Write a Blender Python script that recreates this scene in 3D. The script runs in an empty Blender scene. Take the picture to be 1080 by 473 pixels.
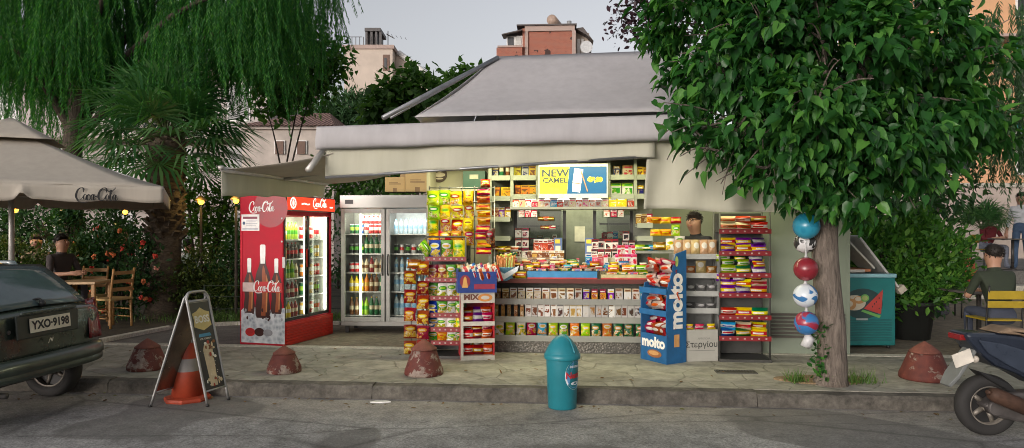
import bpy, math, random
import numpy as np
from mathutils import Vector, Matrix, Euler
RG = random.Random(11)
NR = np.random.default_rng(5)
C = bpy.context.scene.collection
PI = math.pi
F, HZ, CX, CAMZ = 730.0, 242.0, 540.0, 1.65
PAV = 0.13
def W(px, py, Y):
    return Vector(((px-CX)/F*Y, Y, CAMZ-(py-HZ)/F*Y))
def GY(py, z=PAV):            # depth of the ground seen at image row py
    return (CAMZ-z)*F/(py-HZ)
ORD = ['first','second','third','fourth','fifth','sixth','seventh','eighth','ninth','tenth','eleventh','twelfth','thirteenth',
       'fourteenth','fifteenth','sixteenth','seventeenth','eighteenth','nineteenth','twentieth','twenty-first','twenty-second',
       'twenty-third','twenty-fourth','twenty-fifth','twenty-sixth','twenty-seventh','twenty-eighth','twenty-ninth','thirtieth']
# ------------------------------------------------------------------ materials
MATS = {}
def newmat(name):
    m = bpy.data.materials.new(name); m.use_nodes = True
    nt = m.node_tree; nt.nodes.clear()
    out = nt.nodes.new('ShaderNodeOutputMaterial')
    b = nt.nodes.new('ShaderNodeBsdfPrincipled')
    nt.links.new(b.outputs[0], out.inputs[0])
    return m, nt, b, out
def rgba(c): return (c[0], c[1], c[2], 1.0)
def node(nt, t, **kw):
    n = nt.nodes.new(t)
    for k, v in kw.items(): setattr(n, k, v)
    return n
def mixc(nt, fac, a, b, blend='MIX'):
    n = node(nt, 'ShaderNodeMix', data_type='RGBA', blend_type=blend)
    for sock, val in ((n.inputs[0], fac), (n.inputs[6], a), (n.inputs[7], b)):
        if isinstance(val, bpy.types.NodeSocket): nt.links.new(val, sock)
        elif isinstance(val, (int, float)): sock.default_value = val
        else: sock.default_value = rgba(val)
    return n.outputs[2]
def mth(nt, op, a, b=None, c=None):
    n = node(nt, 'ShaderNodeMath', operation=op)
    for i, val in enumerate((a, b, c)):
        if val is None: continue
        if isinstance(val, bpy.types.NodeSocket): nt.links.new(val, n.inputs[i])
        else: n.inputs[i].default_value = val
    return n.outputs[0]
def noise(nt, vec, scale, detail=4, rough=.6, dist=0):
    n = node(nt, 'ShaderNodeTexNoise'); n.inputs['Scale'].default_value = scale
    n.inputs['Detail'].default_value = detail; n.inputs['Roughness'].default_value = rough; n.inputs['Distortion'].default_value = dist
    if vec is not None: nt.links.new(vec, n.inputs['Vector'])
    return n.outputs[0]
def ramp(nt, fac, stops):
    n = node(nt, 'ShaderNodeValToRGB'); e = n.color_ramp.elements
    while len(e) < len(stops): e.new(.5)
    for i, (p, c) in enumerate(stops):
        e[i].position = p; e[i].color = rgba(c) if not isinstance(c, (int, float)) else (c, c, c, 1)
    nt.links.new(fac, n.inputs[0]); return n.outputs[0]
def coord(nt, which='Object'):
    return node(nt, 'ShaderNodeTexCoord').outputs[which]
def bump(nt, b, h, strength=.3, dist=.01):
    n = node(nt, 'ShaderNodeBump'); n.inputs['Strength'].default_value = strength; n.inputs['Distance'].default_value = dist
    nt.links.new(h, n.inputs['Height']); nt.links.new(n.outputs[0], b.inputs['Normal'])
def M(name, col, rough=.6, metal=0., var=.18, scale=9., bmp=0., emit=0., coat=0., spec=.5, world=False):
    """plain surface with a soft procedural mottling"""
    if name in MATS: return MATS[name]
    m, nt, b, out = newmat(name)
    vec = coord(nt, 'Object')
    n1 = noise(nt, vec, scale, 6, .65)
    d = tuple(max(0, x*(1-var)) for x in col); l = tuple(min(1, x*(1+var)) for x in col)
    c = ramp(nt, n1, [(.3, d), (.7, l)])
    nt.links.new(c, b.inputs['Base Color'])
    b.inputs['Roughness'].default_value = rough; b.inputs['Metallic'].default_value = metal
    b.inputs['Specular IOR Level'].default_value = spec
    if coat: b.inputs['Coat Weight'].default_value = coat; b.inputs['Coat Roughness'].default_value = .12
    r = mth(nt, 'MULTIPLY_ADD', n1, .3, rough-.15); nt.links.new(r, b.inputs['Roughness'])
    if bmp: bump(nt, b, noise(nt, vec, scale*5, 5), bmp, .01)
    if emit:
        b.inputs['Emission Color'].default_value = rgba(col); b.inputs['Emission Strength'].default_value = emit
    MATS[name] = m; return m
def EM(name, col, s):
    if name in MATS: return MATS[name]
    m, nt, b, out = newmat(name)
    b.inputs['Base Color'].default_value = rgba(col); b.inputs['Emission Color'].default_value = rgba(col)
    b.inputs['Emission Strength'].default_value = s; MATS[name] = m; return m
def LITART(name, col, s):
    return EM(name, col, s)
def GLASS(name, tint=(.9, .95, .92), refl=.10):
    if name in MATS: return MATS[name]
    m, nt, b, out = newmat(name); nt.nodes.remove(b)
    tr = node(nt, 'ShaderNodeBsdfTransparent'); tr.inputs[0].default_value = rgba(tint)
    gl = node(nt, 'ShaderNodeBsdfGlossy'); gl.inputs['Roughness'].default_value = .03
    fr = node(nt, 'ShaderNodeLayerWeight'); fr.inputs[0].default_value = .5
    f2 = mth(nt, 'MULTIPLY_ADD', mth(nt, 'POWER', fr.outputs['Facing'], 4.), .55, refl-.03)
    mx = node(nt, 'ShaderNodeMixShader'); nt.links.new(f2, mx.inputs[0])
    nt.links.new(tr.outputs[0], mx.inputs[1]); nt.links.new(gl.outputs[0], mx.inputs[2]); nt.links.new(mx.outputs[0], out.inputs[0])
    MATS[name] = m; return m
def LEAF(name, c1, c2, c3=None, transl=.35, rough=.45):
    """leaf: own colour per leaf, thin so part of the light passes"""
    if name in MATS: return MATS[name]
    m, nt, b, out = newmat(name)
    g = node(nt, 'ShaderNodeNewGeometry')
    c = ramp(nt, g.outputs['Random Per Island'], [(0, c1), (.65, c2), (1, c3 or c2)])
    nt.links.new(c, b.inputs['Base Color']); b.inputs['Roughness'].default_value = rough
    b.inputs['Specular IOR Level'].default_value = .35
    t = node(nt, 'ShaderNodeBsdfTranslucent'); nt.links.new(mixc(nt, 1., c, (.9, 1.2, .4), 'MULTIPLY'), t.inputs[0])
    mx = node(nt, 'ShaderNodeMixShader'); mx.inputs[0].default_value = transl
    nt.links.new(b.outputs[0], mx.inputs[1]); nt.links.new(t.outputs[0], mx.inputs[2]); nt.links.new(mx.outputs[0], out.inputs[0])
    MATS[name] = m; return m
def PRINT(name, c1, c2, c3, style=0, rough=.32, wr=.25):
    """printed wrapper: ground colour, a big patch, an inner patch and bands of small print"""
    if name in MATS: return MATS[name]
    m, nt, b, out = newmat(name)
    g = coord(nt, 'Generated'); ob = coord(nt, 'Object')
    sep = node(nt, 'ShaderNodeSeparateXYZ'); nt.links.new(g, sep.inputs[0])
    rnd = node(nt, 'ShaderNodeObjectInfo').outputs['Random']; r2 = mth(nt, 'FRACT', mth(nt, 'MULTIPLY', rnd, 17.3)); r3 = mth(nt, 'FRACT', mth(nt, 'MULTIPLY', rnd, 91.7))
    off = node(nt, 'ShaderNodeCombineXYZ'); nt.links.new(mth(nt, 'MULTIPLY', rnd, 9.), off.inputs[0]); nt.links.new(r2, off.inputs[1])
    ob = mixc(nt, 1., ob, off.outputs[0], 'ADD')
    x = mth(nt, 'ADD', sep.outputs[0], mth(nt, 'MULTIPLY_ADD', rnd, .16, -.08)); z = mth(nt, 'ADD', sep.outputs[2], mth(nt, 'MULTIPLY_ADD', r2, .14, -.07))
    nz = noise(nt, ob, 30, 3)
    wob = mth(nt, 'MULTIPLY_ADD', nz, .16, -.08)
    def ell(cx, cz, rx, rz):
        dx = mth(nt, 'DIVIDE', mth(nt, 'SUBTRACT', x, cx), rx); dz = mth(nt, 'DIVIDE', mth(nt, 'SUBTRACT', z, cz), rz)
        r = mth(nt, 'ADD', mth(nt, 'MULTIPLY', dx, dx), mth(nt, 'MULTIPLY', dz, dz))
        return mth(nt, 'LESS_THAN', mth(nt, 'ADD', r, wob), 1.0)
    def band(lo, hi):
        zz = mth(nt, 'ADD', z, mth(nt, 'MULTIPLY', wob, .25))
        return mth(nt, 'MULTIPLY', mth(nt, 'GREATER_THAN', zz, lo), mth(nt, 'LESS_THAN', zz, hi))
    if style == 0:      # crisp bag: logo patch above, food heap below
        c = mixc(nt, ell(.5, .68, .38, .15), c1, c2); c = mixc(nt, ell(.5, .68, .27, .06), c, c3)
        food = ramp(nt, noise(nt, ob, 55, 3, .6, 1.), [(.4, c3), (.5, (.55, .30, .07)), (.62, c2)])
        fr_ = ramp(nt, noise(nt, ob, 16, 2), [(.47, 0), (.5, 1)])
        c = mixc(nt, mth(nt, 'MULTIPLY', fr_, band(.06, .5)), c, food)
    elif style == 1:    # box: top band of colour, title, picture
        c = mixc(nt, band(.72, 1.1), c1, c2); c = mixc(nt, mth(nt, 'MULTIPLY', band(.78, .9), mth(nt, 'LESS_THAN', mth(nt, 'ABSOLUTE', mth(nt, 'SUBTRACT', x, .5)), .36)), c, c3)
        pic = ramp(nt, noise(nt, ob, 13, 3, .55, .8), [(.46, c3), (.50, c2), (.58, c1)])
        c = mixc(nt, mth(nt, 'MULTIPLY', band(.1, .58), mth(nt, 'LESS_THAN', mth(nt, 'ABSOLUTE', mth(nt, 'SUBTRACT', x, .5)), .38)), c, pic)
    elif style == 2:    # bar: lengthwise title
        c = mixc(nt, band(.35, .7), c1, c2); c = mixc(nt, mth(nt, 'MULTIPLY', band(.44, .6), mth(nt, 'LESS_THAN', mth(nt, 'ABSOLUTE', mth(nt, 'SUBTRACT', x, .45)), .3)), c, c3)
    else:               # see-through bread bag: food with a paper label
        c = mixc(nt, noise(nt, ob, 26, 3), c1, c2); c = mixc(nt, ell(.5, .62, .3, .2), c, c3)
    hv = node(nt, 'ShaderNodeHueSaturation'); nt.links.new(c, hv.inputs['Color']); nt.links.new(mth(nt, 'MULTIPLY_ADD', r3, .05, .475), hv.inputs['Hue']); nt.links.new(mth(nt, 'MULTIPLY_ADD', r2, .40, .48), hv.inputs['Value']); hv.inputs['Saturation'].default_value = 1.22; b.inputs['Specular IOR Level'].default_value = .35; c = hv.outputs[0]
    nt.links.new(c, b.inputs['Base Color'])
    b.inputs['Roughness'].default_value = rough
    if wr: bump(nt, b, noise(nt, ob, 35, 4, .6, .6), wr, .01)
    MATS[name] = m; return m
# ------------------------------------------------------------------ mesh builder
def PL(o, u, v):
    """matrix of a drawing plane: x along u, y along v, z outwards"""
    u = Vector(u).normalized(); v = Vector(v).normalized(); n = u.cross(v)
    m = Matrix((u, v, n)).transposed().to_4x4(); m.translation = Vector(o); return m
TXT = {}
def textmesh(body, size=1., shear=0., bold=0.):
    k = (body, size, shear, bold)
    if k not in TXT:
        cu = bpy.data.curves.new('t', 'FONT'); cu.body = body; cu.size = size; cu.shear = shear; cu.offset = bold
        cu.align_x = 'CENTER'; cu.align_y = 'CENTER'; cu.resolution_u = 3; cu.fill_mode = 'FRONT'
        o = bpy.data.objects.new('t', cu); C.objects.link(o)
        bpy.context.view_layer.update()
        me = o.evaluated_get(bpy.context.evaluated_depsgraph_get()).to_mesh()
        TXT[k] = ([v.co.copy() for v in me.vertices], [tuple(p.vertices) for p in me.polygons])
        bpy.data.objects.remove(o); bpy.data.curves.remove(cu)
    return TXT[k]
def spline(pts, n=8, closed=False):
    P = [Vector(p) for p in pts]; out = []
    N = len(P)
    for i in range(N if closed else N-1):
        p0 = P[(i-1) % N] if (closed or i > 0) else P[0]; p1 = P[i]; p2 = P[(i+1) % N]; p3 = P[(i+2) % N] if (closed or i+2 < N) else P[-1]
        for k in range(n):
            t = k/n
            out.append(.5*((2*p1)+(p2-p0)*t+(2*p0-5*p1+4*p2-p3)*t*t+(3*p1-p0-3*p2+p3)*t**3))
    if not closed: out.append(P[-1])
    return out
class MB:
    def __init__(s): s.v = []; s.f = []; s.m = []; s.s = []
    def add(s, vs, fs, m=0, mat=None, smooth=False):
        b = len(s.v)
        for p in vs:
            p = Vector(p)
            s.v.append(mat @ p if mat is not None else p)
        for f in fs: s.f.append([i+b for i in f]); s.m.append(m); s.s.append(smooth)
        return s
    def bx(s, x0, x1, y0, y1, z0, z1, m=0, mat=None):
        vs = [(x0,y0,z0),(x1,y0,z0),(x1,y1,z0),(x0,y1,z0),(x0,y0,z1),(x1,y0,z1),(x1,y1,z1),(x0,y1,z1)]
        return s.add(vs, [(0,3,2,1),(4,5,6,7),(0,1,5,4),(1,2,6,5),(2,3,7,6),(3,0,4,7)], m, mat)
    def tube(s, pts, r, n=8, m=0, mat=None, caps=True):
        P = [Vector(p) for p in pts]; N = len(P)
        rs = r if isinstance(r, (list, tuple)) else [r]*N
        vs, fs = [], []
        ref = None
        for i, p in enumerate(P):
            t = (P[min(i+1, N-1)]-P[max(i-1, 0)]); t = t.normalized() if t.length > 1e-9 else Vector((0,0,1))
            if ref is None: ref = Vector((1,0,0)) if abs(t.z) > .9 else Vector((0,0,1))
            a = (ref - t*ref.dot(t))
            a = a.normalized() if a.length > 1e-6 else t.orthogonal().normalized()
            ref = a; b2 = t.cross(a)
            for k in range(n):
                an = 2*PI*k/n
                vs.append(p+(a*math.cos(an)+b2*math.sin(an))*rs[i])
        for i in range(N-1):
            for k in range(n):
                k2 = (k+1) % n
                fs.append((i*n+k, i*n+k2, (i+1)*n+k2, (i+1)*n+k))
        if caps: fs.append(tuple(range(n-1, -1, -1))); fs.append(tuple((N-1)*n+k for k in range(n)))
        return s.add(vs, fs, m, mat, n > 5)
    def lathe(s, prof, n=20, m=0, mat=None, smooth=True, caps=True):
        """prof: (r, z) or (r, z, material) from bottom to top; the material counts for the band above"""
        vs = []
        for p in prof:
            for k in range(n):
                a = 2*PI*k/n; vs.append((p[0]*math.cos(a), p[0]*math.sin(a), p[1]))
        b = len(s.v)
        for p in vs: s.v.append(mat @ Vector(p) if mat is not None else Vector(p))
        for i in range(len(prof)-1):
            mm = prof[i][2] if len(prof[i]) > 2 else m
            for k in range(n):
                k2 = (k+1) % n
                s.f.append([b+i*n+k, b+i*n+k2, b+(i+1)*n+k2, b+(i+1)*n+k]); s.m.append(mm); s.s.append(smooth)
        if not caps: return s
        s.f.append([b+k for k in range(n-1, -1, -1)]); s.m.append(prof[0][2] if len(prof[0]) > 2 else m); s.s.append(False)
        s.f.append([b+(len(prof)-1)*n+k for k in range(n)]); s.m.append(prof[-1][2] if len(prof[-1]) > 2 else m); s.s.append(False)
        return s
    def poly(s, pts, m=0, mat=None, z=0.):
        return s.add([(p[0], p[1], z) for p in pts], [tuple(range(len(pts)))], m, mat)
    def ell(s, cx, cy, rx, ry, m=0, mat=None, z=0., n=24):
        return s.poly([(cx+rx*math.cos(2*PI*k/n), cy+ry*math.sin(2*PI*k/n)) for k in range(n)], m, mat, z)
    def prism(s, pts, d, m=0, mat=None, z=0.):
        n = len(pts)
        vs = [(p[0], p[1], z) for p in pts]+[(p[0], p[1], z+d) for p in pts]
        fs = [tuple(range(n-1, -1, -1)), tuple(range(n, 2*n))]+[(i, (i+1) % n, n+(i+1) % n, n+i) for i in range(n)]
        return s.add(vs, fs, m, mat)
    def text(s, body, size, m=0, mat=None, at=(0, 0), z=0., shear=0., bold=0., sx=1., rot=0.):
        v, f = textmesh(body, size, shear, bold)
        c, sn = math.cos(rot), math.sin(rot)
        return s.add([(at[0]+p.x*sx*c-p.y*sn, at[1]+p.x*sx*sn+p.y*c, z) for p in v], f, m, mat)
    def stroke(s, pts, ws, m=0, mat=None, z=0., n=7, closed=False):
        P = spline([(p[0], p[1], 0) for p in pts], n, closed)
        if closed: P.append(P[0])
        N = len(P); K = len(ws)
        vs, fs = [], []
        for i, p in enumerate(P):
            t = P[min(i+1, N-1)]-P[max(i-1, 0)]; t.normalize(); nn = Vector((-t.y, t.x, 0))
            q = i/(N-1)*(K-1); j = min(int(q), K-2); w = ws[j]+(ws[j+1]-ws[j])*(q-j)
            vs += [(p.x+nn.x*w/2, p.y+nn.y*w/2, z), (p.x-nn.x*w/2, p.y-nn.y*w/2, z)]
        for i in range(N-1): fs.append((2*i, 2*i+1, 2*i+3, 2*i+2))
        return s.add(vs, fs, m, mat)
    def sphere(s, c, r, m=0, mat=None, n=14, sc=(1, 1, 1)):
        k = n//2
        prof = [(max(1e-4, r*math.sin(PI*i/k)), -r*math.cos(PI*i/k)) for i in range(k+1)]
        t = Matrix.Translation(Vector(c)) @ Matrix.Diagonal((sc[0], sc[1], sc[2], 1))
        return s.lathe(prof, n, m, (mat @ t) if mat is not None else t)
    def wrap(s, r, z0=0., off=.002):
        """bend everything drawn so far (x = arc, y = height) round a cylinder of radius r(z)"""
        out = []
        for p in s.v:
            rr = (r(p.y) if callable(r) else r)+off+p.z; a = p.x/rr
            out.append(Vector((rr*math.sin(a), -rr*math.cos(a), p.y+z0)))
        s.v = out; return s
    def mesh(s, name, mats):
        me = bpy.data.meshes.new(name); me.from_pydata([tuple(p) for p in s.v], [], s.f)
        for mt in (mats if isinstance(mats, (list, tuple)) else [mats]): me.materials.append(mt)
        me.polygons.foreach_set('material_index', s.m); me.polygons.foreach_set('use_smooth', s.s); me.update(); return me
    def build(s, name, mats, parent=None, bevel=0., sub=0):
        o = bpy.data.objects.new(name, s.mesh(name, mats)); C.objects.link(o)
        if parent is not None: o.parent = parent
        if bevel:
            b = o.modifiers.new('b', 'BEVEL'); b.width = bevel; b.segments = 2; b.limit_method = 'ANGLE'; b.angle_limit = math.radians(40)
        if sub:
            b = o.modifiers.new('s', 'SUBSURF'); b.levels = sub; b.render_levels = sub
        return o
def npmesh(name, V, T, mat, smooth=False):
    """mesh from numpy vertex and triangle arrays"""
    me = bpy.data.meshes.new(name); V = np.asarray(V, np.float32); T = np.asarray(T, np.int32)
    me.vertices.add(len(V)); me.vertices.foreach_set('co', V.ravel())
    me.loops.add(T.size); me.loops.foreach_set('vertex_index', T.ravel())
    me.polygons.add(len(T)); me.polygons.foreach_set('loop_start', np.arange(0, T.size, 3, dtype=np.int32))
    me.update(calc_edges=True); me.materials.append(mat)
    if smooth: me.polygons.foreach_set('use_smooth', np.ones(len(T), bool))
    return me
def link(name, me, parent=None, loc=None, rz=0.):
    o = bpy.data.objects.new(name, me); C.objects.link(o)
    if parent is not None: o.parent = parent
    if loc is not None: o.location = loc
    if rz: o.rotation_euler.z = rz
    return o
def tag(o, label=None, cat=None, group=None, kind=None):
    if label: o['label'] = label
    if cat: o['category'] = cat
    if group: o['group'] = group
    if kind: o['kind'] = kind
    return o
def thing(name, label, cat, loc=(0, 0, 0), rz=0., group=None):
    o = bpy.data.objects.new(name, None); C.objects.link(o); o.empty_display_size = .1
    o.location = loc; o.rotation_euler.z = rz
    return tag(o, label, cat, group)
def copytree(o, parent=None):
    c = o.copy(); C.objects.link(c)
    if parent is not None: c.parent = parent
    for ch in list(o.children): copytree(ch, c)
    return c
# script lettering of the soft-drink wordmark: 1 wide, about .36 tall
def wordmark(mb, mat, w, m=0, z=0.0):
    s = w
    def S(pts, ws): mb.stroke([(x*s, y*s) for x, y in pts], [k*s for k in ws], m, mat, z)
    t, k = .015, .040
    S([(.205,.215),(.215,.30),(.165,.335),(.085,.27),(.045,.13),(.075,.025),(.14,.02),(.205,.10)], [t,k,t,k,.056,k,t,t])
    S([(.06,.02),(.12,-.035),(.22,-.045),(.33,-.03)], [t,.02,.026,t])
    for cx in (.235, .40):
        S([(cx+.035,.145),(cx+.01,.165),(cx-.025,.10),(cx-.012,.02),(cx+.02,.025),(cx+.04,.09),(cx+.035,.145)], [t,t,k,t,t,k,t])
    S([(.345,.13),(.325,.16),(.29,.11),(.29,.03),(.325,.015),(.365,.07)], [k,t,k,k,t,t])
    S([(.445,.165),(.43,.07),(.445,.01),(.485,.06)], [k,k,t,t])
    S([(.465,.105),(.515,.115)], [.03,.03])
    S([(.72,.215),(.735,.30),(.685,.345),(.595,.28),(.545,.13),(.575,.02),(.645,.015),(.705,.10)], [t,k,t,k,.056,k,t,t])
    S([(.60,.25),(.66,.30),(.74,.27),(.83,.24),(.90,.30),(.945,.355)], [t,.018,.026,.024,.02,t])
    for cx in (.735, .90):
        S([(cx+.035,.145),(cx+.01,.165),(cx-.025,.10),(cx-.012,.02),(cx+.02,.025),(cx+.04,.09),(cx+.035,.145)], [t,t,k,t,t,k,t])
    S([(.79,.06),(.835,.17),(.855,.255),(.83,.27),(.812,.16),(.815,.03),(.845,.015),(.875,.07)], [t,t,t,k,k,k,t,t])
    S([(.945,.165),(.93,.07),(.945,.01),(.995,.07)], [k,k,t,t])
# ------------------------------------------------------------------ exposure settings
SKY_SAT, SKY_TINT, SKY_STR, EXPOSURE, LP = .25, (.99, .96, .985), .15, .82, 10.5
# ------------------------------------------------------------------ camera, sky, light
cam_d = bpy.data.cameras.new('camera'); cam = bpy.data.objects.new('camera', cam_d); C.objects.link(cam)
cam.location = (0, 0, CAMZ); cam.rotation_euler = (PI/2, 0, 0)
cam_d.sensor_width = 36; cam_d.lens = F/1080*36; cam_d.shift_y = (HZ-236.5)/1080; cam_d.clip_end = 3000; cam_d.clip_start = .05
SC = bpy.context.scene; SC.camera = cam
w = bpy.data.worlds.new('World'); SC.world = w; w.use_nodes = True
nt = w.node_tree; nt.nodes.clear()
wo = node(nt, 'ShaderNodeOutputWorld'); bg = node(nt, 'ShaderNodeBackground'); nt.links.new(bg.outputs[0], wo.inputs[0])
SUN_EL, SUN_AZ = math.radians(7), math.radians(215)
sky = node(nt, 'ShaderNodeTexSky', sky_type='NISHITA'); sky.sun_disc = False; sky.sun_elevation = SUN_EL; sky.sun_rotation = SUN_AZ
sky.air_density = 1.0; sky.dust_density = 3.0; sky.ozone_density = 1.0
hs = node(nt, 'ShaderNodeHueSaturation'); hs.inputs['Saturation'].default_value = SKY_SAT; nt.links.new(sky.outputs[0], hs.inputs['Color'])
tint = mixc(nt, 1., hs.outputs[0], SKY_TINT, 'MULTIPLY')
nt.links.new(tint, bg.inputs[0]); bg.inputs[1].default_value = SKY_STR
sl = bpy.data.lights.new('sun', 'SUN'); sl.energy = .5; sl.angle = math.radians(25); sl.color = (1, .95, .90)
so = bpy.data.objects.new('sun', sl); C.objects.link(so)
sd = Vector((math.sin(SUN_AZ)*math.cos(SUN_EL), math.cos(SUN_AZ)*math.cos(SUN_EL), math.sin(SUN_EL)))
so.rotation_euler = sd.to_track_quat('Z', 'Y').to_euler(); so.location = (0, -5, 12)
SC.view_settings.view_transform = 'Standard'; SC.view_settings.look = 'None'; SC.view_settings.gamma = 1; SC.view_settings.use_curve_mapping = False
SC.view_settings.exposure = EXPOSURE
SC.cycles.use_denoising = True; SC.cycles.filter_width = 1.0; SC.cycles.max_bounces = 6; SC.cycles.diffuse_bounces = 3; SC.cycles.glossy_bounces = 3
SC.cycles.transparent_max_bounces = 16; SC.cycles.transmission_bounces = 4; SC.cycles.caustics_reflective = False; SC.cycles.caustics_refractive = False
SC.cycles.sample_clamp_indirect = 4
def area(name, loc, size, power, col, rot=(0, 0, 0)):
    l = bpy.data.lights.new(name, 'AREA'); l.shape = 'RECTANGLE'; l.size, l.size_y = size; l.energy = power; l.color = col
    o = bpy.data.objects.new(name, l); C.objects.link(o); o.location = loc; o.rotation_euler = rot; return o
# ------------------------------------------------------------------ ground
KD = Vector((1, -.0855, 0)).normalized(); KN = Vector((.0855, 1, 0)).normalized()   # along and behind the kerb
K0 = Vector((.7, 6.55, 0)); KROT = math.atan2(KD.y, KD.x)
def S(a, b, z=0.): return K0+KD*a+KN*b+Vector((0, 0, z))      # street coordinates
def sheet(name, mt, pts, z):
    mb = MB(); mb.poly([(p.x, p.y) for p in pts], 0, None, z); return tag(mb.build(name, mt), kind='structure')
def m_asphalt():
    m, nt, b, o = newmat('asphalt'); v = coord(nt)
    sep = node(nt, 'ShaderNodeSeparateXYZ'); nt.links.new(v, sep.inputs[0])
    big = noise(nt, v, .9, 5, .6, .8); fine = noise(nt, v, 42, 6, .85); mid = noise(nt, v, 7, 5, .7)
    c = ramp(nt, big, [(.38, (.205, .205, .202)), (.62, (.31, .31, .305))])
    c = mixc(nt, .9, c, ramp(nt, fine, [(.3, .05), (.5, .5), (.7, .98)]), 'OVERLAY'); c = mixc(nt, .5, c, ramp(nt, mid, [(.3, .15), (.7, .85)]), 'OVERLAY')
    # old patch of newer tar and the dusty gutter, both laid along the street
    q = mth(nt, 'ADD', mth(nt, 'ADD', sep.outputs[1], mth(nt, 'MULTIPLY', sep.outputs[0], .0855)), mth(nt, 'MULTIPLY', mid, .35))
    gut = mth(nt, 'MULTIPLY', mth(nt, 'GREATER_THAN', q, 6.27), .62)
    soft = ramp(nt, mth(nt, 'MULTIPLY', mth(nt, 'SUBTRACT', q, 5.85), 1.4), [(0, 0), (1, 1)])
    c = mixc(nt, mth(nt, 'MULTIPLY', soft, mth(nt, 'MULTIPLY_ADD', mid, .7, .0)), c, (.30, .25, .185))
    pa = noise(nt, v, .55, 2, .4, .4)
    patch = ramp(nt, pa, [(.56, 0), (.575, 1)])
    c = mixc(nt, mth(nt, 'MULTIPLY', patch, .6), c, (.095, .092, .088))
    vo = node(nt, 'ShaderNodeTexVoronoi', feature='DISTANCE_TO_EDGE'); vo.inputs['Scale'].default_value = .55; 
    mpn = node(nt, 'ShaderNodeMapping'); mpn.inputs['Scale'].default_value = (.45, 1.5, 1)
    warp = mixc(nt, .12, v, node(nt, 'ShaderNodeTexNoise').outputs[1], 'ADD'); nt.links.new(warp, mpn.inputs[0]); nt.links.new(mpn.outputs[0], vo.inputs['Vector'])
    crack = ramp(nt, vo.outputs[0], [(.0, 1), (.012, 0)])
    c = mixc(nt, mth(nt, 'MULTIPLY', crack, .45), c, (.03, .028, .025))
    st = noise(nt, v, 2.6, 3, .5); stain = ramp(nt, st, [(.64, 0), (.72, 1)])
    c = mixc(nt, mth(nt, 'MULTIPLY', stain, .35), c, (.05, .047, .043))
    nt.links.new(c, b.inputs['Base Color']); b.inputs['Roughness'].default_value = .9
    bump(nt, b, fine, .5, .012); return m
def m_paving():
    m, nt, b, o = newmat('crazy_paving'); v = coord(nt)
    wn = node(nt, 'ShaderNodeTexNoise'); wn.inputs['Scale'].default_value = 2.5; nt.links.new(v, wn.inputs[0])
    wv = mixc(nt, .16, v, wn.outputs[1], 'ADD')
    vo = node(nt, 'ShaderNodeTexVoronoi', feature='DISTANCE_TO_EDGE'); vo.inputs['Scale'].default_value = 2.1; nt.links.new(wv, vo.inputs['Vector'])
    vc = node(nt, 'ShaderNodeTexVoronoi'); vc.inputs['Scale'].default_value = 2.1; nt.links.new(wv, vc.inputs['Vector'])
    sep = node(nt, 'ShaderNodeSeparateColor'); nt.links.new(vc.outputs['Color'], sep.inputs[0])
    c = ramp(nt, sep.outputs[0], [(0, (.235, .225, .19)), (.35, (.31, .297, .25)), (.7, (.275, .268, .228)), (1, (.335, .318, .27))])
    mot = noise(nt, v, 6, 6, .7); c = mixc(nt, .55, c, ramp(nt, mot, [(.28, .12), (.72, .86)]), 'OVERLAY')
    moss = ramp(nt, noise(nt, v, 1.4, 4), [(.46, 0), (.62, 1)]); c = mixc(nt, mth(nt, 'MULTIPLY', moss, .2), c, (.15, .16, .09))
    joint = ramp(nt, mth(nt, 'ADD', vo.outputs[0], mth(nt, 'MULTIPLY_ADD', mot, .04, -.02)), [(.004, 1), (.024, 0)])
    c = mixc(nt, mth(nt, 'MULTIPLY', joint, .45), c, (.09, .085, .06))
    nt.links.new(c, b.inputs['Base Color']); b.inputs['Roughness'].default_value = .8
    h = mixc(nt, .35, ramp(nt, vo.outputs[0], [(.0, 0), (.03, 1)]), mot); bump(nt, b, h, .55, .015); return m
def m_ground(name, c1, c2, sc=3., speck=40):
    m, nt, b, o = newmat(name); v = coord(nt)
    c = ramp(nt, noise(nt, v, sc, 6, .7), [(.35, c1), (.68, c2)]); f = noise(nt, v, speck, 4, .7)
    c = mixc(nt, .5, c, ramp(nt, f, [(.3, .15), (.7, .85)]), 'OVERLAY')
    nt.links.new(c, b.inputs['Base Color']); b.inputs['Roughness'].default_value = .92; bump(nt, b, f, .4, .02); return m
asphalt = m_asphalt(); paving = m_paving()
soil = m_ground('garden_soil', (.035, .030, .018), (.075, .062, .036))
plaza_m = m_ground('plaza_concrete', (.11, .105, .095), (.18, .17, .155))
brown_pav = m_ground('brown_paving', (.15, .125, .085), (.23, .195, .135), 5, 14)
concrete = m_ground('pale_concrete', (.40, .385, .32), (.58, .555, .47), 2.5, 30)
kerbm = m_ground('kerb_stone', (.055, .050, .042), (.15, .138, .115), 3, 20)
sheet('ground', m_ground('far_ground', (.07, .065, .05), (.12, .11, .085)), [Vector((-600, -600, 0)), Vector((600, -600, 0)), Vector((600, 900, 0)), Vector((-600, 900, 0))], -.012)
sheet('road', asphalt, [S(-60, -30), S(60, -30), S(60, .1), S(-60, .1)], 0.)
def slab(name, mt, pts, z0, z1):
    mb = MB(); mb.prism([(p.x, p.y) for p in pts], z1-z0, 0, None, z0); return tag(mb.build(name, mt), kind='structure')
slab('pavement', paving, [S(-40, .161), S(40, .161), S(40, 2.02), S(-40, 2.02)], -.008, PAV)
slab('concrete_strip', concrete, [S(-40, 2.023), S(40, 2.023), S(40, 2.17), S(-40, 2.17)], -.008, PAV+.006)
slab('plaza', plaza_m, [S(-40, 2.173), S(-4.2, 2.173), S(-4.2, 4.4), S(-4.6, 16), S(-40, 16)], -.008, PAV-.002)
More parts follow.
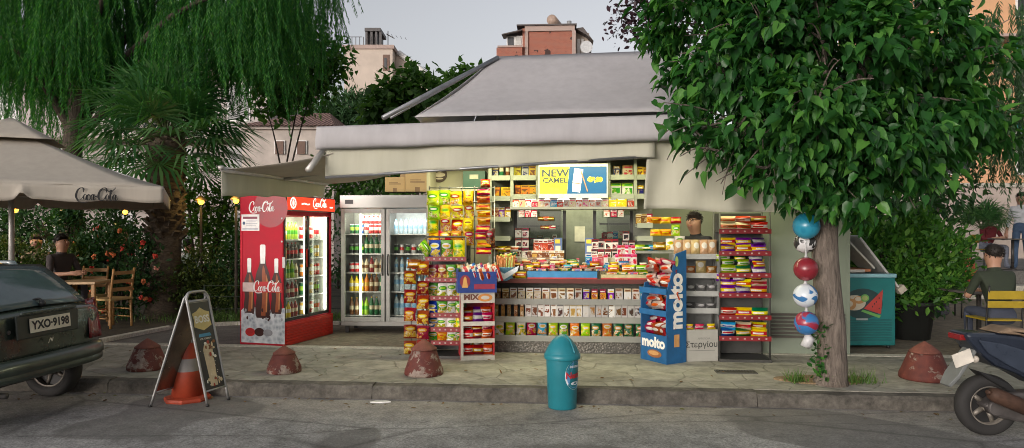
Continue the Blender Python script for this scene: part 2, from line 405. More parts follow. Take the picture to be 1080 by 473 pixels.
slab('shop_forecourt', brown_pav, [S(-4.197, 2.173), S(40, 2.173), S(40, 26), S(-4.597, 26), S(-4.597, 16), S(-4.197, 4.4)], -.008, PAV-.004)
# kerb: worn blocks set end to end
mb = MB(); a = -14.0
while a < 14:
    L = 1.5+RG.uniform(-.5, .6); dz = RG.uniform(-.008, .008); df = RG.uniform(-.008, .012)
    for (x0, x1) in ((a+.003, a+L-.003),):
        prof = [(df, 0), (df+.008, .10+dz), (df+.03, PAV-.002+dz), (.158, PAV+.002+dz), (.158, -.01), (df, -.01)]
        n = len(prof); segs = 14; vs, fs = [], []
        for i in range(segs+1):
            x = x0+(x1-x0)*i/segs
            for (q, zz) in prof:
                j = RG.uniform(-.014, .014) if 0 < zz < .2 and q < .1 else 0
                vs.append(S(x, q+j, zz+j*.5))
        for i in range(segs):
            for k in range(n): fs.append((i*n+k, (i+1)*n+k, (i+1)*n+(k+1) % n, i*n+(k+1) % n))
        fs.append(tuple(range(n))); fs.append(tuple(segs*n+k for k in range(n-1, -1, -1)))
        mb.add(vs, fs, 0)
    a += L
tag(mb.build('kerb', [kerbm]), kind='structure')
# planted bed on the left with its white edging
bed = [Vector(p) for p in ((-40, 9.05, 0), (-5.62, 9.05, 0), (-5.22, 10.6, 0), (-4.4, 11.02, 0), (-2.75, 11.05, 0), (-2.2, 14.5, 0), (-2.2, 30, 0), (-40, 30, 0))]
slab('garden_bed', soil, bed, PAV-.02, PAV+.012)
mb = MB()
ln = [Vector(p) for p in ((-5.66, 8.99, 0), (-5.26, 10.62, 0), (-4.42, 11.06, 0), (-2.75, 11.1, 0))]
for a, b in zip(ln, ln[1:]):
    d = (b-a).normalized(); nn = Vector((d.y, -d.x, 0))*.11
    mb.prism([(a.x, a.y), ((a+nn).x, (a+nn).y), ((b+nn).x, (b+nn).y), (b.x, b.y)][::-1], .05, 0, None, PAV)
tag(mb.build('edging', [concrete]), kind='structure')
# tree pit
mb = MB(); pc = Vector((3.13, 6.83, 0))
mb.prism([(pc.x+.46*math.cos(t)*(1+.12*math.sin(3*t)), pc.y+.13+.2*math.sin(t)) for t in [2*PI*k/24 for k in range(24)]], .016, 0, None, PAV)
tag(mb.build('tree_pit', [m_ground('pit_soil', (.16, .11, .06), (.27, .19, .11), 8, 60)]), kind='structure')
def grass_patch(name, centre, rx, ry, n, h, mt):
    P = np.c_[centre[0]+NR.normal(0, rx, n), centre[1]+NR.normal(0, ry, n), np.full(n, centre[2])]
    an = NR.uniform(0, 2*PI, n); hh = h*NR.uniform(.4, 1.1, n); w_ = .006
    lean = NR.normal(0, .35, (n, 2))
    dx, dy = np.cos(an)*w_, np.sin(an)*w_
    V = np.stack([P+np.c_[dx, dy, 0*dx], P-np.c_[dx, dy, 0*dx], P+np.c_[lean[:, 0]*hh, lean[:, 1]*hh, hh]], 1).reshape(-1, 3)
    return tag(link(name, npmesh(name, V, np.arange(3*n).reshape(-1, 3), mt)), kind='stuff')
gm = LEAF('weed_green', (.05, .11, .02), (.10, .19, .04), (.16, .22, .06))
grass_patch('grass', (2.83, 6.86, PAV+.01), .06, .05, 90, .13, gm)
grass_patch('grass', (3.40, 6.82, PAV+.01), .09, .05, 110, .15, gm)
grass_patch('grass', (-4.1, 11.6, PAV+.01), .9, .25, 2200, .16, gm)
# drain cover, litter
t = tag(MB().build('drain_cover', [M('dark_iron', (.10, .10, .085), .6, .6)]), 'slotted iron drain cover set in the pavement before the wire rack', 'drain cover')
mb = MB(); q = W(776, 393, GY(393)); t.location = (q.x, q.y, PAV); t.rotation_euler.z = KROT
mb.bx(-.21, .21, -.075, -.06, 0, .012).bx(-.21, .21, .06, .075, 0, .012)
for k in range(15): mb.bx(-.21+k*.0293, -.198+k*.0293, -.06, .06, 0, .010)
mb.bx(-.21, .21, -.06, .06, 0, .002)
t.data = mb.mesh('drain_cover', [MATS['dark_iron']])
mb = MB(); q = W(401, 425, GY(425, 0)); mb.prism([(-.09, -.02), (.03, -.035), (.10, .0), (.06, .03), (-.05, .025)], .012)
o = mb.build('paper_scrap', [M('litter_white', (.75, .75, .72), .8)]); o.location = (q.x, q.y, .003)
tag(o, 'crumpled scrap of white paper on the asphalt before the kerb', 'litter')
q = W(349, 430, 0)

n = 230; aa = NR.uniform(-7.5, 6.5, n); bb = np.where(NR.random(n) < .6, NR.normal(-.16, .12, n), NR.uniform(.2, 1.9, n)); bb = np.where((bb > -.03) & (bb < .2), -.1, bb)
P_ = np.array([S(x, y, (PAV+.008 if y > .17 else .008)+(.012*RG.random()))[:] for x, y in zip(aa, bb)])
litter = (P_, NR.normal(size=(n, 3))*np.array([1, 1, .15]), np.c_[NR.normal(0, .3, n), NR.normal(0, .3, n), np.ones(n)], .055*NR.uniform(.5, 1.2, n))
# ------------------------------------------------------------------ foliage
def frames(D, N):
    D = D/np.linalg.norm(D, axis=1, keepdims=True)
    X = np.cross(D, N); X /= np.linalg.norm(X, axis=1, keepdims=True)+1e-9
    return X, D, np.cross(X, D)
BROAD = (np.array([[0,0,0],[.26,-.03,.10],[.42,.25,.16],[.30,.62,.09],[.06,.98,-.04],[0,1.16,-.14],[-.06,.98,-.04],[-.30,.62,.09],[-.42,.25,.16],[-.26,-.03,.10],[0,.45,-.02]]),
         np.array([[0,1,10],[1,2,10],[2,3,10],[3,4,10],[4,5,10],[5,6,10],[6,7,10],[7,8,10],[8,9,10],[9,0,10]]))
OVAL = (np.array([[0,0,0],[.22,.35,.04],[.18,.7,.03],[0,1,-.06],[-.18,.7,.03],[-.22,.35,.04]]), np.array([[0,1,3],[1,2,3],[0,3,5],[3,4,5]]))
SLIM = (np.array([[0,0,0],[.10,.45,.01],[0,1,0],[-.10,.45,.01]]), np.array([[0,1,2],[0,2,3]]))
def leafmesh(name, P, D, N, L, tmpl, mt, wid=1.):
    tv, tf = tmpl; n = len(P); X, Y, Z = frames(D, N); L = np.asarray(L).reshape(-1, 1, 1)
    V = P[:, None, :]+L*(tv[None, :, 0:1]*X[:, None, :]*wid+tv[None, :, 1:2]*Y[:, None, :]+tv[None, :, 2:3]*Z[:, None, :])
    T = (tf[None]+(np.arange(n)*len(tv))[:, None, None]).reshape(-1, 3)
    return npmesh(name, V.reshape(-1, 3), T, mt)
def unit(n):
    d = NR.normal(size=(n, 3)); return d/np.linalg.norm(d, axis=1, keepdims=True)
def clumps(blobs, n, tight=.34):
    """leaf positions gathered on twig ends spread through the shells of the given ellipsoids (cx,cy,cz,rx,ry,rz)"""
    vol = np.array([b[3]*b[4]+b[3]*b[5]+b[4]*b[5] for b in blobs]); k = NR.choice(len(blobs), n, p=vol/vol.sum())
    B = np.array(blobs)[k]; u = unit(n); r = NR.uniform(.55, 1., (n, 1))**.6
    return B[:, :3]+u*r*B[:, 3:], u
def crown(name, blobs, ntwig, per, L, tmpl, mt, parent, spread=.28, droop=.5, up=0., wid=1., keep=None):
    """twigs spread through the blobs, each carrying its own spray of leaves"""
    Q, u = clumps(blobs, ntwig)
    if keep is not None: s_ = keep(Q); Q, u = Q[s_], u[s_]
    n = len(Q)*per
    P = np.repeat(Q, per, 0)+NR.normal(0, spread, (n, 3))*np.array([1, 1, .75])
    D = np.repeat(u, per, 0)*.7+NR.normal(0, .62, (n, 3)); D[:, 2] += up-droop
    N = np.repeat(u, per, 0)*.5+NR.normal(0, .35, (n, 3)); N[:, 2] += .9
    return link('crown', leafmesh(name, P, D, N, L*NR.uniform(.45, 1.2, n), tmpl, mt, wid), parent)
def limbs(parent, mt, base, top, r0, r1, ends, name='trunk', n=10, wob=.05, twig=None):
    mb = MB(); base, top = Vector(base), Vector(top)
    pts = [base.lerp(top, i/6)+Vector((RG.uniform(-wob, wob), RG.uniform(-wob, wob), 0))*(1 if 0 < i < 6 else 0) for i in range(7)]
    P = spline(pts, 4); N = len(P)
    mb.tube(P, [r0*(1.25 if i == 0 else 1.08 if i < 3 else 1)+(r1-r0)*i/(N-1) for i in range(N)], n)
    for e in ends:
        e = Vector(e); a = P[int(N*RG.uniform(.62, .97))]; mid = a.lerp(e, .5)+Vector((0, 0, .12*(e-a).length))
        Q = spline([a, mid, e], 5); mb.tube(Q, [r1*.75*(1-.85*i/(len(Q)-1)) for i in range(len(Q))], 6)
        for _ in range(10 if twig else 0):      # twigs fork off each limb
            o = Q[RG.randrange(4, len(Q))]; f = e+Vector((RG.gauss(0, 1), RG.gauss(0, 1), RG.gauss(0, .8))).normalized()*twig*RG.uniform(.5, 1)
            mb.tube(spline([o, o.lerp(f, .6)+Vector((0, 0, .06)), f], 3), [.013, .011, .009, .007, .006, .005, .004], 4)
    return mb.build(name, [mt], parent)
tag(link('leaf_litter', leafmesh('leaf_litter', *litter, OVAL, LEAF('dry_leaf', (.10, .055, .02), (.17, .10, .04), (.12, .13, .04), .1, .7))), kind='stuff')
def m_bark(name, c1, c2, sc=(28, 28, 5)):
    m, nt, b, o = newmat(name); v = coord(nt)
    mp = node(nt, 'ShaderNodeMapping'); mp.inputs['Scale'].default_value = sc; nt.links.new(v, mp.inputs[0])
    f = noise(nt, mp.outputs[0], 1., 6, .65, .7); nt.links.new(ramp(nt, f, [(.33, c1), (.66, c2)]), b.inputs['Base Color'])
    b.inputs['Roughness'].default_value = .9; bump(nt, b, f, 1.0, .03); return m
bark = m_bark('grey_brown_bark', (.075, .06, .048), (.23, .19, .155))
dbark = m_bark('dark_bark', (.03, .024, .018), (.09, .07, .05))
pbark = m_bark('pale_bark', (.16, .14, .11), (.30, .27, .22))
# --- the big-leaved tree in front, on the pavement
def mulberry():
    t = thing('mulberry_tree', 'broad-leaved tree with a rough brown trunk in the pavement pit before the kiosk', 'tree', (3.13, 6.8, PAV))
    inv = Matrix.Translation((-3.13, -6.8, -PAV))
    ends = []
    B = []
    for px, py, Y, r in [(732,25,6.9,42),(785,72,6.5,46),(738,88,6.8,34),(790,132,6.4,36),(755,160,6.3,22),(722,136,6.5,17),(822,38,6.4,58),(842,120,6.1,54),(822,178,6.3,34),(862,199,6.6,18),(902,58,6.3,60),(912,140,6.2,52),(897,200,6.5,32),(962,40,6.6,54),
                         (978,112,6.6,46),(958,178,6.7,38),(1022,70,6.9,38),(1018,140,7.0,32),(800,-20,6.7,60),(880,-30,6.8,70),(960,-30,6.8,60),(745,-30,6.9,48),(860,60,7.6,85),(930,110,7.7,75),(800,60,7.6,60)]:
        q = W(px, py, Y); k_ = Y/F; B.append((q.x-3.13, q.y-6.8, q.z-PAV, r*k_*1.05, r*k_*1.1, r*k_*.85))
    for b in B: ends += [(b[0]+RG.uniform(-.6, .6)*b[3], b[1]+RG.uniform(-.5, .5)*b[4], b[2]+RG.uniform(-.4, .5)*b[5])]
    limbs(t, bark, (0, 0, -.02), (-.04, .05, 2.75), .138, .105, ends, n=16, wob=.03, twig=.5)
    green = LEAF('mulberry_leaf', (.012, .058, .014), (.036, .145, .028), (.11, .29, .05), .38, .36)
    def keep(Q):   # gaps follow the twig structure
        f = np.sin(Q[:, 0]*5.1+1.3*Q[:, 2])*np.sin(Q[:, 2]*4.3+.7)*np.sin(Q[:, 1]*4.7+2)
        return (f > -.2) | (np.abs(Q[:, 2]-2.2) < .22)
    crown('mulberry_crown', B, 1550, 14, .128, BROAD, green, t, .105, .9, 0, .86, keep)
    # shoots at the foot of the trunk
    n = 90; P = np.c_[NR.normal(-.14, .04, n), NR.normal(-.08, .05, n), NR.uniform(.05, .62, n)]
    link('foliage', leafmesh('shoots', P, unit(n)+np.array([-.4, -.3, .2]), unit(n)+np.array([0, 0, 1.]), .07*NR.uniform(.6, 1.2, n), OVAL, green), t)
mulberry()
# --- hanging-leaf trees
def weeping(name, label, x, y, zb, trunk, heads, mt, per=24, length=(.6, 1.7), leaf=.13, dens=26, bk=dbark, wid=1., group=None):
    t = thing('pepper_tree', label, 'tree', (x, y, zb), 0, group)
    limbs(t, bk, *trunk, [(h[0], h[1], h[2]) for h in heads[::3]])
    Ps, Ds = [], []
    for hd_ in heads:
        hx, hy, hz, rr = hd_[:4]; L0 = hd_[4] if len(hd_) > 4 else RG.uniform(*length)
        for k in range(per):
            a = RG.uniform(0, 2*PI); r = rr*math.sqrt(RG.random())*(1.25 if RG.random() < .2 else 1); ox, oy = hx+r*math.cos(a), hy+r*math.sin(a)
            oz = hz+RG.uniform(-.15, .25)-r*r*.5/rr; L = L0*RG.choice([.35, .6, .8, .95, 1.05, 1.25])*RG.uniform(.85, 1.1); m = int(dens*L)+3
            tt = np.linspace(0, 1, m); sway = RG.uniform(-.22, .22)*L
            base = np.c_[ox+sway*tt**2+.25*math.cos(a)*np.sqrt(tt)*rr, oy+.25*math.sin(a)*np.sqrt(tt)*rr+0*tt, oz-L*tt]
            for sgn in (-1, 1):
                th = RG.uniform(0, PI)+NR.normal(0, .5, m)
                Ps.append(base); Ds.append(np.c_[sgn*np.cos(th)*.6, sgn*np.sin(th)*.6, np.full(m, -1.)])
    P = np.concatenate(Ps); D = np.concatenate(Ds); n = len(P)
    link('crown', leafmesh(name, P, D, unit(n), leaf*NR.uniform(.7, 1.2, n), SLIM, mt, wid), t)
    return t
pep = LEAF('pepper_leaf', (.028, .125, .034), (.05, .195, .045), (.13, .31, .06), .6, .5)
pepr = LEAF('pepper_leaf_pale', (.03, .075, .03), (.05, .11, .045), (.08, .15, .06), .35, .5)
def pxheads(lst, zb, x, y):
    out = []
    for q in lst:
        px, py, Y, r = q[:4]; p = W(px, py, Y); out.append((p.x-x, p.y-y, p.z-zb, r)+tuple(q[4:]))
    return out
hl = []
for px, py in [(-30,-40),(10,-70),(50,-40),(90,-70),(130,-40),(170,-75),(210,-40),(250,-70),(290,-45),(20,-10),(75,-5),(120,0),(160,-5),(205,5),(245,-5),(285,-20),(315,-55),(330,-80),
               (-10,28),(45,30),(95,28),(140,30),(190,22),(230,30),(270,25),(300,5),(60,-100),(150,-110),(240,-110),(110,48),(30,62),(-20,70),(255,52),(70,8),(215,-15)]:
    Yh = 12.9+RG.uniform(-1.2, 1.8); px += RG.uniform(-8, 8); py += RG.uniform(-8, 8)
    tg = RG.choice([145, 105, 85, 75]) if px < 70 else RG.choice([100, 82, 72, 125]) if px < 150 else RG.choice([85, 72, 64, 98, 118]) if px < 300 else 58
    hl.append((px, py, Yh, .58, max(.4, min(2.1, (tg-py)/F*Yh))))
weeping('pepper_crown', 'large weeping tree of fine hanging leaves above the parasol and palm', -8.35, 13, PAV, ((0, 0, 0), (.5, -.6, 4.6), .21, .13),
        pxheads(hl, PAV, -8.35, 13), pep, 76, (.55, 1.5), .08, 52, dbark, .9)
hl = [(px+RG.uniform(-6, 6), py, 12.5+RG.uniform(-.6, 1.5), .42) for px, py in [(1000,60),(1025,45),(1050,70),(1075,50),(1100,70),(1010,95),(1040,105),(1065,100),(1090,110),(1030,20),(1060,10),(1090,15),(1055,135),(1080,140),(1120,100)]]
weeping('pepper_crown_right', 'grey-green weeping tree over the terrace at the right edge', 10.9, 13.3, PAV, ((0, 0, 0), (-.2, -.2, 3.6), .13, .09),
        pxheads(hl, PAV, 10.9, 13.3), pepr, 22, (.6, 1.4), .12, 26, pbark)
# --- palm
def palm(label, x, y, zt, r, nf, fl, small=False):
    t = thing('palm_tree', label, 'palm', (x, y, PAV))
    if not small:
        mb = MB(); H = zt-PAV
        prof = [(r*1.18, 0), (r*.98, .25), (r*.86, .6), (r*.78, 1.0), (r*.83, H*.5), (r*.88, H*.66), (r*.95, H*.8), (r*.9, H*.92), (r*.5, H)]
        mb.lathe(prof, 18)
        for i in range(150):    # stubs of cut leaf stalks on the upper half
            zz = H*(.42+.58*i/150); a = i*2.4; rr = r*(.85+.12*math.sin(zz*2))*(1 if zz < H*.9 else .8)
            m4 = Matrix.Translation((rr*math.cos(a)*.92, rr*math.sin(a)*.92, zz)) @ Matrix.Rotation(a, 4, 'Z') @ Matrix.Rotation(-.75, 4, 'Y')
            mb.bx(0, .15*RG.uniform(.6, 1.2), -.05, .05, -.02, .022, 0, m4)
        mb.build('trunk', [m_bark('palm_bark', (.035, .026, .018), (.12, .09, .06), (9, 9, 26))], t)
    V, T = [], []; st = MB()
    for i in range(nf):
        az = i*2.399; el = math.radians((88-118*(i/nf)**.9) if not small else (80-60*i/nf)) + RG.uniform(-.08, .08)
        d = Vector((math.cos(az)*math.cos(el), math.sin(az)*math.cos(el), math.sin(el))); o = Vector((0, 0, zt-PAV-.1))
        pl = fl*RG.uniform(.42, .55); e = o+d*pl+Vector((0, 0, -.08*fl))
        st.tube(spline([o, o+d*pl*.5, e], 3), [.022*fl/1.7, .02*fl/1.7, .018*fl/1.7, .016*fl/1.7, .014*fl/1.7, .013*fl/1.7, .012*fl/1.7], 5)
        side = d.cross(Vector((0, 0, 1))); side = side.normalized() if side.length > .05 else Vector((1, 0, 0)); nrm = side.cross(d).normalized()
        nb = 30
        for k in range(nb):
            an = math.radians(-125+250*k/(nb-1)); bl = fl*.62*(1-.28*abs(an)/2.2)*RG.uniform(.9, 1.05)
            bd = (d*math.cos(an)+side*math.sin(an)).normalized(); fold = nrm*(.10 if k % 2 else -.02)
            wv = bd.cross(nrm).normalized()*.027*fl/1.7
            m1 = e+bd*bl*.55+fold*bl*.2; tip = e+bd*bl*.93+Vector((0, 0, -.22*bl*RG.uniform(.5, 1.6)))+fold*bl*.1
            b = len(V); V += [e, m1+wv, m1-wv, tip]; T += [(b, b+1, b+2), (b+1, b+3, b+2)]
    pm = LEAF('palm_leaf', (.045, .14, .055), (.08, .20, .07), (.16, .30, .12), .4, .3)
    link('frond', npmesh('fronds', [tuple(p) for p in V], T, pm), t)['kind'] = 'stuff'
    st.build('stalk', [M('palm_stalk', (.10, .13, .05), .6)], t)
palm('fan palm with a shaggy thick trunk behind the folding sign', -6.0, 12.0, 3.35, .31, 46, 1.75)
palm('small low fan palm on the terrace above the seated people', 10.6, 15.6, 1.75, .1, 16, .9, True)
# --- trees behind
def tree(name, label, base, top, r, blobs, ntw, per, L, tmpl, mt, spread=.3, droop=.3, bk=dbark, keep=None, group=None, wid=1.):
    x, y = base
    t = thing(name, label, 'tree', (x, y, PAV), 0, group)
    Bs = [(b[0]-x, b[1]-y, b[2]-PAV)+tuple(b[3:]) for b in blobs]
    ends = [(b[0]+RG.uniform(-.5, .5)*b[3], b[1]+RG.uniform(-.5, .5)*b[4], b[2]+RG.uniform(-.3, .6)*b[5]) for b in Bs[:3]]
    limbs(t, bk, (0, 0, -.02), (0, 0, top-PAV), r, r*.6, ends)
    crown(name+'_crown', Bs, ntw, per, L, tmpl, mt, t, spread, droop, 0, wid, keep); return t
def blob(px, py, Y, r, ry=None):
    p = W(px, py, Y); k = Y/F; return (p.x, p.y, p.z, r*k, (ry or r)*k, (ry or r)*k)
g1 = LEAF('plane_leaf', (.05, .125, .025), (.085, .20, .04), (.17, .30, .07), .5)
g2 = LEAF('pine_green', (.035, .09, .036), (.055, .125, .05), (.08, .16, .06), .25, .6)
g3 = LEAF('fig_leaf', (.06, .14, .035), (.10, .21, .05), (.17, .30, .08), .45)
g4 = LEAF('dark_evergreen', (.02, .062, .022), (.034, .095, .03), (.055, .13, .04), .3, .55)
g5 = LEAF('plum_leaf', (.035, .018, .028), (.06, .03, .045), (.085, .045, .06), .25)
g6 = LEAF('laurel_leaf', (.04, .13, .022), (.075, .21, .03), (.17, .34, .055), .35, .38)
g7 = LEAF('yellow_green', (.04, .075, .018), (.075, .115, .026), (.14, .17, .04), .3)
tree('plane_tree', 'bright green leafy tree with light branches beside the weeping tree', (-5.6, 17), 3.2, .06,
     [blob(312,75,17,38,42), blob(345,58,17,18,14), blob(285,105,17,22,20), blob(335,78,17.3,20,12), blob(285,60,17,35), blob(305,35,17,30), blob(356,75,17,10,8)], 600, 8, .15, BROAD, g1, .19, .35)
tree('pine_tree', 'dense dark rounded pine in front of the cream apartment block', (-6.0, 30), 4.6, .2,
     [blob(375,124,30,38,20), blob(345,130,30,26,12), blob(402,126,30,26,18), blob(362,112,30,20,8)], 520, 16, .34, SLIM, g2, .34, -.2, wid=1.3)
tree('fig_tree', 'light green tree with upright leafy shoots behind the canopy bar', (-2.6, 19), 3.4, .1,
     [blob(420,112,19,24,22), blob(432,88,19,12,16), blob(450,100,19,14,18), blob(408,95,19,9,14), blob(396,118,19,14,12)], 190, 8, .22, BROAD, g3, .17, .2)
tree('fig_tree', 'small light green tree poking over the canopy slope beside the steel bar', (-1.3, 21), 3.5, .09,
     [blob(480,92,21,12,16), blob(492,78,21,7,9), blob(466,108,21,14,12), blob(505,86,21,8,10)], 90, 8, .2, BROAD, g3, .15, .2)
tree('plum_tree', 'purple-leaved plum tree rising behind the canopy ridge', (4.0, 17), 5.4, .1,
     [blob(690,15,17,32), blob(672,32,17,18,14), blob(660,20,17,16,12), blob(715,30,17,30), blob(700,-15,17,30)], 260, 9, .15, OVAL, g5, .22, .1, wid=1.2)
# evergreen masses behind the kiosk, garden trees
tree('evergreen_tree', 'dark evergreen tree filling the gap over the steel fridge', (-2.35, 14.5), 2.2, .12,
     [blob(385,190,14.5,45,30), blob(430,195,14.5,30,26), blob(365,170,14.8,20,14)], 260, 12, .16, OVAL, g1, .22, .3)
for i, (px, Y, lab, bl, n) in enumerate([
    (905, 12.2, 'dark evergreen tree behind the open ice chest', [(915,215,12.2,50,55), (895,170,12.4,45,45), (950,190,12.6,40,45)], 300),
    (985, 14.0, 'tall dark evergreen tree with a pale thin trunk behind the laurel bush', [(985,190,14,32,45), (960,140,14,45,40), (990,110,14,35,35)], 260)]):
    p = W(px, 300, Y)
    tree('evergreen_tree', lab, (p.x, Y), 3.6, .09, [blob(*b) for b in bl], n, 12, .17, OVAL, g4, .24, .3, bk=pbark if i else dbark)
def bush(label, px, py, Y, blobs, n, per, L, mt, spread=.1, up=.3, tmpl=OVAL, pot=None, name='bush', cat='bush', flowers=None, stemr=.02, wid=1.):
    p = W(px, py, Y); base = Vector((p.x, Y, PAV)); t = thing(name, label, cat, base)
    Bs = []
    for b in blobs:
        q = blob(*b); Bs.append((q[0]-base.x, q[1]-base.y, q[2]-PAV)+q[3:])
    mb = MB()
    for b in Bs:
        for _ in range(3):
            mb.tube(spline([(RG.uniform(-.05, .05), 0, .0), (b[0]*.5, b[1]*.5, b[2]*.5), (b[0]+RG.uniform(-.4, .4)*b[3], b[1], b[2]+.3*b[5])], 4), stemr, 5)
    mb.build('stem', [dbark], t)
    crown(name, Bs, n, per, L, tmpl, mt, t, spread, -up, 0, wid)
    if flowers:
        mts, cnt, sz = flowers; fb = MB()
        for k in range(cnt):
            b = Bs[RG.randrange(len(Bs))]; u = Vector((RG.gauss(0, 1), -abs(RG.gauss(0, 1))-.2, RG.gauss(0, 1)+.3)).normalized()
            c = Vector((b[0]+u.x*b[3], b[1]+u.y*b[4], b[2]+u.z*b[5])); fm = RG.randrange(len(mts))
            for j in range(9):
                v = Vector((RG.gauss(0, 1), RG.gauss(0, 1), RG.gauss(0, 1))).normalized()*sz*.75
                fb.sphere(c+v*.7, sz*.42, fm, None, 6)
        fo = fb.build('flower', mts, t); fo['kind'] = 'stuff'
    if pot: pot(t)
    return t
def potf(r, h, mt):
    def f(t):
        mb = MB(); mb.lathe([(r*.8, 0), (r, h*.9), (r*1.07, h*.9), (r*1.07, h), (r*.9, h), (r*.88, h*.93)], 20); mb.build('pot', [mt], t)
    return f
bush('bright green laurel bush in a dark tub beside the ice chest', 958, 350, 9.7, [(958,275,9.7,46,36), (925,262,9.6,24,24), (990,268,9.8,26,26), (960,240,9.7,24,15), (945,300,9.6,40,25), (985,300,9.7,32,22)], 620, 12, .12, g6, .10, .55,
     pot=potf(.33, .52, M('black_tub', (.02, .022, .02), .6)))
ora = M('orange_flower', (.75, .22, .08), .7, var=.3); pin = M('pink_flower', (.72, .30, .24), .7, var=.3); redf = M('red_flower', (.6, .05, .03), .7)
bush('flowering bush of orange and pink heads at the palm foot', 130, 330, 11.9, [(130,270,11.9,34,30), (105,262,12,22,22), (158,285,11.8,16,34), (130,310,11.8,34,22)], 420, 11, .10, g4, .1, .2, name='flowering_bush', flowers=([ora, pin, redf], 34, .055))
bush('yellow-green bush right of the palm trunk', 215, 330, 12.2, [(212,285,12.2,26,20), (190,300,12,16,18), (235,305,12.2,18,18), (215,315,12,36,14)], 360, 11, .09, g7, .1, .25)
bush('low dark bush behind the red fridge', 246, 330, 12.4, [(246,290,12.4,18,34), (262,280,12.6,14,34)], 200, 11, .10, g4, .1, .2)
bush('yellow-green bush behind the car roof', 28, 330, 11.6, [(25,272,11.6,22,13), (-5,268,11.6,24,16), (50,283,11.6,18,14), (75,275,11.6,12,16)], 240, 11, .09, g7, .1, .3)
bush('tall dark shrub between the parasol and the flowering bush', 76, 330, 12.4, [(76,245,12.4,11,26), (80,290,12.4,13,30), (70,225,12.4,10,12)], 230, 11, .11, g4, .1, .1)
bush('dark climbing plant hanging under the parasol edge', 100, 330, 13.6, [(40,240,13.6,26,18), (5,245,13.6,20,26), (120,235,13.6,22,14)], 330, 10, .11, g4, .14, .0)
bush('slim shrub growing round the lamp post by the red fridge', 212, 330, 12.9, [(212,228,12.9,20,18), (228,250,12.9,16,20), (196,205,13,16,14), (240,218,13,14,20)], 200, 10, .13, g1, .14, .1)
def hedge(name, label, x0, x1, y, z0, z1, n, mt, L=.13):
    t = thing('hedge', label, 'hedge', ((x0+x1)/2, y, PAV)); hw = (x1-x0)/2; k = int(hw*1.6)+1
    Bs = [(-hw+(i+.5)*2*hw/k, RG.uniform(-.2, .2), (z0+z1)/2-PAV+RG.uniform(-.12, .12), hw/k*1.35, .6, (z1-z0)/2*RG.uniform(.85, 1.15)) for i in range(k)]
    mb = MB()
    for b in Bs: mb.tube([(b[0], 0, 0), (b[0]+.05, 0, b[2])], .03, 6)
    mb.build('stem', [dbark], t); crown(name, Bs, n, 11, L, OVAL, mt, t, .13, .0)
hedge('hedge_a', 'long dark hedge behind the seated people on the left', -17, -2.6, 17.5, .2, 1.75, 700, g4)
hedge('hedge_b', 'dark hedge running behind the ice chest and bush', 3.9, 6.7, 11.4, .15, 1.7, 420, g4)
# low wire fence round the bed
mb_posts = [(-5.0, 11.25), (-4.2, 11.35), (-3.4, 11.35), (-2.7, 11.35)]
t = thing('wire_fence', 'low thin wire fence along the front of the planted bed', 'fence', (-4.2, 11.35, PAV))
iron = M('dark_green_iron', (.03, .045, .035), .5, .3)
for (x, y) in mb_posts: MB().tube([(x+4.2, y-11.35, 0), (x+4.2, y-11.35, .62)], .014, 6).build('post', [iron], t)
for h in (.22, .42, .6): MB().tube([(x+4.2, y-11.35, h) for x, y in mb_posts], .006, 5).build('wire', [iron], t)
# ------------------------------------------------------------------ buildings behind
def wallmat(name, c, sc=.8, var=.1): return M(name, c, .85, var=var, scale=sc, bmp=.15)
def brickm():
    m, nt, b, o = newmat('red_brick'); v = coord(nt); mp = node(nt, 'ShaderNodeMapping'); mp.inputs['Rotation'].default_value = (PI/2, 0, 0); nt.links.new(v, mp.inputs[0])
    br = node(nt, 'ShaderNodeTexBrick'); br.inputs['Scale'].default_value = 3.2; br.inputs['Color1'].default_value = (.36, .125, .08, 1); br.inputs['Color2'].default_value = (.29, .10, .07, 1)
    br.inputs['Mortar'].default_value = (.30, .19, .14, 1); br.inputs['Mortar Size'].default_value = .018; nt.links.new(mp.outputs[0], br.inputs[0])
    hole = ramp(nt, noise(nt, v, 1.9, 2, .4), [(.68, 0), (.70, 1)])
    nt.links.new(mixc(nt, hole, br.outputs[0], (.06, .035, .03)), b.inputs['Base Color']); b.inputs['Roughness'].default_value = .9; return m
brick = brickm(); cream = wallmat('cream_plaster', (.54, .46, .385)); plaster = wallmat('tan_plaster', (.40, .31, .27)); dark = M('dark_window', (.04, .042, .045), .15)
white = M('white_paint', (.78, .77, .74), .5); roofd = M('dark_roof_edge', (.10, .085, .08), .7); pink = wallmat('pink_plaster', (.48, .42, .38))
brownsh = M('brown_shutter', (.14, .075, .05), .6)
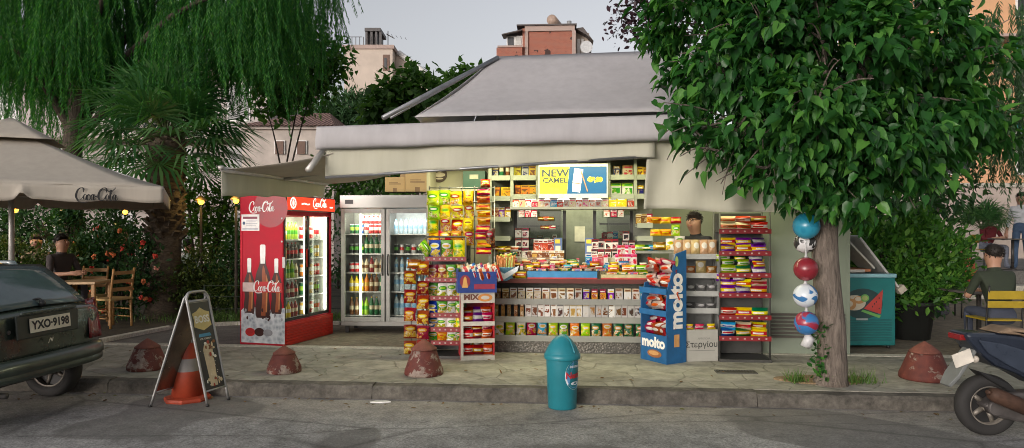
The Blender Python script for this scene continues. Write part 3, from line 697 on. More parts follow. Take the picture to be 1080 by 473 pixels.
def cream_block():
    Y = 62.; k = Y/F; p = W(363, 40, Y)
    t = thing('apartment_block', 'cream apartment block with a dark rooftop shed and stepped right side', 'building', (p.x, Y, 0))
    X = lambda px: (px-363)*k; Z = lambda py: CAMZ-(py-HZ)*k
    top = Z(52)
    MB().bx(0, X(414), 0, 9, 0, top).build('wall', [cream], t)
    mb = MB(); mb.prism([(X(414.2), Z(230)), (X(414.2), top-.15), (X(417), top-.2), (X(458), Z(84)), (X(458), Z(230))], 14, 0, Matrix(((1,0,0,0),(0,0,1,1.5),(0,1,0,0),(0,0,0,1)))); mb.build('wing', [cream], t)
    mb = MB(); mb.tube([(X(417), 1.45, top+.05), (X(459), 1.45, Z(83))], .28, 6); mb.build('cornice', [white], t)
    MB().bx(-.15, X(414)+.15, -.15, 9.1, top+.005, top+.35).build('parapet', [plaster], t)
    for a, b in ((58, 75), (79, 95), (99, 115)):
        w_ = MB().bx(X(404), X(411), -.05, .2, Z(b), Z(a)).build('window', [brownsh], t); MB().bx(X(405.5), X(408), -.10, -.06, Z(b)+.2, Z(a)-.3).build('pane', [dark], w_)
    s_ = MB(); s_.bx(X(382), X(399), 1, 4, top+1.9, top+2.2); 
    for xx in (382.5, 388, 393, 397.5): s_.bx(X(xx), X(xx)+.2, 1.1, 1.35, top+.35, top+1.9)
    s_.bx(X(384), X(396), 1.5, 3.8, top+.35, top+1.85).build('shed', [M('shed_dark', (.09, .085, .085), .6)], t)
    mb = MB()
    for i in range(8): mb.tube([(X(366)+i*.35, .4, top+.35), (X(366)+i*.35, .4, top+1.2)], .03, 4)
    mb.tube([(X(366), .4, top+1.2), (X(381), .4, top+1.2)], .03, 4); mb.build('railing', [roofd], t)
    mb = MB(); mb.tube([(X(405), 2, top), (X(405), 2, top+2.2)], .04, 4); mb.tube([(X(403.5), 2, top+1.9), (X(412), 2, top+1.5)], .04, 4)
    for i in range(5): mb.tube([(X(404.5)+i*.14*3, 1.6, top+1.85-.09*i), (X(404.5)+i*.42, 2.4, top+1.85-.09*i)], .02, 4)
    mb.build('aerial', [roofd], t)
cream_block()
def brick_block():
    Y = 46.; k = Y/F; p = W(540, 60, Y); t = thing('brick_building', 'upper storey of a red brick building with a water tank above the canopy', 'building', (p.x, Y, 0), -.06)
    X = lambda px: (px-540)*k; Z = lambda py: CAMZ-(py-HZ)*k
    MB().bx(X(557), X(603), .12, 6, 0, Z(33.6)).build('wall', [brick], t)
    fr = MB(); fr.bx(X(553.5), X(606), 0, 6.2, Z(33.4), Z(28)); fr.bx(X(553.5), X(556.9), 0, .4, 0, Z(33.45)); fr.bx(X(603.1), X(607), 0, 6.2, 0, Z(33.45)); fr.build('frame', [plaster], t)
    MB().bx(X(545), X(608), -.12, 6.4, Z(27.9), Z(26.6)).build('roof', [roofd], t)
    MB().bx(X(551), X(553.4), .05, 4, 0, Z(30.2)).build('pier', [brick], t)
    MB().bx(X(524), X(551), -.3, 3, 0, Z(51.5)).build('parapet', [brick], t)
    MB().bx(X(525), X(552), -.35, 3, Z(51.4), Z(49.5)).build('ledge', [plaster], t)
    w_ = MB().bx(X(534), X(551), .3, 1.4, Z(49.4), Z(36.8)).build('window', [white], t)
    MB().bx(X(535), X(541.5), .24, .29, Z(46.8), Z(38.6)).build('pane', [dark], w_); MB().bx(X(543.5), X(549.5), .24, .29, Z(46.8), Z(38.6)).build('pane', [M('pale_curtain', (.5, .5, .47), .6)], w_)
    mb = MB(); mb.add([(X(529.5), -.4, Z(38.6)), (X(551), -.4, Z(34)), (X(551), 1.5, Z(30)), (X(529.5), 1.5, Z(35)), (X(529.5), -.4, Z(37.6)), (X(551), -.4, Z(33)), (X(551), 1.5, Z(29)), (X(529.5), 1.5, Z(34))], [(0,3,2,1),(4,5,6,7),(0,1,5,4),(1,2,6,5),(2,3,7,6),(3,0,4,7)]); mb.build('porch_roof', [roofd], t)
    MB().bx(X(607.2), X(622), 1.2, 6, 0, Z(31)).build('side_wall', [cream], t)
    mb = MB(); mb.prism([(X(607), Z(29.5)), (X(615), Z(28.3)), (X(626), Z(43)), (X(618), Z(36))], 5, 0, Matrix(((1,0,0,0),(0,0,1,.4),(0,1,0,0),(0,0,0,1)))); mb.build('eave', [roofd], t)
    for xx in (609, 613): MB().bx(X(xx), X(xx)+.18, 1.0, 1.19, Z(58), Z(38)).build('window', [white], t)
    tk = MB(); tk.tube([(X(581.5), .4, Z(19.5)), (X(588), 1.6, Z(21.5))], .24+.1, 14); tk.tube([(X(582.5), .6, Z(27)), (X(582.5), .6, Z(21))], .04, 4); tk.tube([(X(587), 1.2, Z(27)), (X(587), 1.2, Z(23))], .04, 4); tk.build('water_tank', [M('tank_tan', (.38, .28, .22), .6)], t)
    MB().tube([(X(600.5), 1, Z(27)), (X(600.5), 1, Z(19))], .16, 10).build('flue', [M('galvanised', (.45, .46, .46), .4, .6)], t)
    MB().tube([(X(562), 1, Z(27)), (X(562), 1, Z(22))], .03, 4).build('aerial', [roofd], t)
    MB().lathe([(.02, 0), (.3, .05), (.42, .14)], 14, 0, Matrix.Translation((X(618.5), .6, Z(49))) @ Matrix.Rotation(PI/2, 4, 'X')).build('satellite_dish', [M('galvanised', (.45, .46, .46), .4, .6)], t)
brick_block()
def roof_m():
    m, nt, b, o = newmat('clay_roof_tiles'); v = coord(nt); wv = node(nt, 'ShaderNodeTexWave'); wv.inputs['Scale'].default_value = 2.2; wv.inputs['Distortion'].default_value = 1.5; nt.links.new(v, wv.inputs[0])
    n1 = noise(nt, v, 5, 5, .7); c = ramp(nt, n1, [(.3, (.13, .07, .055)), (.6, (.25, .15, .12)), (.8, (.30, .21, .17))]); nt.links.new(mixc(nt, .5, c, wv.outputs[0], 'OVERLAY'), b.inputs['Base Color'])
    b.inputs['Roughness'].default_value = .9; bump(nt, b, wv.outputs[1], .8, .08); return m
rtile = roof_m()
def low_house():
    Y = 24.; k = Y/F; p = W(270, 150, Y); t = thing('tiled_house', 'old pale house with a low clay tiled roof behind the palm', 'building', (p.x, Y, 0))
    X = lambda px: (px-270)*k; Z = lambda py: CAMZ-(py-HZ)*k
    MB().bx(X(255), X(352), 0, 7, 0, Z(137)).build('wall', [wallmat('stained_pink_plaster', (.50, .44, .39), 1.5, .22)], t)
    MB().bx(X(254), X(353), -.12, 7, Z(136.9), Z(134)).build('cornice', [pink], t)
    mb = MB(); z0, z1 = Z(133.9), CAMZ+(HZ-119.5)/F*27.2
    mb.add([(X(252), -.3, z0), (X(355), -.3, z0), (X(355), 7.2, z0), (X(252), 7.2, z0), (X(296), 3.2, z1), (X(322), 3.2, z1)], [(0,1,5,4), (1,2,5), (2,3,4,5), (3,0,4), (3,2,1,0)])
    mb.build('roof', [rtile], t)
    for a in (313, 290):
        w_ = MB().bx(X(a), X(a+11), -.06, .1, Z(163), Z(148.5)).build('window', [white], t); MB().bx(X(a)+.04, X(a+11)-.04, -.1, -.065, Z(163), Z(149.5)).build('shutter', [brownsh], w_)
low_house()
def flats(name, label, x, y, wd, hh, dp, mt, floors, bays, awn=None, rz=0.):
    t = thing(name, label, 'building', (x, y, 0), rz)
    MB().bx(0, wd, 0, dp, 0, hh).build('wall', [mt], t); MB().bx(-.2, wd+.2, -.2, dp+.2, hh+.003, hh+.4).build('parapet', [plaster], t)
    fh = hh/floors
    for i in range(floors):
        MB().bx(.3, wd-.3, -1.1, -.004, fh*i+fh*.9-.12, fh*i+fh*.9).build('balcony_slab', [plaster], t)
        for j in range(bays):
            xx = (j+.3)*wd/bays; w_ = MB().bx(xx, xx+wd/bays*.4, -.05, .1, fh*i+.6, fh*i+fh*.8).build('window', [white], t)
            MB().bx(xx+.08, xx+wd/bays*.4-.08, -.09, -.055, fh*i+.7, fh*i+fh*.8-.1).build('pane', [dark], w_)
            if awn: MB().add([(xx-.4, -.1, fh*i+fh*.86), (xx+wd/bays*.55, -.1, fh*i+fh*.86), (xx+wd/bays*.55, -1.3, fh*i+fh*.62), (xx-.4, -1.3, fh*i+fh*.62), (xx-.4, -.1, fh*i+fh*.89), (xx+wd/bays*.55, -.1, fh*i+fh*.89), (xx+wd/bays*.55, -1.3, fh*i+fh*.65), (xx-.4, -1.3, fh*i+fh*.65)], [(0,3,2,1),(4,5,6,7),(0,1,5,4),(1,2,6,5),(2,3,7,6),(3,0,4,7)]).build('awning', [awn], t)
flats('apartment_block', 'pale pink apartment block glimpsed through the weeping tree', -29, 34, 17, 9.5, 8, wallmat('mauve_plaster', (.44, .40, .375)), 3, 6, None)
flats('apartment_block', 'orange apartment block with turquoise awnings at the top right', 17.5, 30, 16, 13.5, 8, wallmat('orange_plaster', (.62, .36, .20)), 4, 5, M('turquoise_awning', (.03, .30, .28), .8), -.05)
t = thing('garden_wall', 'long pale pinkish wall behind the terrace people', 'wall', (15, 24, 0)); MB().bx(-6.5, 14, 0, .4, 0, 3.1).build('panel', [wallmat('salmon_plaster', (.50, .42, .36), 1.2, .2)], t); MB().bx(-6.6, 14.1, -.06, .46, 3.103, 3.25).build('coping', [concrete], t)
# raised terrace with two steps
slab('terrace', plaza_m, [Vector((7.6, 15.6, 0)), Vector((30, 14.6, 0)), Vector((30, 22, 0)), Vector((7.6, 22, 0))], 0, .72)
slab('terrace_step', concrete, [Vector((7.2, 15.2, 0)), Vector((30, 14.2, 0)), Vector((30, 14.597, 0)), Vector((7.6, 15.597, 0))], 0, .42)
# ------------------------------------------------------------------ kiosk
KO = Vector((.70, 8.47, PAV)); cK, sK = math.cos(KROT), math.sin(KROT)
KM = Matrix.Translation(KO) @ Matrix.Rotation(KROT, 4, 'Z')
def kl(px, py, v):          # kiosk coordinates (along, up) of an image point at depth v behind the counter front
    a = (px-CX)/F; t = (v-KO.x*sK+KO.y*cK)/(cK-a*sK)
    dx, dy = t*a-KO.x, t-KO.y
    return dx*cK+dy*sK, CAMZ-(py-HZ)/F*t-PAV
def ku(px, v): return kl(px, HZ, v)[0]
def kw(px, py, v): return kl(px, py, v)[1]
def kworld(u, v, w_): return KM @ Vector((u, v, w_))
steel = M('brushed_steel', (.30, .30, .28), .36, .9, var=.08, scale=3)
shelfg = M('shelf_grey', (.25, .255, .22), .45, .1, var=.08)
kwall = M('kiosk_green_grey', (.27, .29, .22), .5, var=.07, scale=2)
kcream = M('kiosk_cream', (.42, .40, .29), .6, var=.06, scale=2)
kdark = M('kiosk_dark_trim', (.05, .05, .045), .5)
black = M('black_plastic', (.018, .018, .018), .45)
rubber = M('rubber', (.022, .021, .02), .8, bmp=.2)
kredw = M('counter_red', (.10, .022, .018), .7)
tubeE = EM('fluorescent_tube', (1., .98, .80), 5.)
def checker_plate():
    m, nt, b, o = newmat('checker_plate'); v = coord(nt); ck = node(nt, 'ShaderNodeTexVoronoi'); ck.inputs['Scale'].default_value = 42; nt.links.new(v, ck.inputs[0])
    nt.links.new(ramp(nt, ck.outputs[0], [(.1, (.24, .225, .19)), (.5, (.12, .115, .10))]), b.inputs['Base Color']); b.inputs['Metallic'].default_value = .7; b.inputs['Roughness'].default_value = .45
    bump(nt, b, ck.outputs[0], .6, .006); return m
kiosk = thing('kiosk', 'brightly lit street kiosk with a serving counter and shelves full of sweets', 'kiosk', KO, KROT)
UL, UR = ku(455, .1), ku(893, .2)
c0, c1 = ku(519, 0), ku(694, 0)
def kp(name, mb, mts, bevel=0.): return mb.build(name, mts, kiosk, bevel)
kp('plinth', MB().bx(c0, c1, .05, .5, 0, .20), [checker_plate()])
mb = MB()
mb.bx(c0, c1, .34, .36, .20, .90); mb.bx(c0-.02, c0, .0, .5, 0, .9); mb.bx(c1, c1+.02, .0, .5, 0, .9); kp('counter_back', mb, [M('counter_gap_shade', (.11, .105, .085), .6)])  # back coloured dark: shade between the packets is put into its colour
SHZ = [.205, .435, .655]
for z in SHZ: kp('counter_shelf', MB().bx(c0+.001, c1-.001, .0, .339, z-.055, z).bx(c0+.001, c1-.001, -.012, .0, z-.06, z+.012), [shelfg])
kp('counter_top', MB().bx(c0-.03, c1+.03, -.06, .62, .872, .90).bx(c0-.03, c1+.03, -.075, -.06, .862, .915, 1), [shelfg, kredw])
# upper display: posts, shelves, service window
PV = .12
posts = [ku(p, PV) for p in (517, 540, 567, 642, 670, 690)]
W236 = 2.40
for u in posts: kp('shelf_post', MB().bx(u-.02, u+.02, PV-.02, PV+.02, .902 if u in (posts[0],) else 1.80, W236), [kwall])
za, zb, zc, zd = kw(600, 186, PV), kw(600, 206, PV), kw(600, 218.5, PV), kw(600, 228, PV)
for (u0, u1, zs) in ((posts[0]+.021, posts[1]-.021, (za, zb-.02, zd-.02, kw(530, 250, PV))), (posts[1]+.021, posts[2]-.021, (za, zb)), (posts[3]+.021, posts[4]-.021, (za, zb)), (posts[4]+.021, posts[5]-.021, (za, zb, zd-.1, kw(680, 250, PV)))):
    for z in zs: kp('display_shelf', MB().bx(u0, u1, PV-.03, PV+.26, z-.035, z).bx(u0, u1, PV-.038, PV-.03, z-.05, z+.012), [kwall])
kp('display_shelf', MB().bx(posts[1]-.02, posts[4]+.02, PV-.06, PV+.25, zc-.03, zc), [shelfg])
kp('display_back', MB().bx(posts[0], posts[5], PV+.27, PV+.29, zb-.04, W236).bx(posts[0], posts[1], PV+.27, PV+.29, .902, zb-.045).bx(posts[4], posts[5], PV+.27, PV+.29, .902, zb-.045), [M('display_gap_shade', (.13, .14, .105), .6)])  # dark olive back carries the shade behind the goods in its colour
for u_ in (posts[1]+.02, ku(595, PV), ku(628, PV), posts[4]-.02): kp('window_frame', MB().bx(u_-.02, u_+.02, PV+.3, PV+.34, .902, zc-.035), [kdark])
kg = GLASS('window_glass', (.75, .80, .76), .09)
kp('window_pane', MB().bx(posts[1]+.041, ku(595, PV)-.021, PV+.315, PV+.321, .902, zc-.04), [kg]); kp('window_pane', MB().bx(ku(628, PV)+.021, posts[4]-.041, PV+.315, PV+.321, .902, zc-.04), [kg])
# shell: left wing, right wing, inside
kp('left_wall', MB().bx(UL, posts[0]-.021, .42, .46, 0, W236).bx(UL-.04, UL-.001, .0, 2.3, 0, W236), [kcream])
ro0, ro1 = ku(690, .2)+.03, ku(759, .2)
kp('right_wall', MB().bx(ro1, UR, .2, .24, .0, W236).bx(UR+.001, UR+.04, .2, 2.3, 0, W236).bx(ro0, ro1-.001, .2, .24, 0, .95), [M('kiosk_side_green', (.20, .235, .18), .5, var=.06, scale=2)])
mb = MB()
for i in range(7): mb.bx(ku(812, .2), UR-.03, .165, .199, .20+i*.045, .225+i*.045)
kp('louvre', mb, [M('louvre_brown', (.07, .06, .05), .5)])
kp('inner_wall', MB().bx(UL+.001, UR-.001, 2.26, 2.3, 0, W236), [kwall]); kp('floor', MB().bx(UL+.001, UR-.001, .51, 2.259, .0, .2), [kdark])
kp('roof', MB().bx(UL-.1, UR+.1, -.18, 2.4, W236+.003, W236+.1).bx(UL-.1, UR+.1, -.2, -.181, W236-.03, W236+.1), [shelfg])
# inside: grey partition with a notice, shelf unit
kp('partition', MB().bx(ku(592, 1.3), ku(640, 1.3), 1.3, 1.33, .2, 2.2), [M('partition_grey', (.22, .24, .21), .5)])
kp('partition', MB().bx(ku(542, 1.05), ku(592, 1.05)-.01, 1.05, 1.08, .2, 1.75), [M('partition_dark', (.10, .11, .095), .4)])
kp('partition', MB().bx(ku(640, 1.05)+.01, ku(668, 1.05), 1.05, 1.08, .2, 1.75), [MATS['partition_dark']])
mb = MB(); mb.bx(ku(606, 1.29), ku(617, 1.29), 1.292, 1.298, kw(610, 255, 1.3), kw(610, 239, 1.3)); kp('notice', mb, [M('paper', (.62, .60, .52), .8)])
# -- lamps: tubes that light the display
def lamp(label, u0, u1, v, w_, pw, wid=.08, rx=0.):
    t = thing('strip_light', label, 'strip light', kworld((u0+u1)/2, v, w_), KROT); L = u1-u0
    MB().bx(-L/2, L/2, -.035, .035, 0, .04).build('housing', [white], t)
    MB().tube([(-L/2+.03, 0, -.02), (L/2-.03, 0, -.02)], .016, 10).build('tube', [tubeE], t)
    a = area('strip_lamp', (0, 0, -.045), (L, wid), pw, (1, .94, .56), (rx, 0, 0)); a.parent = t
lamp('strip light under the canopy before the left display', UL+.1, posts[1]-.05, -.36, 2.44, LP*1.0, .08, .12)
lamp('strip light under the canopy before the service window', posts[1], posts[4], -.36, 2.44, LP*1.15, .08, .12)
lamp('strip light under the canopy before the wire rack', posts[5], ku(850, -.6), -.36, 2.44, LP*.9, .08, .12)
lamp('strip light behind the lit advert over the window', posts[1]+.1, posts[4]-.1, PV+.02, zb-.045, LP*.28, .05)
lamp('strip light on the ceiling inside the kiosk', ku(560, 1.), ku(660, 1.), .85, 2.33, LP*1.2)
lamp('strip light on the ceiling behind the shop assistant', ku(720, 1.4), ku(790, 1.4), 1.5, 2.33, LP*.5)
# -- lit advert
sb = thing('advert_lightbox', 'lit yellow and blue cigar advert box above the service window', 'sign', kworld((ku(568, 0)+ku(641, 0))/2, 0, (kw(604, 209, 0)+kw(604, 173, 0))/2), KROT)
hw_, hh_ = (ku(641, 0)-ku(568, 0))/2, (kw(604, 173, 0)-kw(604, 209, 0))/2
MB().bx(-hw_, hw_, .003, .11, -hh_, hh_).bx(-hw_, hw_, -.006, .0025, hh_-.035, hh_).bx(-hw_, hw_, -.006, .0025, -hh_, -hh_+.05).bx(-hw_, -hw_+.012, -.006, .0025, -hh_+.05, hh_-.035).bx(hw_-.012, hw_, -.006, .0025, -hh_+.05, hh_-.035).build('case', [M('sign_case', (.62, .62, .54), .4, .2)], sb)
P = PL((0, 0, 0), (1, 0, 0), (0, 0, 1)); x0, x1, y0, y1 = -hw_+.013, hw_-.013, -hh_+.051, hh_-.036; xm0, xm1 = -.075, -.045
E = lambda n, c, s=.95: EM('lit_'+n, c, s*.42)
mb = MB(); mb.poly([(x0, y0), (xm0, y0), (xm1, y1), (x0, y1)], 0, P, .0); mb.poly([(xm0, y0), (x1, y0), (x1, y1), (xm1, y1)], 1, P, .0)
tx = x0+.19; mb.text('NEW', .125, 2, P, (tx, y1-.080), .002, bold=.004, sx=1.15); mb.text('CAMEL', .084, 2, P, (tx, y1-.168), .002, bold=.003, sx=1.15); mb.text('CIGARILLOS', .044, 3, P, (tx, y1-.222), .002, bold=.002, sx=1.05)
mb.ell(tx-.04, y0+.06, .022, .018, 4, P, .002); mb.ell(tx+.02, y0+.055, .03, .012, 4, P, .002); mb.bx
mb.poly([(-.005, y0+.14), (.10, y0+.125), (.125, y1-.035), (.02, y1-.015)], 5, P, .002); mb.poly([(-.01, y0+.03), (.085, y0+.015), (.10, y0+.115), (-.004, y0+.13)], 5, P, .002); mb.poly([(-.004, y0+.128), (.10, y0+.113), (.10, y0+.125), (-.004, y0+.14)], 6, P, .003)
mb.poly([(.17, y0+.02), (.185, y0+.03), (.105, y1-.05), (.09, y1-.06)], 6, P, .004); mb.poly([(.176, y0+.028), (.18, y0+.03), (.10, y1-.057), (.096, y1-.06)], 7, P, .005)
mb.text('€3,80', .072, 0, P, (.268, .012), .002, bold=.007)
mb.build('face', [E('yellow', (.95, .82, .03), 1.15), E('blue', (.003, .075, .19), 1.), E('navy', (.03, .05, .06), .5), E('olive', (.45, .40, .03)), E('lime', (.70, .72, .05)), E('white', (.90, .86, .78), 1.), E('brown', (.20, .10, .07)), E('tan', (.65, .32, .16))], sb)
# ------------------------------------------------------------------ canopy and awnings
def m_canvas(name, c, stain=.08):
    m, nt, b, out = newmat(name); v = coord(nt)
    n1 = noise(nt, v, 1.4, 5, .65); mp = node(nt, 'ShaderNodeMapping'); mp.inputs['Scale'].default_value = (9, 9, .8); nt.links.new(v, mp.inputs[0]); n2 = noise(nt, mp.outputs[0], 1, 4, .6)
    c1 = tuple(x*(1-stain) for x in c); cc = ramp(nt, n1, [(.32, c1), (.62, c)]); cc = mixc(nt, .18, cc, ramp(nt, n2, [(.3, .30), (.65, .62)]), 'OVERLAY')
    nt.links.new(cc, b.inputs['Base Color']); b.inputs['Roughness'].default_value = .85; bump(nt, b, noise(nt, v, 160, 2), .15, .003)
    t = node(nt, 'ShaderNodeBsdfTranslucent'); nt.links.new(cc, t.inputs[0]); mx = node(nt, 'ShaderNodeMixShader'); mx.inputs[0].default_value = .22
    nt.links.new(b.outputs[0], mx.inputs[1]); nt.links.new(t.outputs[0], mx.inputs[2]); nt.links.new(mx.outputs[0], out.inputs[0]); return m
canvas = m_canvas('grey_canvas', (.53, .515, .52)); canvas2 = m_canvas('cream_canvas', (.60, .59, .47)); canvas3 = m_canvas('beige_canvas', (.56, .51, .43))
def cloth(name, corners, nu, nv, fn, mt, parent, thick=.006):
    """quad sheet a-b (bottom) d-c (top) with a displacement fn(u, v) -> vector, given a little thickness"""
    a, b, c, d = [Vector(p) for p in corners]; vs, fs = [], []
    for j in range(nv+1):
        for i in range(nu+1):
            u, v = i/nu, j/nv; p = a.lerp(b, u).lerp(d.lerp(c, u), v)+Vector(fn(u, v)); vs.append(p)
    for j in range(nv):
        for i in range(nu): k = j*(nu+1)+i; fs.append((k, k+1, k+nu+2, k+nu+1))
    mb = MB(); mb.add(vs, fs, 0, None, True); o = mb.build(name, [mt], parent)
    s = o.modifiers.new('s', 'SOLIDIFY'); s.thickness = thick; s.offset = 0; return o
cn = thing('kiosk_canopy', 'large grey canvas canopy with a hanging front flap over the kiosk', 'canopy', (0, 7.2, 0))
inv = Vector((0, -7.2, 0))
VL, VR = W(341, 160, 7.28), W(775, 142, 6.98)
YF = lambda x: 7.28+(x-VL.x)*(6.98-7.28)/(VR.x-VL.x)
def fx(px, py, dy=0.):
    a = (px-CX)/F; s = (6.98-7.28)/(VR.x-VL.x); Y = (7.28-VL.x*s)/(1-a*s)+dy; return Vector((a*Y, Y, CAMZ-(py-HZ)/F*Y))+inv
# slope: ridge to front edge
r0, r1 = W(524, 60, 8.95)+inv, W(745, 52, 8.75)+inv
f0, f1 = fx(438, 123.5, .04), fx(760, 116.5, .04)
sag = lambda u, v: (0, 0, -.07*math.sin(PI*v)*(1-.3*u)+.012*math.sin(u*17)*math.sin(PI*v))
cloth('roof_cloth', (f0, f1, r1, r0), 30, 12, sag, canvas, cn)
bk0 = Vector((r0.x-.6, r0.y+1.9, f0.z)); bk1 = Vector((r1.x+.5, r1.y+1.9, f0.z))
cloth('roof_cloth', (bk1, bk0, r0+Vector((0, .01, 0)), r1+Vector((0, .01, 0))), 8, 6, lambda u, v: (0, 0, -.05*math.sin(PI*v)), canvas, cn)
cloth('roof_cloth', (bk0, f0+Vector((-.01, .01, 0)), r0+Vector((-.012, 0, 0)), r0+Vector((-.012, .02, 0))), 6, 6, lambda u, v: (0, 0, -.03*math.sin(PI*v)), canvas, cn)
# front flap: rolled upper band, then the hanging lower band
tl, tr = fx(334, 134, .0), fx(752, 119.5, .0); ml, mr = fx(334, 158.5, .0), fx(752, 147, .0)
wav = lambda u: .010*math.sin(u*23)+.008*math.sin(u*41+1)
cloth('front_roll', (ml, mr, tr, tl), 60, 8, lambda u, v: (0, -.045*math.sin(PI*v**.7)+.016*math.sin(u*19+v*2)*(1-v)-.02*(1-v), wav(u)*.35*(1-v)+.006*math.sin(u*6)*(1-v)), canvas, cn, .008)
ll, lr = fx(343, 188, .05), fx(690, 165.5, .05); l2, r2 = fx(343, 156, .05), fx(690, 146, .05)
cloth('flap', (ll, lr, r2, l2), 50, 8, lambda u, v: (0, .022*math.sin(u*30)*(1-v)+.01*math.sin(u*11), wav(u)*(1-v)*.7), canvas2, cn, .006)
mb = MB(); mb.tube([fx(343, 187.5, .05), fx(690, 165, .05)], .016, 8);
mb.tube([W(525, 61, 8.85)+inv, W(404, 124.5, 7.5)+inv], .028, 8); mb.tube([W(519, 65, 8.9)+inv, W(412, 124.5, 7.7)+inv], .015, 6); mb.build('bar', [M('grey_steel_bar', (.30, .31, .32), .4, .7)], cn)
mb = MB(); mb.tube([W(341, 159, 7.34)+inv, W(325, 180, 7.1)+inv], [.03, .035], 8); mb.build('arm', [M('pale_metal', (.50, .48, .44), .45, .4)], cn)
mb = MB(); mb.tube([W(371, 168, 7.4)+inv, W(370.5, 186, 7.4)+inv], .012, 6); mb.tube([W(371, 182, 7.4)+inv, W(370, 187, 7.4)+inv], .02, 6); mb.build('crank_hook', [M('rusty_hook', (.16, .09, .05), .7)], cn)
# legs of the frame carry it behind the displays
mb = MB()
for (x, y) in ((r0.x, r0.y+.3), (r1.x, r1.y+.3)): mb.tube([(x, y, 2.4+PAV+.1), (x, y, r0.z-.02)], .03, 8)
mb.build('mast', [MATS['grey_steel_bar']], cn)
# left side awning
la = thing('side_awning', 'beige awning slanting down over the red drinks fridge', 'awning', (-2.6, 8, 0)); iv = Vector((2.6, -8, 0))
A_, N_, E_, C_ = Vector((-2.9, 6.95, 2.25))+iv, W(403, 148, 7.5)+iv, W(450, 172.5, 9.0)+iv, W(345, 194, 9.15)+iv
cloth('cloth', (A_, C_, E_, N_), 16, 16, lambda u, v: (0, 0, -.05*math.sin(PI*v)-.012*math.sin(u*14)*math.sin(PI*v)), canvas3, la)
A2, C2 = A_+Vector((0, 0, -.27)), C_+Vector((0, 0, -.175))
cloth('flap', (A2, C2, C_, A_), 26, 5, lambda u, v: (.025*math.sin(u*24)*(1-v)-.02, 0, .008*math.sin(u*31)*(1-v)), canvas2, la)
mb = MB(); mb.tube([A_+Vector((0, -.03, .0)), C_], .028, 8); mb.tube([A_.lerp(C_, .5)+Vector((.02, 0, -.02)), N_.lerp(E_, .62)+Vector((-.05, 0, -.05))], .02, 8); mb.tube([A_+Vector((0, -.05, 0)), A_+Vector((0, -.06, .03))], .03, 8, 0); mb.build('bar', [MATS['pale_metal']], la)
# right drop curtain
dc = thing('drop_curtain', 'pale cream canvas curtain hanging behind the tree leaves', 'curtain', (2.5, 7, 0)); iv = Vector((-2.5, -7, 0))
def dcp(px, py, Y): return W(px, py, Y)+iv
a, b, c, d = dcp(679, 221.5, 7.14), dcp(858, 226, 6.98), dcp(858, 140, 6.98), dcp(683, 148, 7.14)
cloth('cloth', (a, b, c, d), 44, 14, lambda u, v: (0, .05*math.sin(u*10.5+v*1.5)*(1-v*.6)+.035*math.sin(u*21-v*2), (.016*math.sin(u*9+.4)+.02*math.sin(PI*u))*(1-v)-.02*u), canvas2, dc, .006)
MB().tube([dcp(680, 147, 7.15), dcp(862, 139, 6.99)], .02, 8).build('bar', [MATS['pale_metal']], dc)
# ------------------------------------------------------------------ red drinks fridge
FO = Vector((-2.92, 8.95, PAV)); FR = math.radians(74)
fr = thing('drinks_fridge', 'tall red drinks fridge with a bottle picture on its side and sliding glass doors', 'fridge', FO, FR)
fred = M('fridge_red', (.42, .006, .022), .6, var=.12, scale=2, spec=.25); fblack = M('fridge_black', (.02, .02, .02), .4); redlit = EM('header_red', (.90, .05, .015), .75)
FW, FD, FH = 1.2, .70, 1.97
MB().bx(0, FW, .05, FD, .0, .30).bx(0, FW, .66, FD, .30, 1.70).bx(0, .03, .05, .66, .3, 1.70).bx(FW-.03, FW, .05, .66, .3, 1.70).bx(0, FW, .05, FD, 1.70, FH).build('cabinet', [fred], fr, .008)
inner = M('fridge_lining', (.80, .80, .74), .4)
MB().bx(.031, FW-.031, .65, .659, .301, 1.699).bx(.031, .036, .1, .65, .301, 1.699).bx(FW-.036, FW-.031, .1, .65, .301, 1.699).build('lining', [inner], fr)
mb = MB()
for i in range(7): mb.bx(.03, FW-.03, .012+.0*i, .049, .03+.036*i, .055+.036*i)
mb.bx(.0, FW, .03, .049, .0, .295); mb.build('grille', [M('grille_red', (.55, .03, .02), .4)], fr)
hd = MB().bx(0, FW, .0, .049, 1.76, FH-.01).build('header', [fblack], fr, .01)
P = PL((0, -.002, 1.77), (1, 0, 0), (0, 0, 1)); mb = MB()
mb.bx(.02, FW-.02, -.012, -.001, 1.775, FH-.022, 0)
P = PL((0, -.0135, 1.77), (1, 0, 0), (0, 0, 1))
mb.ell(.14, .095, .07, .075, 1, P); mb.ell(.14, .095, .05, .055, 0, P, .001); mb.ell(.14, .095, .022, .045, 1, P, .002)
mb.text('enjoy an ice', .05, 1, P, (.42, .085), .0015, shear=.2) if False else None
mb.stroke([(.33,.085),(.40,.095),(.47,.085),(.53,.092)], [.018,.02,.018,.016], 1, P, .0015)
m2 = Matrix.Translation((.60, .055, .0015)); wordmark(mb, P @ m2, .36, 1); mb.poly([(1.04, .05), (1.12, .05), (1.12, .07), (1.04, .07)], 1, P, .0015)
mb.build('header_face', [redlit, EM('header_white', (1, .92, .80), .9)], hd)
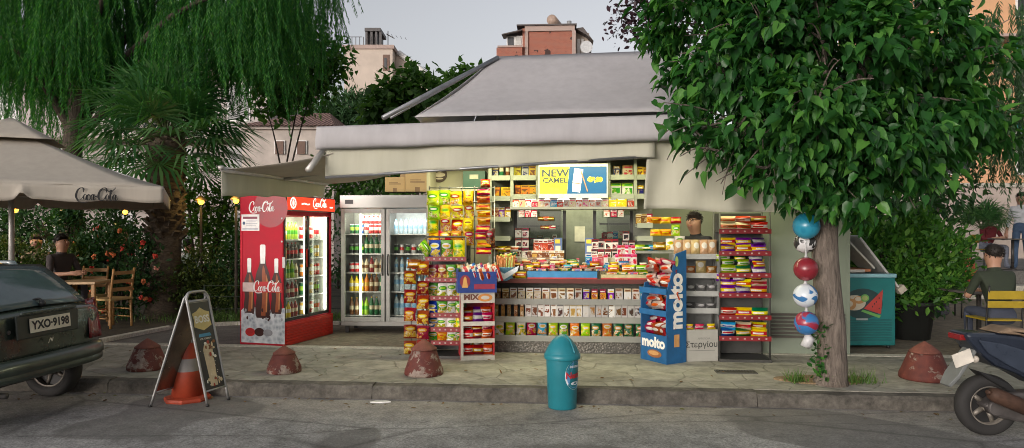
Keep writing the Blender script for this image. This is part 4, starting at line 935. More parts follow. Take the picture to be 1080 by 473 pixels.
for k, (x0, x1, yy) in enumerate(((.035, .63, .055), (.57, FW-.035, .075))):
    dm = MB(); dm.bx(x0, x0+.035, yy, yy+.018, .31, 1.74).bx(x1-.035, x1, yy, yy+.018, .31, 1.74).bx(x0+.036, x1-.036, yy, yy+.018, .31, .35).bx(x0+.036, x1-.036, yy, yy+.018, 1.70, 1.74)
    do = dm.build('door', [fblack], fr); MB().bx(x0+.036, x1-.036, yy+.006, yy+.011, .351, 1.699).build('pane', [GLASS('fridge_glass', (.97, .98, .96), .05)], do)
    MB().bx(x1-.03 if k == 0 else x0+.005, x1-.005 if k == 0 else x0+.03, yy-.016, yy-.001, 1.0, 1.25).build('handle', [M('handle_red', (.5, .03, .02), .4) if k else fblack], do)
FSH = [.33, .60, .86, 1.12, 1.38]
for z in FSH: MB().bx(.037, FW-.037, .14, .649, z-.014, z).build('shelf', [M('wire_shelf', (.55, .55, .52), .4, .5)], fr)
for xx in (.605, FW-.075):
    MB().tube([(xx, .115, .36), (xx, .115, 1.69)], .016, 10).build('lamp_tube', [EM('cold_tube', (.95, 1., .82), 4.)], fr)
a_ = area('fridge_lamp', (.33, .11, 1.69), (.5, .05), 3.2, (.95, 1, .8), (.5, 0, 0)); a_.parent = fr
a_ = area('fridge_lamp', (.9, .11, 1.69), (.5, .05), 3.2, (.95, 1, .8), (.5, 0, 0)); a_.parent = fr
# picture on the side
P = PL((-.0015, FD, 0), (0, -1, 0), (0, 0, 1)); mb = MB()
def ice(): 
    m, nt, b, o = newmat('printed_ice'); v = coord(nt); vo = node(nt, 'ShaderNodeTexVoronoi'); vo.inputs['Scale'].default_value = 16; nt.links.new(v, vo.inputs[0])
    nt.links.new(ramp(nt, mth(nt, 'ADD', mth(nt, 'MULTIPLY', vo.outputs[0], .6), mth(nt, 'MULTIPLY', noise(nt, v, 30, 5, .75), .5)), [(.25, (.26, .30, .35)), (.5, (.55, .58, .60)), (.75, (.74, .76, .77))]), b.inputs['Base Color']); b.inputs['Roughness'].default_value = .4; return m
mb.poly([(.02, .03), (.68, .03), (.68, .50)] + [(.68-.66*i/14, .50-.02*(i % 3)+.012*math.sin(i*2.1)) for i in range(15)], 0, P, .0)
def bottle2d(cx, b, h, w_, lm):
    half = [(0, .36), (.05, .42), (.15, .44), (.28, .36), (.40, .40), (.52, .45), (.62, .36), (.72, .20), (.84, .145), (.88, .15)]
    pts = [(cx+x*w_, b+y*h) for y, x in half]+[(cx-x*w_, b+y*h) for y, x in half[::-1]]
    mb.poly(pts, 1, P, .001)
    hl2 = [(cx-.10*w_, b+.03*h), (cx+.16*w_, b+.03*h), (cx+.20*w_, b+.25*h), (cx+.24*w_, b+.5*h), (cx+.10*w_, b+.68*h), (cx+.02*w_, b+.72*h), (cx-.05*w_, b+.62*h), (cx-.02*w_, b+.3*h)]
    mb.poly(hl2, 2, P, .0015)
    mb.poly([(cx+.17*w_, b+.08*h), (cx+.25*w_, b+.08*h), (cx+.30*w_, b+.5*h), (cx+.22*w_, b+.6*h)], 3, P, .002)
    mb.poly([(cx-.155*w_, b+.84*h), (cx+.155*w_, b+.84*h), (cx+.16*w_, b+.985*h), (cx+.10*w_, b+h), (cx-.10*w_, b+h), (cx-.16*w_, b+.985*h)], 4, P, .002)
    mb.poly([(cx-.13*w_, b+.74*h), (cx+.13*w_, b+.74*h), (cx+.15*w_, b+.84*h), (cx-.15*w_, b+.84*h)], 4, P, .002)
bottle2d(.145, .42, .72, .19, 0); bottle2d(.555, .42, .72, .19, 0); bottle2d(.35, .36, .96, .26, 0)
mb.poly([(.045, .70), (.24, .70), (.24, .82), (.045, .82)], 5, P, .0025); mb.poly([(.215, .69), (.65, .70), (.64, .82), (.48, .84), (.215, .83)], 6, P, .003)
wordmark(mb, P @ Matrix.Translation((.20, .705, .0045)), .42, 4)
mb.ell(.16, .17, .075, .055, 7, P, .003); mb.ell(.30, .175, .075, .055, 1, P, .0035); mb.ell(.43, .17, .07, .045, 8, P, .004)
mb.ell(.16, .185, .055, .035, 6, P, .005); 
for k in range(14): mb.ell(.05+.6*RG.random(), .30+.18*RG.random(), .014, .02*RG.uniform(.5, 1.4), 1 if k % 3 else 8, P, .0028)
mb.build('side_picture', [ice(), M('print_cola', (.05, .012, .008), .4), M('print_cola_warm', (.30, .07, .02), .4), M('print_cola_light', (.55, .22, .07), .4), M('print_white', (.75, .73, .70), .4), M('print_pale', (.60, .45, .42), .4), M('print_red', (.50, .02, .02), .4), M('print_bright_red', (.60, .02, .02), .4), M('print_grey', (.33, .33, .34), .4)], fr)
mb = MB(); wordmark(mb, P @ Matrix.Translation((.13, 1.75, .0025)), .40, 0); mb.ell(.47, 1.80, .255, .26, 1, P, .0003) 
mb.build('side_lettering', [MATS['print_white'], M('print_dark_red', (.27, .008, .016), .4)], fr)
mb = MB(); mb.poly([(.025, 1.50), (.30, 1.50), (.30, 1.715), (.025, 1.715)], 0, P, .003); mb.poly([(.05, 1.655), (.27, 1.655), (.27, 1.685), (.05, 1.685)], 1, P, .004)
for i in range(4): mb.poly([(.10, 1.635-.022*i), (.27-.02*(i % 2), 1.635-.022*i), (.27-.02*(i % 2), 1.643-.022*i), (.10, 1.643-.022*i)], 2, P, .004)
mb.ell(.065, 1.60, .02, .022, 3, P, .004); mb.poly([(.04, 1.515), (.28, 1.515), (.28, 1.533), (.04, 1.533)], 2, P, .004)
mb.build('notice_sticker', [MATS['print_white'], M('print_maroon', (.20, .03, .06), .5), M('print_line_grey', (.40, .40, .44), .5), M('print_navy', (.03, .08, .16), .5)], fr)
MB().bx(-.012, -.002, .012, .05, 1.02, 1.16).build('lock', [M('lock_grey', (.5, .5, .48), .5)], fr)
for z in (1.36, 1.66): MB().lathe([(.012, 0), (.012, .008)], 10, 0, PL((-.002, .06, z), (0, -1, 0), (0, 0, 1))).build('rivet', [MATS['lock_grey']], fr)
# ------------------------------------------------------------------ steel drinks fridge
DO = Vector((-2.52, 10.12, PAV)); DR = KROT*.6
dfr = thing('drinks_fridge', 'wide steel drinks fridge with two white-framed glass doors', 'fridge', DO, DR); DW, DD, DH = 1.35, .68, 2.02
MB().bx(0, DW, .05, DD, .10, .18).bx(0, DW, .66, DD, .18, 1.82).bx(0, .035, .05, .66, .18, 1.82).bx(DW-.035, DW, .05, .66, .18, 1.82).bx(.655, .695, .05, .66, .18, 1.82).bx(0, DW, .05, DD, 1.82, DH).build('cabinet', [steel], dfr, .006)
MB().bx(.036, DW-.036, .65, .659, .181, 1.819).build('lining', [inner], dfr)
MB().bx(0, DW, .0, .049, 1.83, DH).build('header', [steel], dfr, .006); MB().bx(.08, .2, -.004, -.0005, 1.89, 1.95).build('display', [fblack], dfr)
mb = MB()
for xx in (.06, DW-.1): mb.bx(xx, xx+.05, .08, .13, 0, .1); mb.bx(xx, xx+.05, .55, .6, 0, .1)
mb.build('foot', [fblack], dfr)
for k, (x0, x1) in enumerate(((.02, .665), (.685, DW-.02))):
    dm = MB(); dm.bx(x0, x0+.055, .0, .045, .17, 1.815).bx(x1-.055, x1, .0, .045, .17, 1.815).bx(x0+.056, x1-.056, .0, .045, .17, .235).bx(x0+.056, x1-.056, .0, .045, 1.755, 1.815)
    do = dm.build('door', [M('door_white', (.40, .40, .37), .4)], dfr, .004); MB().bx(x0+.056, x1-.056, .018, .024, .236, 1.754).build('pane', [MATS['fridge_glass']], do)
    hx = x1-.03 if k == 0 else x0+.03
    MB().tube([(hx, -.002, .85), (hx, -.035, .88), (hx, -.035, 1.12), (hx, -.002, 1.15)], .011, 8).build('handle', [fblack], do)
DSH = [.25, .60, .88, 1.16, 1.45]
for z in DSH:
    MB().bx(.036, .654, .13, .649, z-.014, z).build('shelf', [MATS['wire_shelf']], dfr); MB().bx(.696, DW-.036, .13, .649, z-.014, z).build('shelf', [MATS['wire_shelf']], dfr)
MB().tube([(.285, .10, .26), (.285, .10, 1.74)], .016, 10).build('lamp_tube', [MATS['cold_tube']], dfr)
MB().tube([(DW-.06, .10, .26), (DW-.06, .10, 1.74)], .010, 10).build('lamp_tube', [MATS['cold_tube']], dfr)
a_ = area('fridge_lamp', (.35, .10, 1.75), (.5, .05), 3.2, (.95, 1, .8), (.5, 0, 0)); a_.parent = dfr
a_ = area('fridge_lamp', (1.0, .10, 1.75), (.5, .05), 3.2, (.9, .98, 1), (.5, 0, 0)); a_.parent = dfr
# ------------------------------------------------------------------ goods
ME = {}
def bagmesh(key, w_, h, d, mt, crimp=True, seed=1):
    """pillow bag standing on its lower edge, front at -y"""
    r = random.Random(seed); n, k = 8, 9; vs, fs = [], []
    for side in (-1, 1):
        for j in range(k+1):
            for i in range(n+1):
                u, v = i/n, j/k; e = max(0, math.sin(PI*u))**.55*max(0, math.sin(PI*min(1, max(0, (v-.06)/.88))))**.5
                wr = 1+.12*math.sin(u*9+r.random()*2)*math.sin(v*8+r.random())
                nar = 1-.07*math.sin(PI*v)
                vs.append(((u-.5)*w_*nar, side*d*.5*e*wr+r.uniform(-.002, .002)+.012*math.sin(v*5+seed), v*h))
        b = 0 if side < 0 else (n+1)*(k+1)
        for j in range(k):
            for i in range(n):
                q = b+j*(n+1)+i; f = (q, q+1, q+n+2, q+n+1); fs.append(f if side < 0 else f[::-1])
    mb = MB(); mb.add(vs, fs, 0, None, True); ME[key] = mb.mesh(key, [mt])
def boxmesh(key, w_, h, d, mt, bev=.0):
    mb = MB(); c = .003
    mb.bx(-w_/2, w_/2, 0, d, 0, h); ME[key] = mb.mesh(key, [mt])
def lathemesh(key, prof, mts, n=12): ME[key] = MB().lathe(prof, n).mesh(key, mts)
class Mk(dict): pass
COL = dict(red=(.55,.02,.02), dred=(.26,.02,.02), yellow=(.80,.58,.02), gold=(.62,.38,.06), orange=(.75,.22,.02), green=(.08,.33,.03), lime=(.38,.58,.05), dgreen=(.02,.14,.05),
           blue=(.02,.10,.42), sky=(.12,.38,.62), navy=(.02,.03,.14), white=(.78,.76,.70), cream=(.68,.58,.40), brown=(.20,.08,.03), dbrown=(.07,.03,.02), black=(.02,.02,.02), pink=(.72,.20,.30),
           violet=(.20,.04,.32), purple=(.12,.03,.20), tan=(.50,.30,.13), grey=(.30,.30,.29), silver=(.55,.55,.54), teal=(.02,.28,.30), amber=(.45,.20,.03))
def bag(key, c1, c2, c3, w_=.15, h=.2, d=.06, style=0, seed=1):
    bagmesh(key, w_, h, d, PRINT('wrap_'+key, COL[c1], COL[c2], COL[c3], style), seed=seed)
def pack(key, c1, c2, c3, w_=.08, h=.14, d=.06, style=1): boxmesh(key, w_, h, d, PRINT('card_'+key, COL[c1], COL[c2], COL[c3], style, .45, 0))
# bags for the hanging wall and racks
for k, a in {'crisp_green': ('lime','green','white'), 'crisp_yellow': ('yellow','red','white'), 'crisp_gold': ('gold','yellow','brown'), 'crisp_red': ('red','yellow','white'), 'crisp_blue': ('blue','white','yellow'),
             'crisp_dgreen': ('green','white','yellow'), 'crisp_white': ('white','green','lime'), 'crisp_orange': ('orange','yellow','red'), 'crisp_brown': ('dred','cream','gold'), 'crisp_lemon': ('yellow','lime','green')}.items(): bag(k, *a, seed=len(k))
for k, a in {'puff_orange': ('orange','red','yellow'), 'puff_red': ('red','gold','yellow'), 'puff_gold': ('gold','orange','red'), 'puff_dark': ('brown','gold','white')}.items(): bag(k, *a, w_=.19, h=.115, d=.08, style=2, seed=len(k)+2)
bag('cracker_pack', 'dred', 'gold', 'cream', .15, .125, .07, 0, 3)
for k, a in {'bar_red': ('red','white','red'), 'bar_white': ('white','red','dred'), 'bar_blue': ('blue','white','red'), 'bar_violet': ('violet','yellow','white'), 'bar_lime': ('lime','white','green'), 'bar_yellow': ('yellow','red','white'), 'bar_cream': ('cream','red','brown'),
             'bar_purple': ('purple','silver','white'), 'bar_dred': ('dred','gold','white'), 'bar_green': ('dgreen','yellow','white'), 'bar_brown': ('brown','gold','cream'), 'bar_orange': ('orange','white','red'), 'bar_sky': ('sky','white','blue')}.items(): bag(k, *a, w_=.17, h=.10, d=.08, style=2, seed=len(k))
bag('croissant_bag', 'tan', 'cream', 'white', .13, .17, .07, 3, 4); bag('croissant_dark', 'brown', 'tan', 'cream', .13, .10, .07, 3, 5); bag('roll_bag', 'grey', 'black', 'silver', .13, .10, .07, 3, 6)
bag('molten_red', 'red', 'dred', 'white', .20, .09, .06, 3, 7); bag('molten_white', 'white', 'dred', 'red', .20, .085, .06, 3, 8)
for k, a in {'sweet_green': ('green','white','lime'), 'sweet_lime': ('lime','yellow','white'), 'sweet_blue': ('sky','white','yellow'), 'sweet_red': ('red','white','yellow'), 'sweet_orange': ('orange','white','yellow'), 'sweet_dark': ('dgreen','tan','white'), 'sweet_white': ('white','yellow','green')}.items(): bag(k, *a, w_=.115, h=.165, d=.045, seed=len(k))
for k, a, s in [('biscuit_brown', ('white','white','brown'), (.085,.20)), ('biscuit_tan', ('white','cream','tan'), (.085,.20)), ('biscuit_dark', ('white','grey','dbrown'), (.085,.20)), ('biscuit_long', ('tan','brown','cream'), (.05,.19)),
                ('card_white', ('white','cream','brown'), (.095,.15)), ('card_cream', ('cream','white','brown'), (.095,.15)), ('card_blue', ('sky','navy','white'), (.10,.15)), ('card_violet', ('violet','white','yellow'), (.08,.14)), ('card_yellow', ('gold','dred','white'), (.08,.14)), ('card_dark', ('brown','cream','tan'), (.09,.14))]: pack(k, *a, w_=s[0], h=s[1], d=.05)
for k, a, s in [('coffee_grey', ('silver','grey','navy'), (.085,.135)), ('coffee_yellow', ('yellow','gold','brown'), (.085,.135)), ('tin_orange', ('orange','gold','brown'), (.15,.125)), ('tin_brown', ('brown','orange','gold'), (.09,.125)), ('tea_lime', ('white','lime','green'), (.13,.15)), ('tea_tan', ('cream','tan','red'), (.13,.14)),
                ('jar_navy', ('navy','gold','white'), (.08,.13)), ('cig_white', ('white','red','white'), (.075,.09)), ('cig_red', ('red','white','dred'), (.075,.09)), ('cig_gold', ('gold','yellow','white'), (.11,.115)), ('cig_blue', ('sky','white','blue'), (.10,.10)), ('cig_cream', ('cream','white','pink'), (.085,.10)),
                ('tobacco', ('white','dred','black'), (.085,.125)), ('tobacco_red', ('red','white','dred'), (.065,.145)), ('cone_pack', ('brown','white','tan'), (.075,.09)), ('gum_pink', ('pink','white','red'), (.085,.14)), ('gum_blue', ('sky','white','blue'), (.085,.14)), ('gum_white', ('white','pink','red'), (.055,.13)), ('mag_dark', ('dbrown','orange','white'), (.12,.03)), ('mag_light', ('cream','red','blue'), (.12,.03)), ('mag_green', ('dgreen','yellow','white'), (.12,.03)), ('spray', ('white','grey','red'), (.03,.19))]: pack(k, *a, w_=s[0], h=s[1], d=.055)
def bm(n, c, r=.25): return M('drink_'+n, COL[c], r, var=.05)
capr, capw = bm('cap_red', 'red'), bm('cap_white', 'white')
def can(key, c, l):
    lathemesh(key, [(.026, 0, 0), (.032, .008, 1), (.032, .05, 2), (.032, .095, 1), (.032, .125, 0), (.026, .135, 0)], [bm('silver', 'silver'), bm(c, c), bm(l, l)])
def bottle(key, h, r, c, l, cap, glass=False):
    lathemesh(key, [(r*.85, 0, 0), (r, h*.04, 0), (r*.97, h*.30, 1), (r*.97, h*.52, 0), (r, h*.60, 0), (r*.55, h*.80, 0), (r*.33, h*.86, 0), (r*.33, h*.93, 2), (r*.36, h*.935, 2), (r*.36, h, 2)], [bm(c, c, .12), bm(l, l), bm('cap_'+cap, cap)])
can('can_red', 'red', 'white'); can('can_green', 'dgreen', 'lime'); can('can_black', 'black', 'green'); can('can_blue', 'blue', 'silver'); can('can_orange', 'orange', 'white'); can('can_gold', 'gold', 'white'); can('can_silver', 'silver', 'red')
bottle('bottle_cola', .22, .031, 'dbrown', 'red', 'red'); bottle('bottle_orange', .24, .032, 'orange', 'gold', 'yellow'); bottle('bottle_juice', .22, .033, 'yellow', 'white', 'green'); bottle('bottle_dark', .25, .031, 'dgreen', 'cream', 'gold'); bottle('bottle_beer', .24, .030, 'brown', 'cream', 'gold')
bottle('bottle_lime', .24, .032, 'lime', 'green', 'green'); bottle('bottle_red', .22, .032, 'dred', 'cream', 'white'); bottle('bottle_milk', .20, .032, 'cream', 'brown', 'brown')
wat = GLASS('clear_bottle', (.80, .88, .90), .12)
def waterbottle(key, h, r):
    lathemesh(key, [(r*.85, 0, 0), (r, h*.04, 0), (r*.97, h*.36, 1), (r*.97, h*.58, 0), (r, h*.66, 0), (r*.5, h*.86, 0), (r*.36, h*.90, 2), (r*.36, h, 2)], [M('water_plastic', (.50, .60, .64), .15, var=.3, scale=40), M('water_label', (.22, .45, .66), .4, var=.4, scale=30), bm('cap_sky', 'sky')])
waterbottle('bottle_water', .22, .030); waterbottle('bottle_big_water', .30, .042)
# what each thing is called: mesh key -> (object name, category, words)
NAME = {}
def nm(keys, name, cat, words):
    for k, w_ in zip(keys.split(), words): NAME[k] = (name, cat, w_)
nm('crisp_green crisp_yellow crisp_gold crisp_red crisp_blue crisp_dgreen crisp_white crisp_orange crisp_brown crisp_lemon', 'crisp_bag', 'crisp bag', ['lime green crisp bag','yellow crisp bag','gold crisp bag','red crisp bag','blue crisp bag','green crisp bag','white crisp bag','orange crisp bag','dark red crisp bag','lemon crisp bag'])
nm('puff_orange puff_red puff_gold puff_dark', 'snack_bag', 'snack bag', ['orange snack bag','red snack bag','gold snack bag','brown snack bag'])
nm('cracker_pack', 'cracker_pack', 'cracker pack', ['dark red cracker pack'])
nm('bar_red bar_white bar_blue bar_violet bar_lime bar_yellow bar_cream bar_purple bar_dred bar_green bar_brown bar_orange bar_sky', 'chocolate_pack', 'chocolate pack', [c+' chocolate pack' for c in 'red,white,blue,violet,lime,yellow,cream,purple,dark red,dark green,brown,orange,sky blue'.split(',')])
nm('croissant_bag croissant_dark roll_bag', 'croissant_bag', 'croissant bag', ['pale croissant bag','brown croissant bag','dark roll bag'])
nm('molten_red molten_white', 'croissant_bag', 'croissant bag', ['red croissant wrapper','white croissant wrapper'])
nm('sweet_green sweet_lime sweet_blue sweet_red sweet_orange sweet_dark sweet_white', 'sweet_bag', 'sweet bag', [c+' sweet bag' for c in 'green,lime,pale blue,red,orange,dark green,white'.split(',')])
nm('biscuit_brown biscuit_tan biscuit_dark biscuit_long', 'biscuit_box', 'biscuit box', ['brown-pictured biscuit box','tan-pictured biscuit box','dark-pictured biscuit box','narrow tan biscuit box'])
nm('card_white card_cream card_blue card_violet card_yellow card_dark', 'sweet_box', 'sweet box', [c+' sweet box' for c in 'white,cream,blue,violet,gold,brown'.split(',')])
nm('coffee_grey coffee_yellow tin_orange tin_brown tea_lime tea_tan jar_navy', 'grocery_pack', 'grocery pack', ['grey coffee pack','yellow coffee pack','orange tin','brown tin','lime tea box','cream and tan box','navy pack'])
nm('cig_white cig_red cig_gold cig_blue cig_cream', 'cigarette_pack', 'cigarette pack', [c+' cigarette pack' for c in 'white,red,gold,blue,cream'.split(',')])
nm('tobacco tobacco_red cone_pack', 'tobacco_pack', 'tobacco pack', ['tobacco box','tall red tobacco packet','small brown tobacco packet'])
nm('gum_pink gum_blue gum_white', 'gum_box', 'gum box', ['pink gum box','pale blue gum box','slim gum box'])
nm('mag_dark mag_light mag_green', 'sweet_tray', 'sweet tray', ['dark flat sweet tray','pale flat sweet tray','green flat sweet tray'])
nm('can_red can_green can_black can_blue can_orange can_gold can_silver', 'drink_can', 'drink can', [c+' drink can' for c in 'red,green,black,blue,orange,gold,silver'.split(',')])
nm('bottle_cola bottle_orange bottle_juice bottle_dark bottle_beer bottle_lime bottle_red bottle_milk bottle_water bottle_big_water', 'drink_bottle', 'bottle', [c+' bottle' for c in 'brown cola,orange soda,yellow juice,dark green,brown beer,lime soda,dark red juice,milk coffee,small water,large water'.split(',')])
GOODS = 0
def good(key, label, group, loc, rz=0., sc=1., tilt=None):
    global GOODS
    n, cat, _ = NAME[key]; o = bpy.data.objects.new(n, ME[key]); C.objects.link(o)
    if tilt is None: o.rotation_euler = (0, 0, rz)
    else: o.rotation_euler = (Matrix.Rotation(rz, 4, 'Z') @ tilt).to_euler()
    o.location = loc
    o.scale = (sc, sc, sc) if isinstance(sc, (int, float)) else sc
    tag(o, label, cat, group); GOODS += 1; return o
def row(frame, keys, x0, x1, y, z, where, group, jit=.006, sc=1., rj=.08, tilt=None, dy=0.):
    """a row of goods laid from x0 to x1 in the frame's own coordinates; each label gives colour, place in the row and the shelf"""
    keys = keys.split(); n = len(keys); rz0 = frame.to_euler().z
    for i, k in enumerate(keys):
        x = x0+(x1-x0)*(i+.5)/n+RG.uniform(-jit, jit)*.6
        kk = [q for q in keys if q == k]
        what = NAME[k][2]
        if n == 1: lab = f'{what} alone {where}'
        elif len(kk) == 1: lab = f'only {what} {where}'
        else:
            j = sum(1 for q in keys[:i] if q == k); lab = f'{ORD[j]} {what} from left {where}'
        if len(lab.split()) > 16: print('XLONG', lab)
        lab = ' '.join(lab.split()[:16])
        good(k, lab, group, frame @ Vector((x, y+RG.uniform(-jit, jit)+dy*i, z)), rz0+RG.uniform(-rj, rj), sc if not isinstance(sc, list) else sc[i], tilt)
# --- bottles and cans in the two fridges
FM = Matrix.Translation(FO) @ Matrix.Rotation(FR, 4, 'Z'); DM = Matrix.Translation(DO) @ Matrix.Rotation(DR, 4, 'Z')
SHN = ['bottom', 'fourth', 'third', 'second', 'top']
L1 = ['bottle_orange bottle_orange bottle_juice bottle_juice bottle_red bottle_red', 'bottle_cola bottle_cola bottle_cola bottle_red bottle_red bottle_cola', 'bottle_juice bottle_juice bottle_lime bottle_lime bottle_lime bottle_milk', 'bottle_orange bottle_orange bottle_orange bottle_cola bottle_cola bottle_cola', 'bottle_orange bottle_orange bottle_juice bottle_lime bottle_lime bottle_lime']
L2 = ['can_gold can_gold can_red can_red can_silver can_silver', 'can_green can_green can_gold can_gold can_black can_black', 'can_orange can_orange can_gold can_gold can_red can_red', 'can_silver can_silver can_green can_green can_gold can_gold', 'can_red can_red can_red can_red can_silver can_silver']
for z, s, a, b in zip(FSH, SHN, L1, L2):
    row(FM, a, .05, .57, .21, z, f'on the {s} shelf, red fridge near half', 'drinks in the red fridge', .004)
    row(FM, b, .64, FW-.1, .21, z, f'on the {s} shelf, red fridge far half', 'drinks in the red fridge', .004, (1.1, 1.1, 1.35))
L3 = ['bottle_beer bottle_beer bottle_lime bottle_lime bottle_dark bottle_dark bottle_dark', 'bottle_juice bottle_juice bottle_juice bottle_orange bottle_beer bottle_beer bottle_dark', 'can_red can_red bottle_milk bottle_milk bottle_red bottle_milk bottle_milk', 'can_black can_black can_green bottle_dark bottle_dark bottle_dark bottle_dark', 'can_green can_green can_blue can_silver can_red can_red can_red']
for z, s, a in zip(DSH, SHN, L3): row(DM, a, .085, .61, .2, z, f'on the {s} shelf, steel fridge first door', 'drinks behind the steel fridge\'s first door', .004, 1.08)
row(DM, 'can_red can_red can_red can_red can_red', .25, .6, .2, DSH[4]+.146, 'stacked on other cans at the steel fridge top', 'red cans stacked at the steel fridge top', .004)
for z, s, a in zip(DSH, SHN, ['bottle_big_water '*6, 'bottle_big_water '*3+'bottle_water '*3, 'bottle_water '*3+'can_silver '*3, 'can_black can_silver can_black can_silver can_black can_silver', 'bottle_water '*7]):
    row(DM, a, .75, DW-.08, .2, z, f'on the {s} shelf, steel fridge second door', 'water behind the steel fridge\'s second door', .004)
# --- counter front shelves
G = 'packets on the shelves under the counter'
row(KM, 'sweet_white sweet_lime sweet_white sweet_red sweet_blue sweet_lime sweet_green sweet_orange sweet_lime sweet_dark sweet_orange sweet_dark sweet_dark sweet_dark sweet_red', c0+.02, c1-.01, .06, SHZ[0], 'on the lowest shelf under the counter', G, .006, 1.0, .1)
row(KM, 'biscuit_long '*5+'biscuit_brown '*5+'biscuit_dark biscuit_brown '+'biscuit_tan '*5+'biscuit_brown '*4+'biscuit_dark '*3, c0+.01, c1-.12, .06, SHZ[1], 'on the middle shelf under the counter', G, .003, (.86, 1, .98), .03)
row(KM, 'sweet_green', c1-.12, c1-.01, .06, SHZ[1], 'at the end of the middle shelf under the counter', G)
row(KM, 'card_dark card_dark '+'card_cream '*5+'card_white '*4+'card_violet card_yellow card_yellow card_violet card_white card_white card_white card_blue card_dark', c0+.01, c1-.01, .06, SHZ[2], 'on the upper shelf under the counter', G, .003, .92, .04)
# --- on the counter
G = 'goods standing on the counter'
CT = .90
tray = thing('sweet_display', 'long blue sweet display tray along the front of the counter', 'display tray', kworld(ku(556, -.06), -.02, CT), KROT)
L = ku(630, -.06)-ku(556, -.06); tb = M('tray_blue', (.03, .20, .42), .4); trd = M('tray_red', (.42, .03, .03), .4)
MB().bx(0, L, -.01, 0, .0, .105).bx(0, L, .0, .2, .0, .01).bx(0, L, .19, .2, .0, .10).bx(0, L, -.014, -.0105, .0, .03, 1).build('tray', [tb, trd], tray)
for i in range(1, 4): MB().bx(L*i/4-.003, L*i/4+.003, .0, .19, .011, .09).build('divider', [M('clear_divider', (.5, .6, .65), .2)], tray)
tray2 = thing('sweet_display', 'clear sweet tray with yellow goods by the counter end', 'display tray', kworld(ku(634, -.06), -.02, CT), KROT); L2_ = ku(682, -.06)-ku(634, -.06)
MB().bx(0, L2_, -.01, 0, .0, .07).bx(0, L2_, .0, .2, .0, .01).bx(0, L2_, .19, .2, .0, .10).bx(0, L2_, -.014, -.0105, .0, .028, 1).build('tray', [M('clear_tray', (.45, .40, .22), .2), trd], tray2)
row(KM, 'mag_dark mag_light mag_dark mag_green mag_light mag_dark mag_light', ku(552, 0), ku(640, 0), .02, CT+.11, 'lying over the blue display tray', G, .004, 1, .1)
row(KM, 'mag_light mag_green mag_light mag_green', ku(640, 0), ku(684, 0), .02, CT+.07, 'lying in the clear tray', G, .004, 1, .1)
row(KM, 'bar_yellow bar_orange bar_lime', ku(640, 0), ku(684, 0), .05, CT+.10, 'heaped in the clear tray', G, .004, .8, .2)
row(KM, 'mag_dark mag_light mag_dark mag_dark mag_light mag_green', ku(558, .1), ku(632, .1), .14, CT+.12, 'on the second step of the counter display', G, .004, 1, .1)
stp = thing('counter_step', 'stepped display stand behind the trays on the counter', 'display stand', kworld(0, 0, CT), KROT)
MB().bx(ku(543, .24), ku(594, .24), .235, .42, .0, .26).bx(ku(619, .24), ku(672, .24), .235, .42, .0, .26).build('body', [kcream], stp)
row(KM, 'cone_pack '*8, ku(557, .25), ku(594, .25), .235, CT+.26, 'on the step before the service window', G, .003, 1, .05)
row(KM, 'cone_pack '*8, ku(557, .25), ku(594, .25), .165, CT+.18, 'in the front rank before the service window', G, .003, .9, .05)
for r_ in range(3): row(KM, 'tobacco tobacco', ku(543, .28), ku(558, .28), .25, CT+.26+r_*.128, f'in the {["lowest","middle","top"][r_]} row of the stack beside the window', G, .002, .95, .02)
row(KM, 'tobacco_red '*5, ku(563, .28), ku(587, .28), .30, CT+.35, 'standing upright by the tobacco stack', G, .002, 1, .04)
row(KM, 'tobacco '*4, ku(624, .28), ku(652, .28), .30, CT+.37, 'in the upper row right of the service window', G, .002, 1, .03)
row(KM, 'tobacco '*4, ku(623, .26), ku(652, .26), .24, CT+.26, 'in the lower row right of the service window', G, .002, .85, .03)
row(KM, 'tobacco', ku(656, .28), ku(665, .28), .30, CT+.48, 'on top of the small stack by the right post', G, .002, .9, .03)
row(KM, 'tobacco tobacco', ku(656, .28), ku(670, .28), .30, CT+.37, 'in the small stack by the right post', G, .002, .85, .03)
row(KM, 'gum_blue gum_pink gum_pink gum_white', ku(618, .15), ku(642, .15), .15, CT+.18, 'before the tobacco right of the window', G, .003, .95, .04)
row(KM, 'gum_white '*7, ku(650, .15), ku(671, .15), .17, CT+.18, 'in the lower row by the right post', G, .003, 1, .04)
row(KM, 'gum_white '*5, ku(652, .2), ku(670, .2), .235, CT+.29, 'in the upper row by the right post', G, .003, 1, .04)
MIX1 = 'mag_light gum_white bar_yellow mag_dark bar_cream gum_pink mag_green bar_sky cone_pack bar_red mag_light bar_white gum_blue bar_brown mag_dark bar_lime cone_pack bar_orange'
row(KM, MIX1, ku(538, .05), ku(686, .05), .075, CT+.115, 'in the mixed front heap along the counter', G, .008, [RG.uniform(.5, .72) for _ in range(18)], .5)
row(KM, 'gum_pink cone_pack bar_cream gum_white mag_light bar_red cone_pack gum_blue bar_yellow cone_pack bar_green gum_white', ku(540, .16), ku(612, .16), .17, CT+.17, 'in the third heap left of the hatch', G, .008, [RG.uniform(.6, .8) for _ in range(12)], .4)
row(KM, 'bar_brown mag_dark bar_yellow cone_pack bar_cream mag_light bar_green cone_pack bar_dred mag_dark bar_yellow bar_blue mag_green bar_white', ku(540, .12), ku(684, .12), .125, CT+.15, 'in the mixed rear heap along the counter', G, .008, [RG.uniform(.55, .8) for _ in range(14)], .5)
kp('inner_shelf', MB().bx(posts[1]+.05, ku(590, .6), .6, .8, 1.30, 1.32).bx(posts[1]+.05, ku(590, .6), .6, .8, 1.55, 1.57), [kdark]); kp('inner_shelf', MB().bx(ku(633, .6), posts[4]-.0, .6, .8, 1.38, 1.40).bx(ku(633, .6), posts[4], .6, .8, 1.58, 1.60), [kdark])
G2 = 'goods on the dim shelves behind the window'
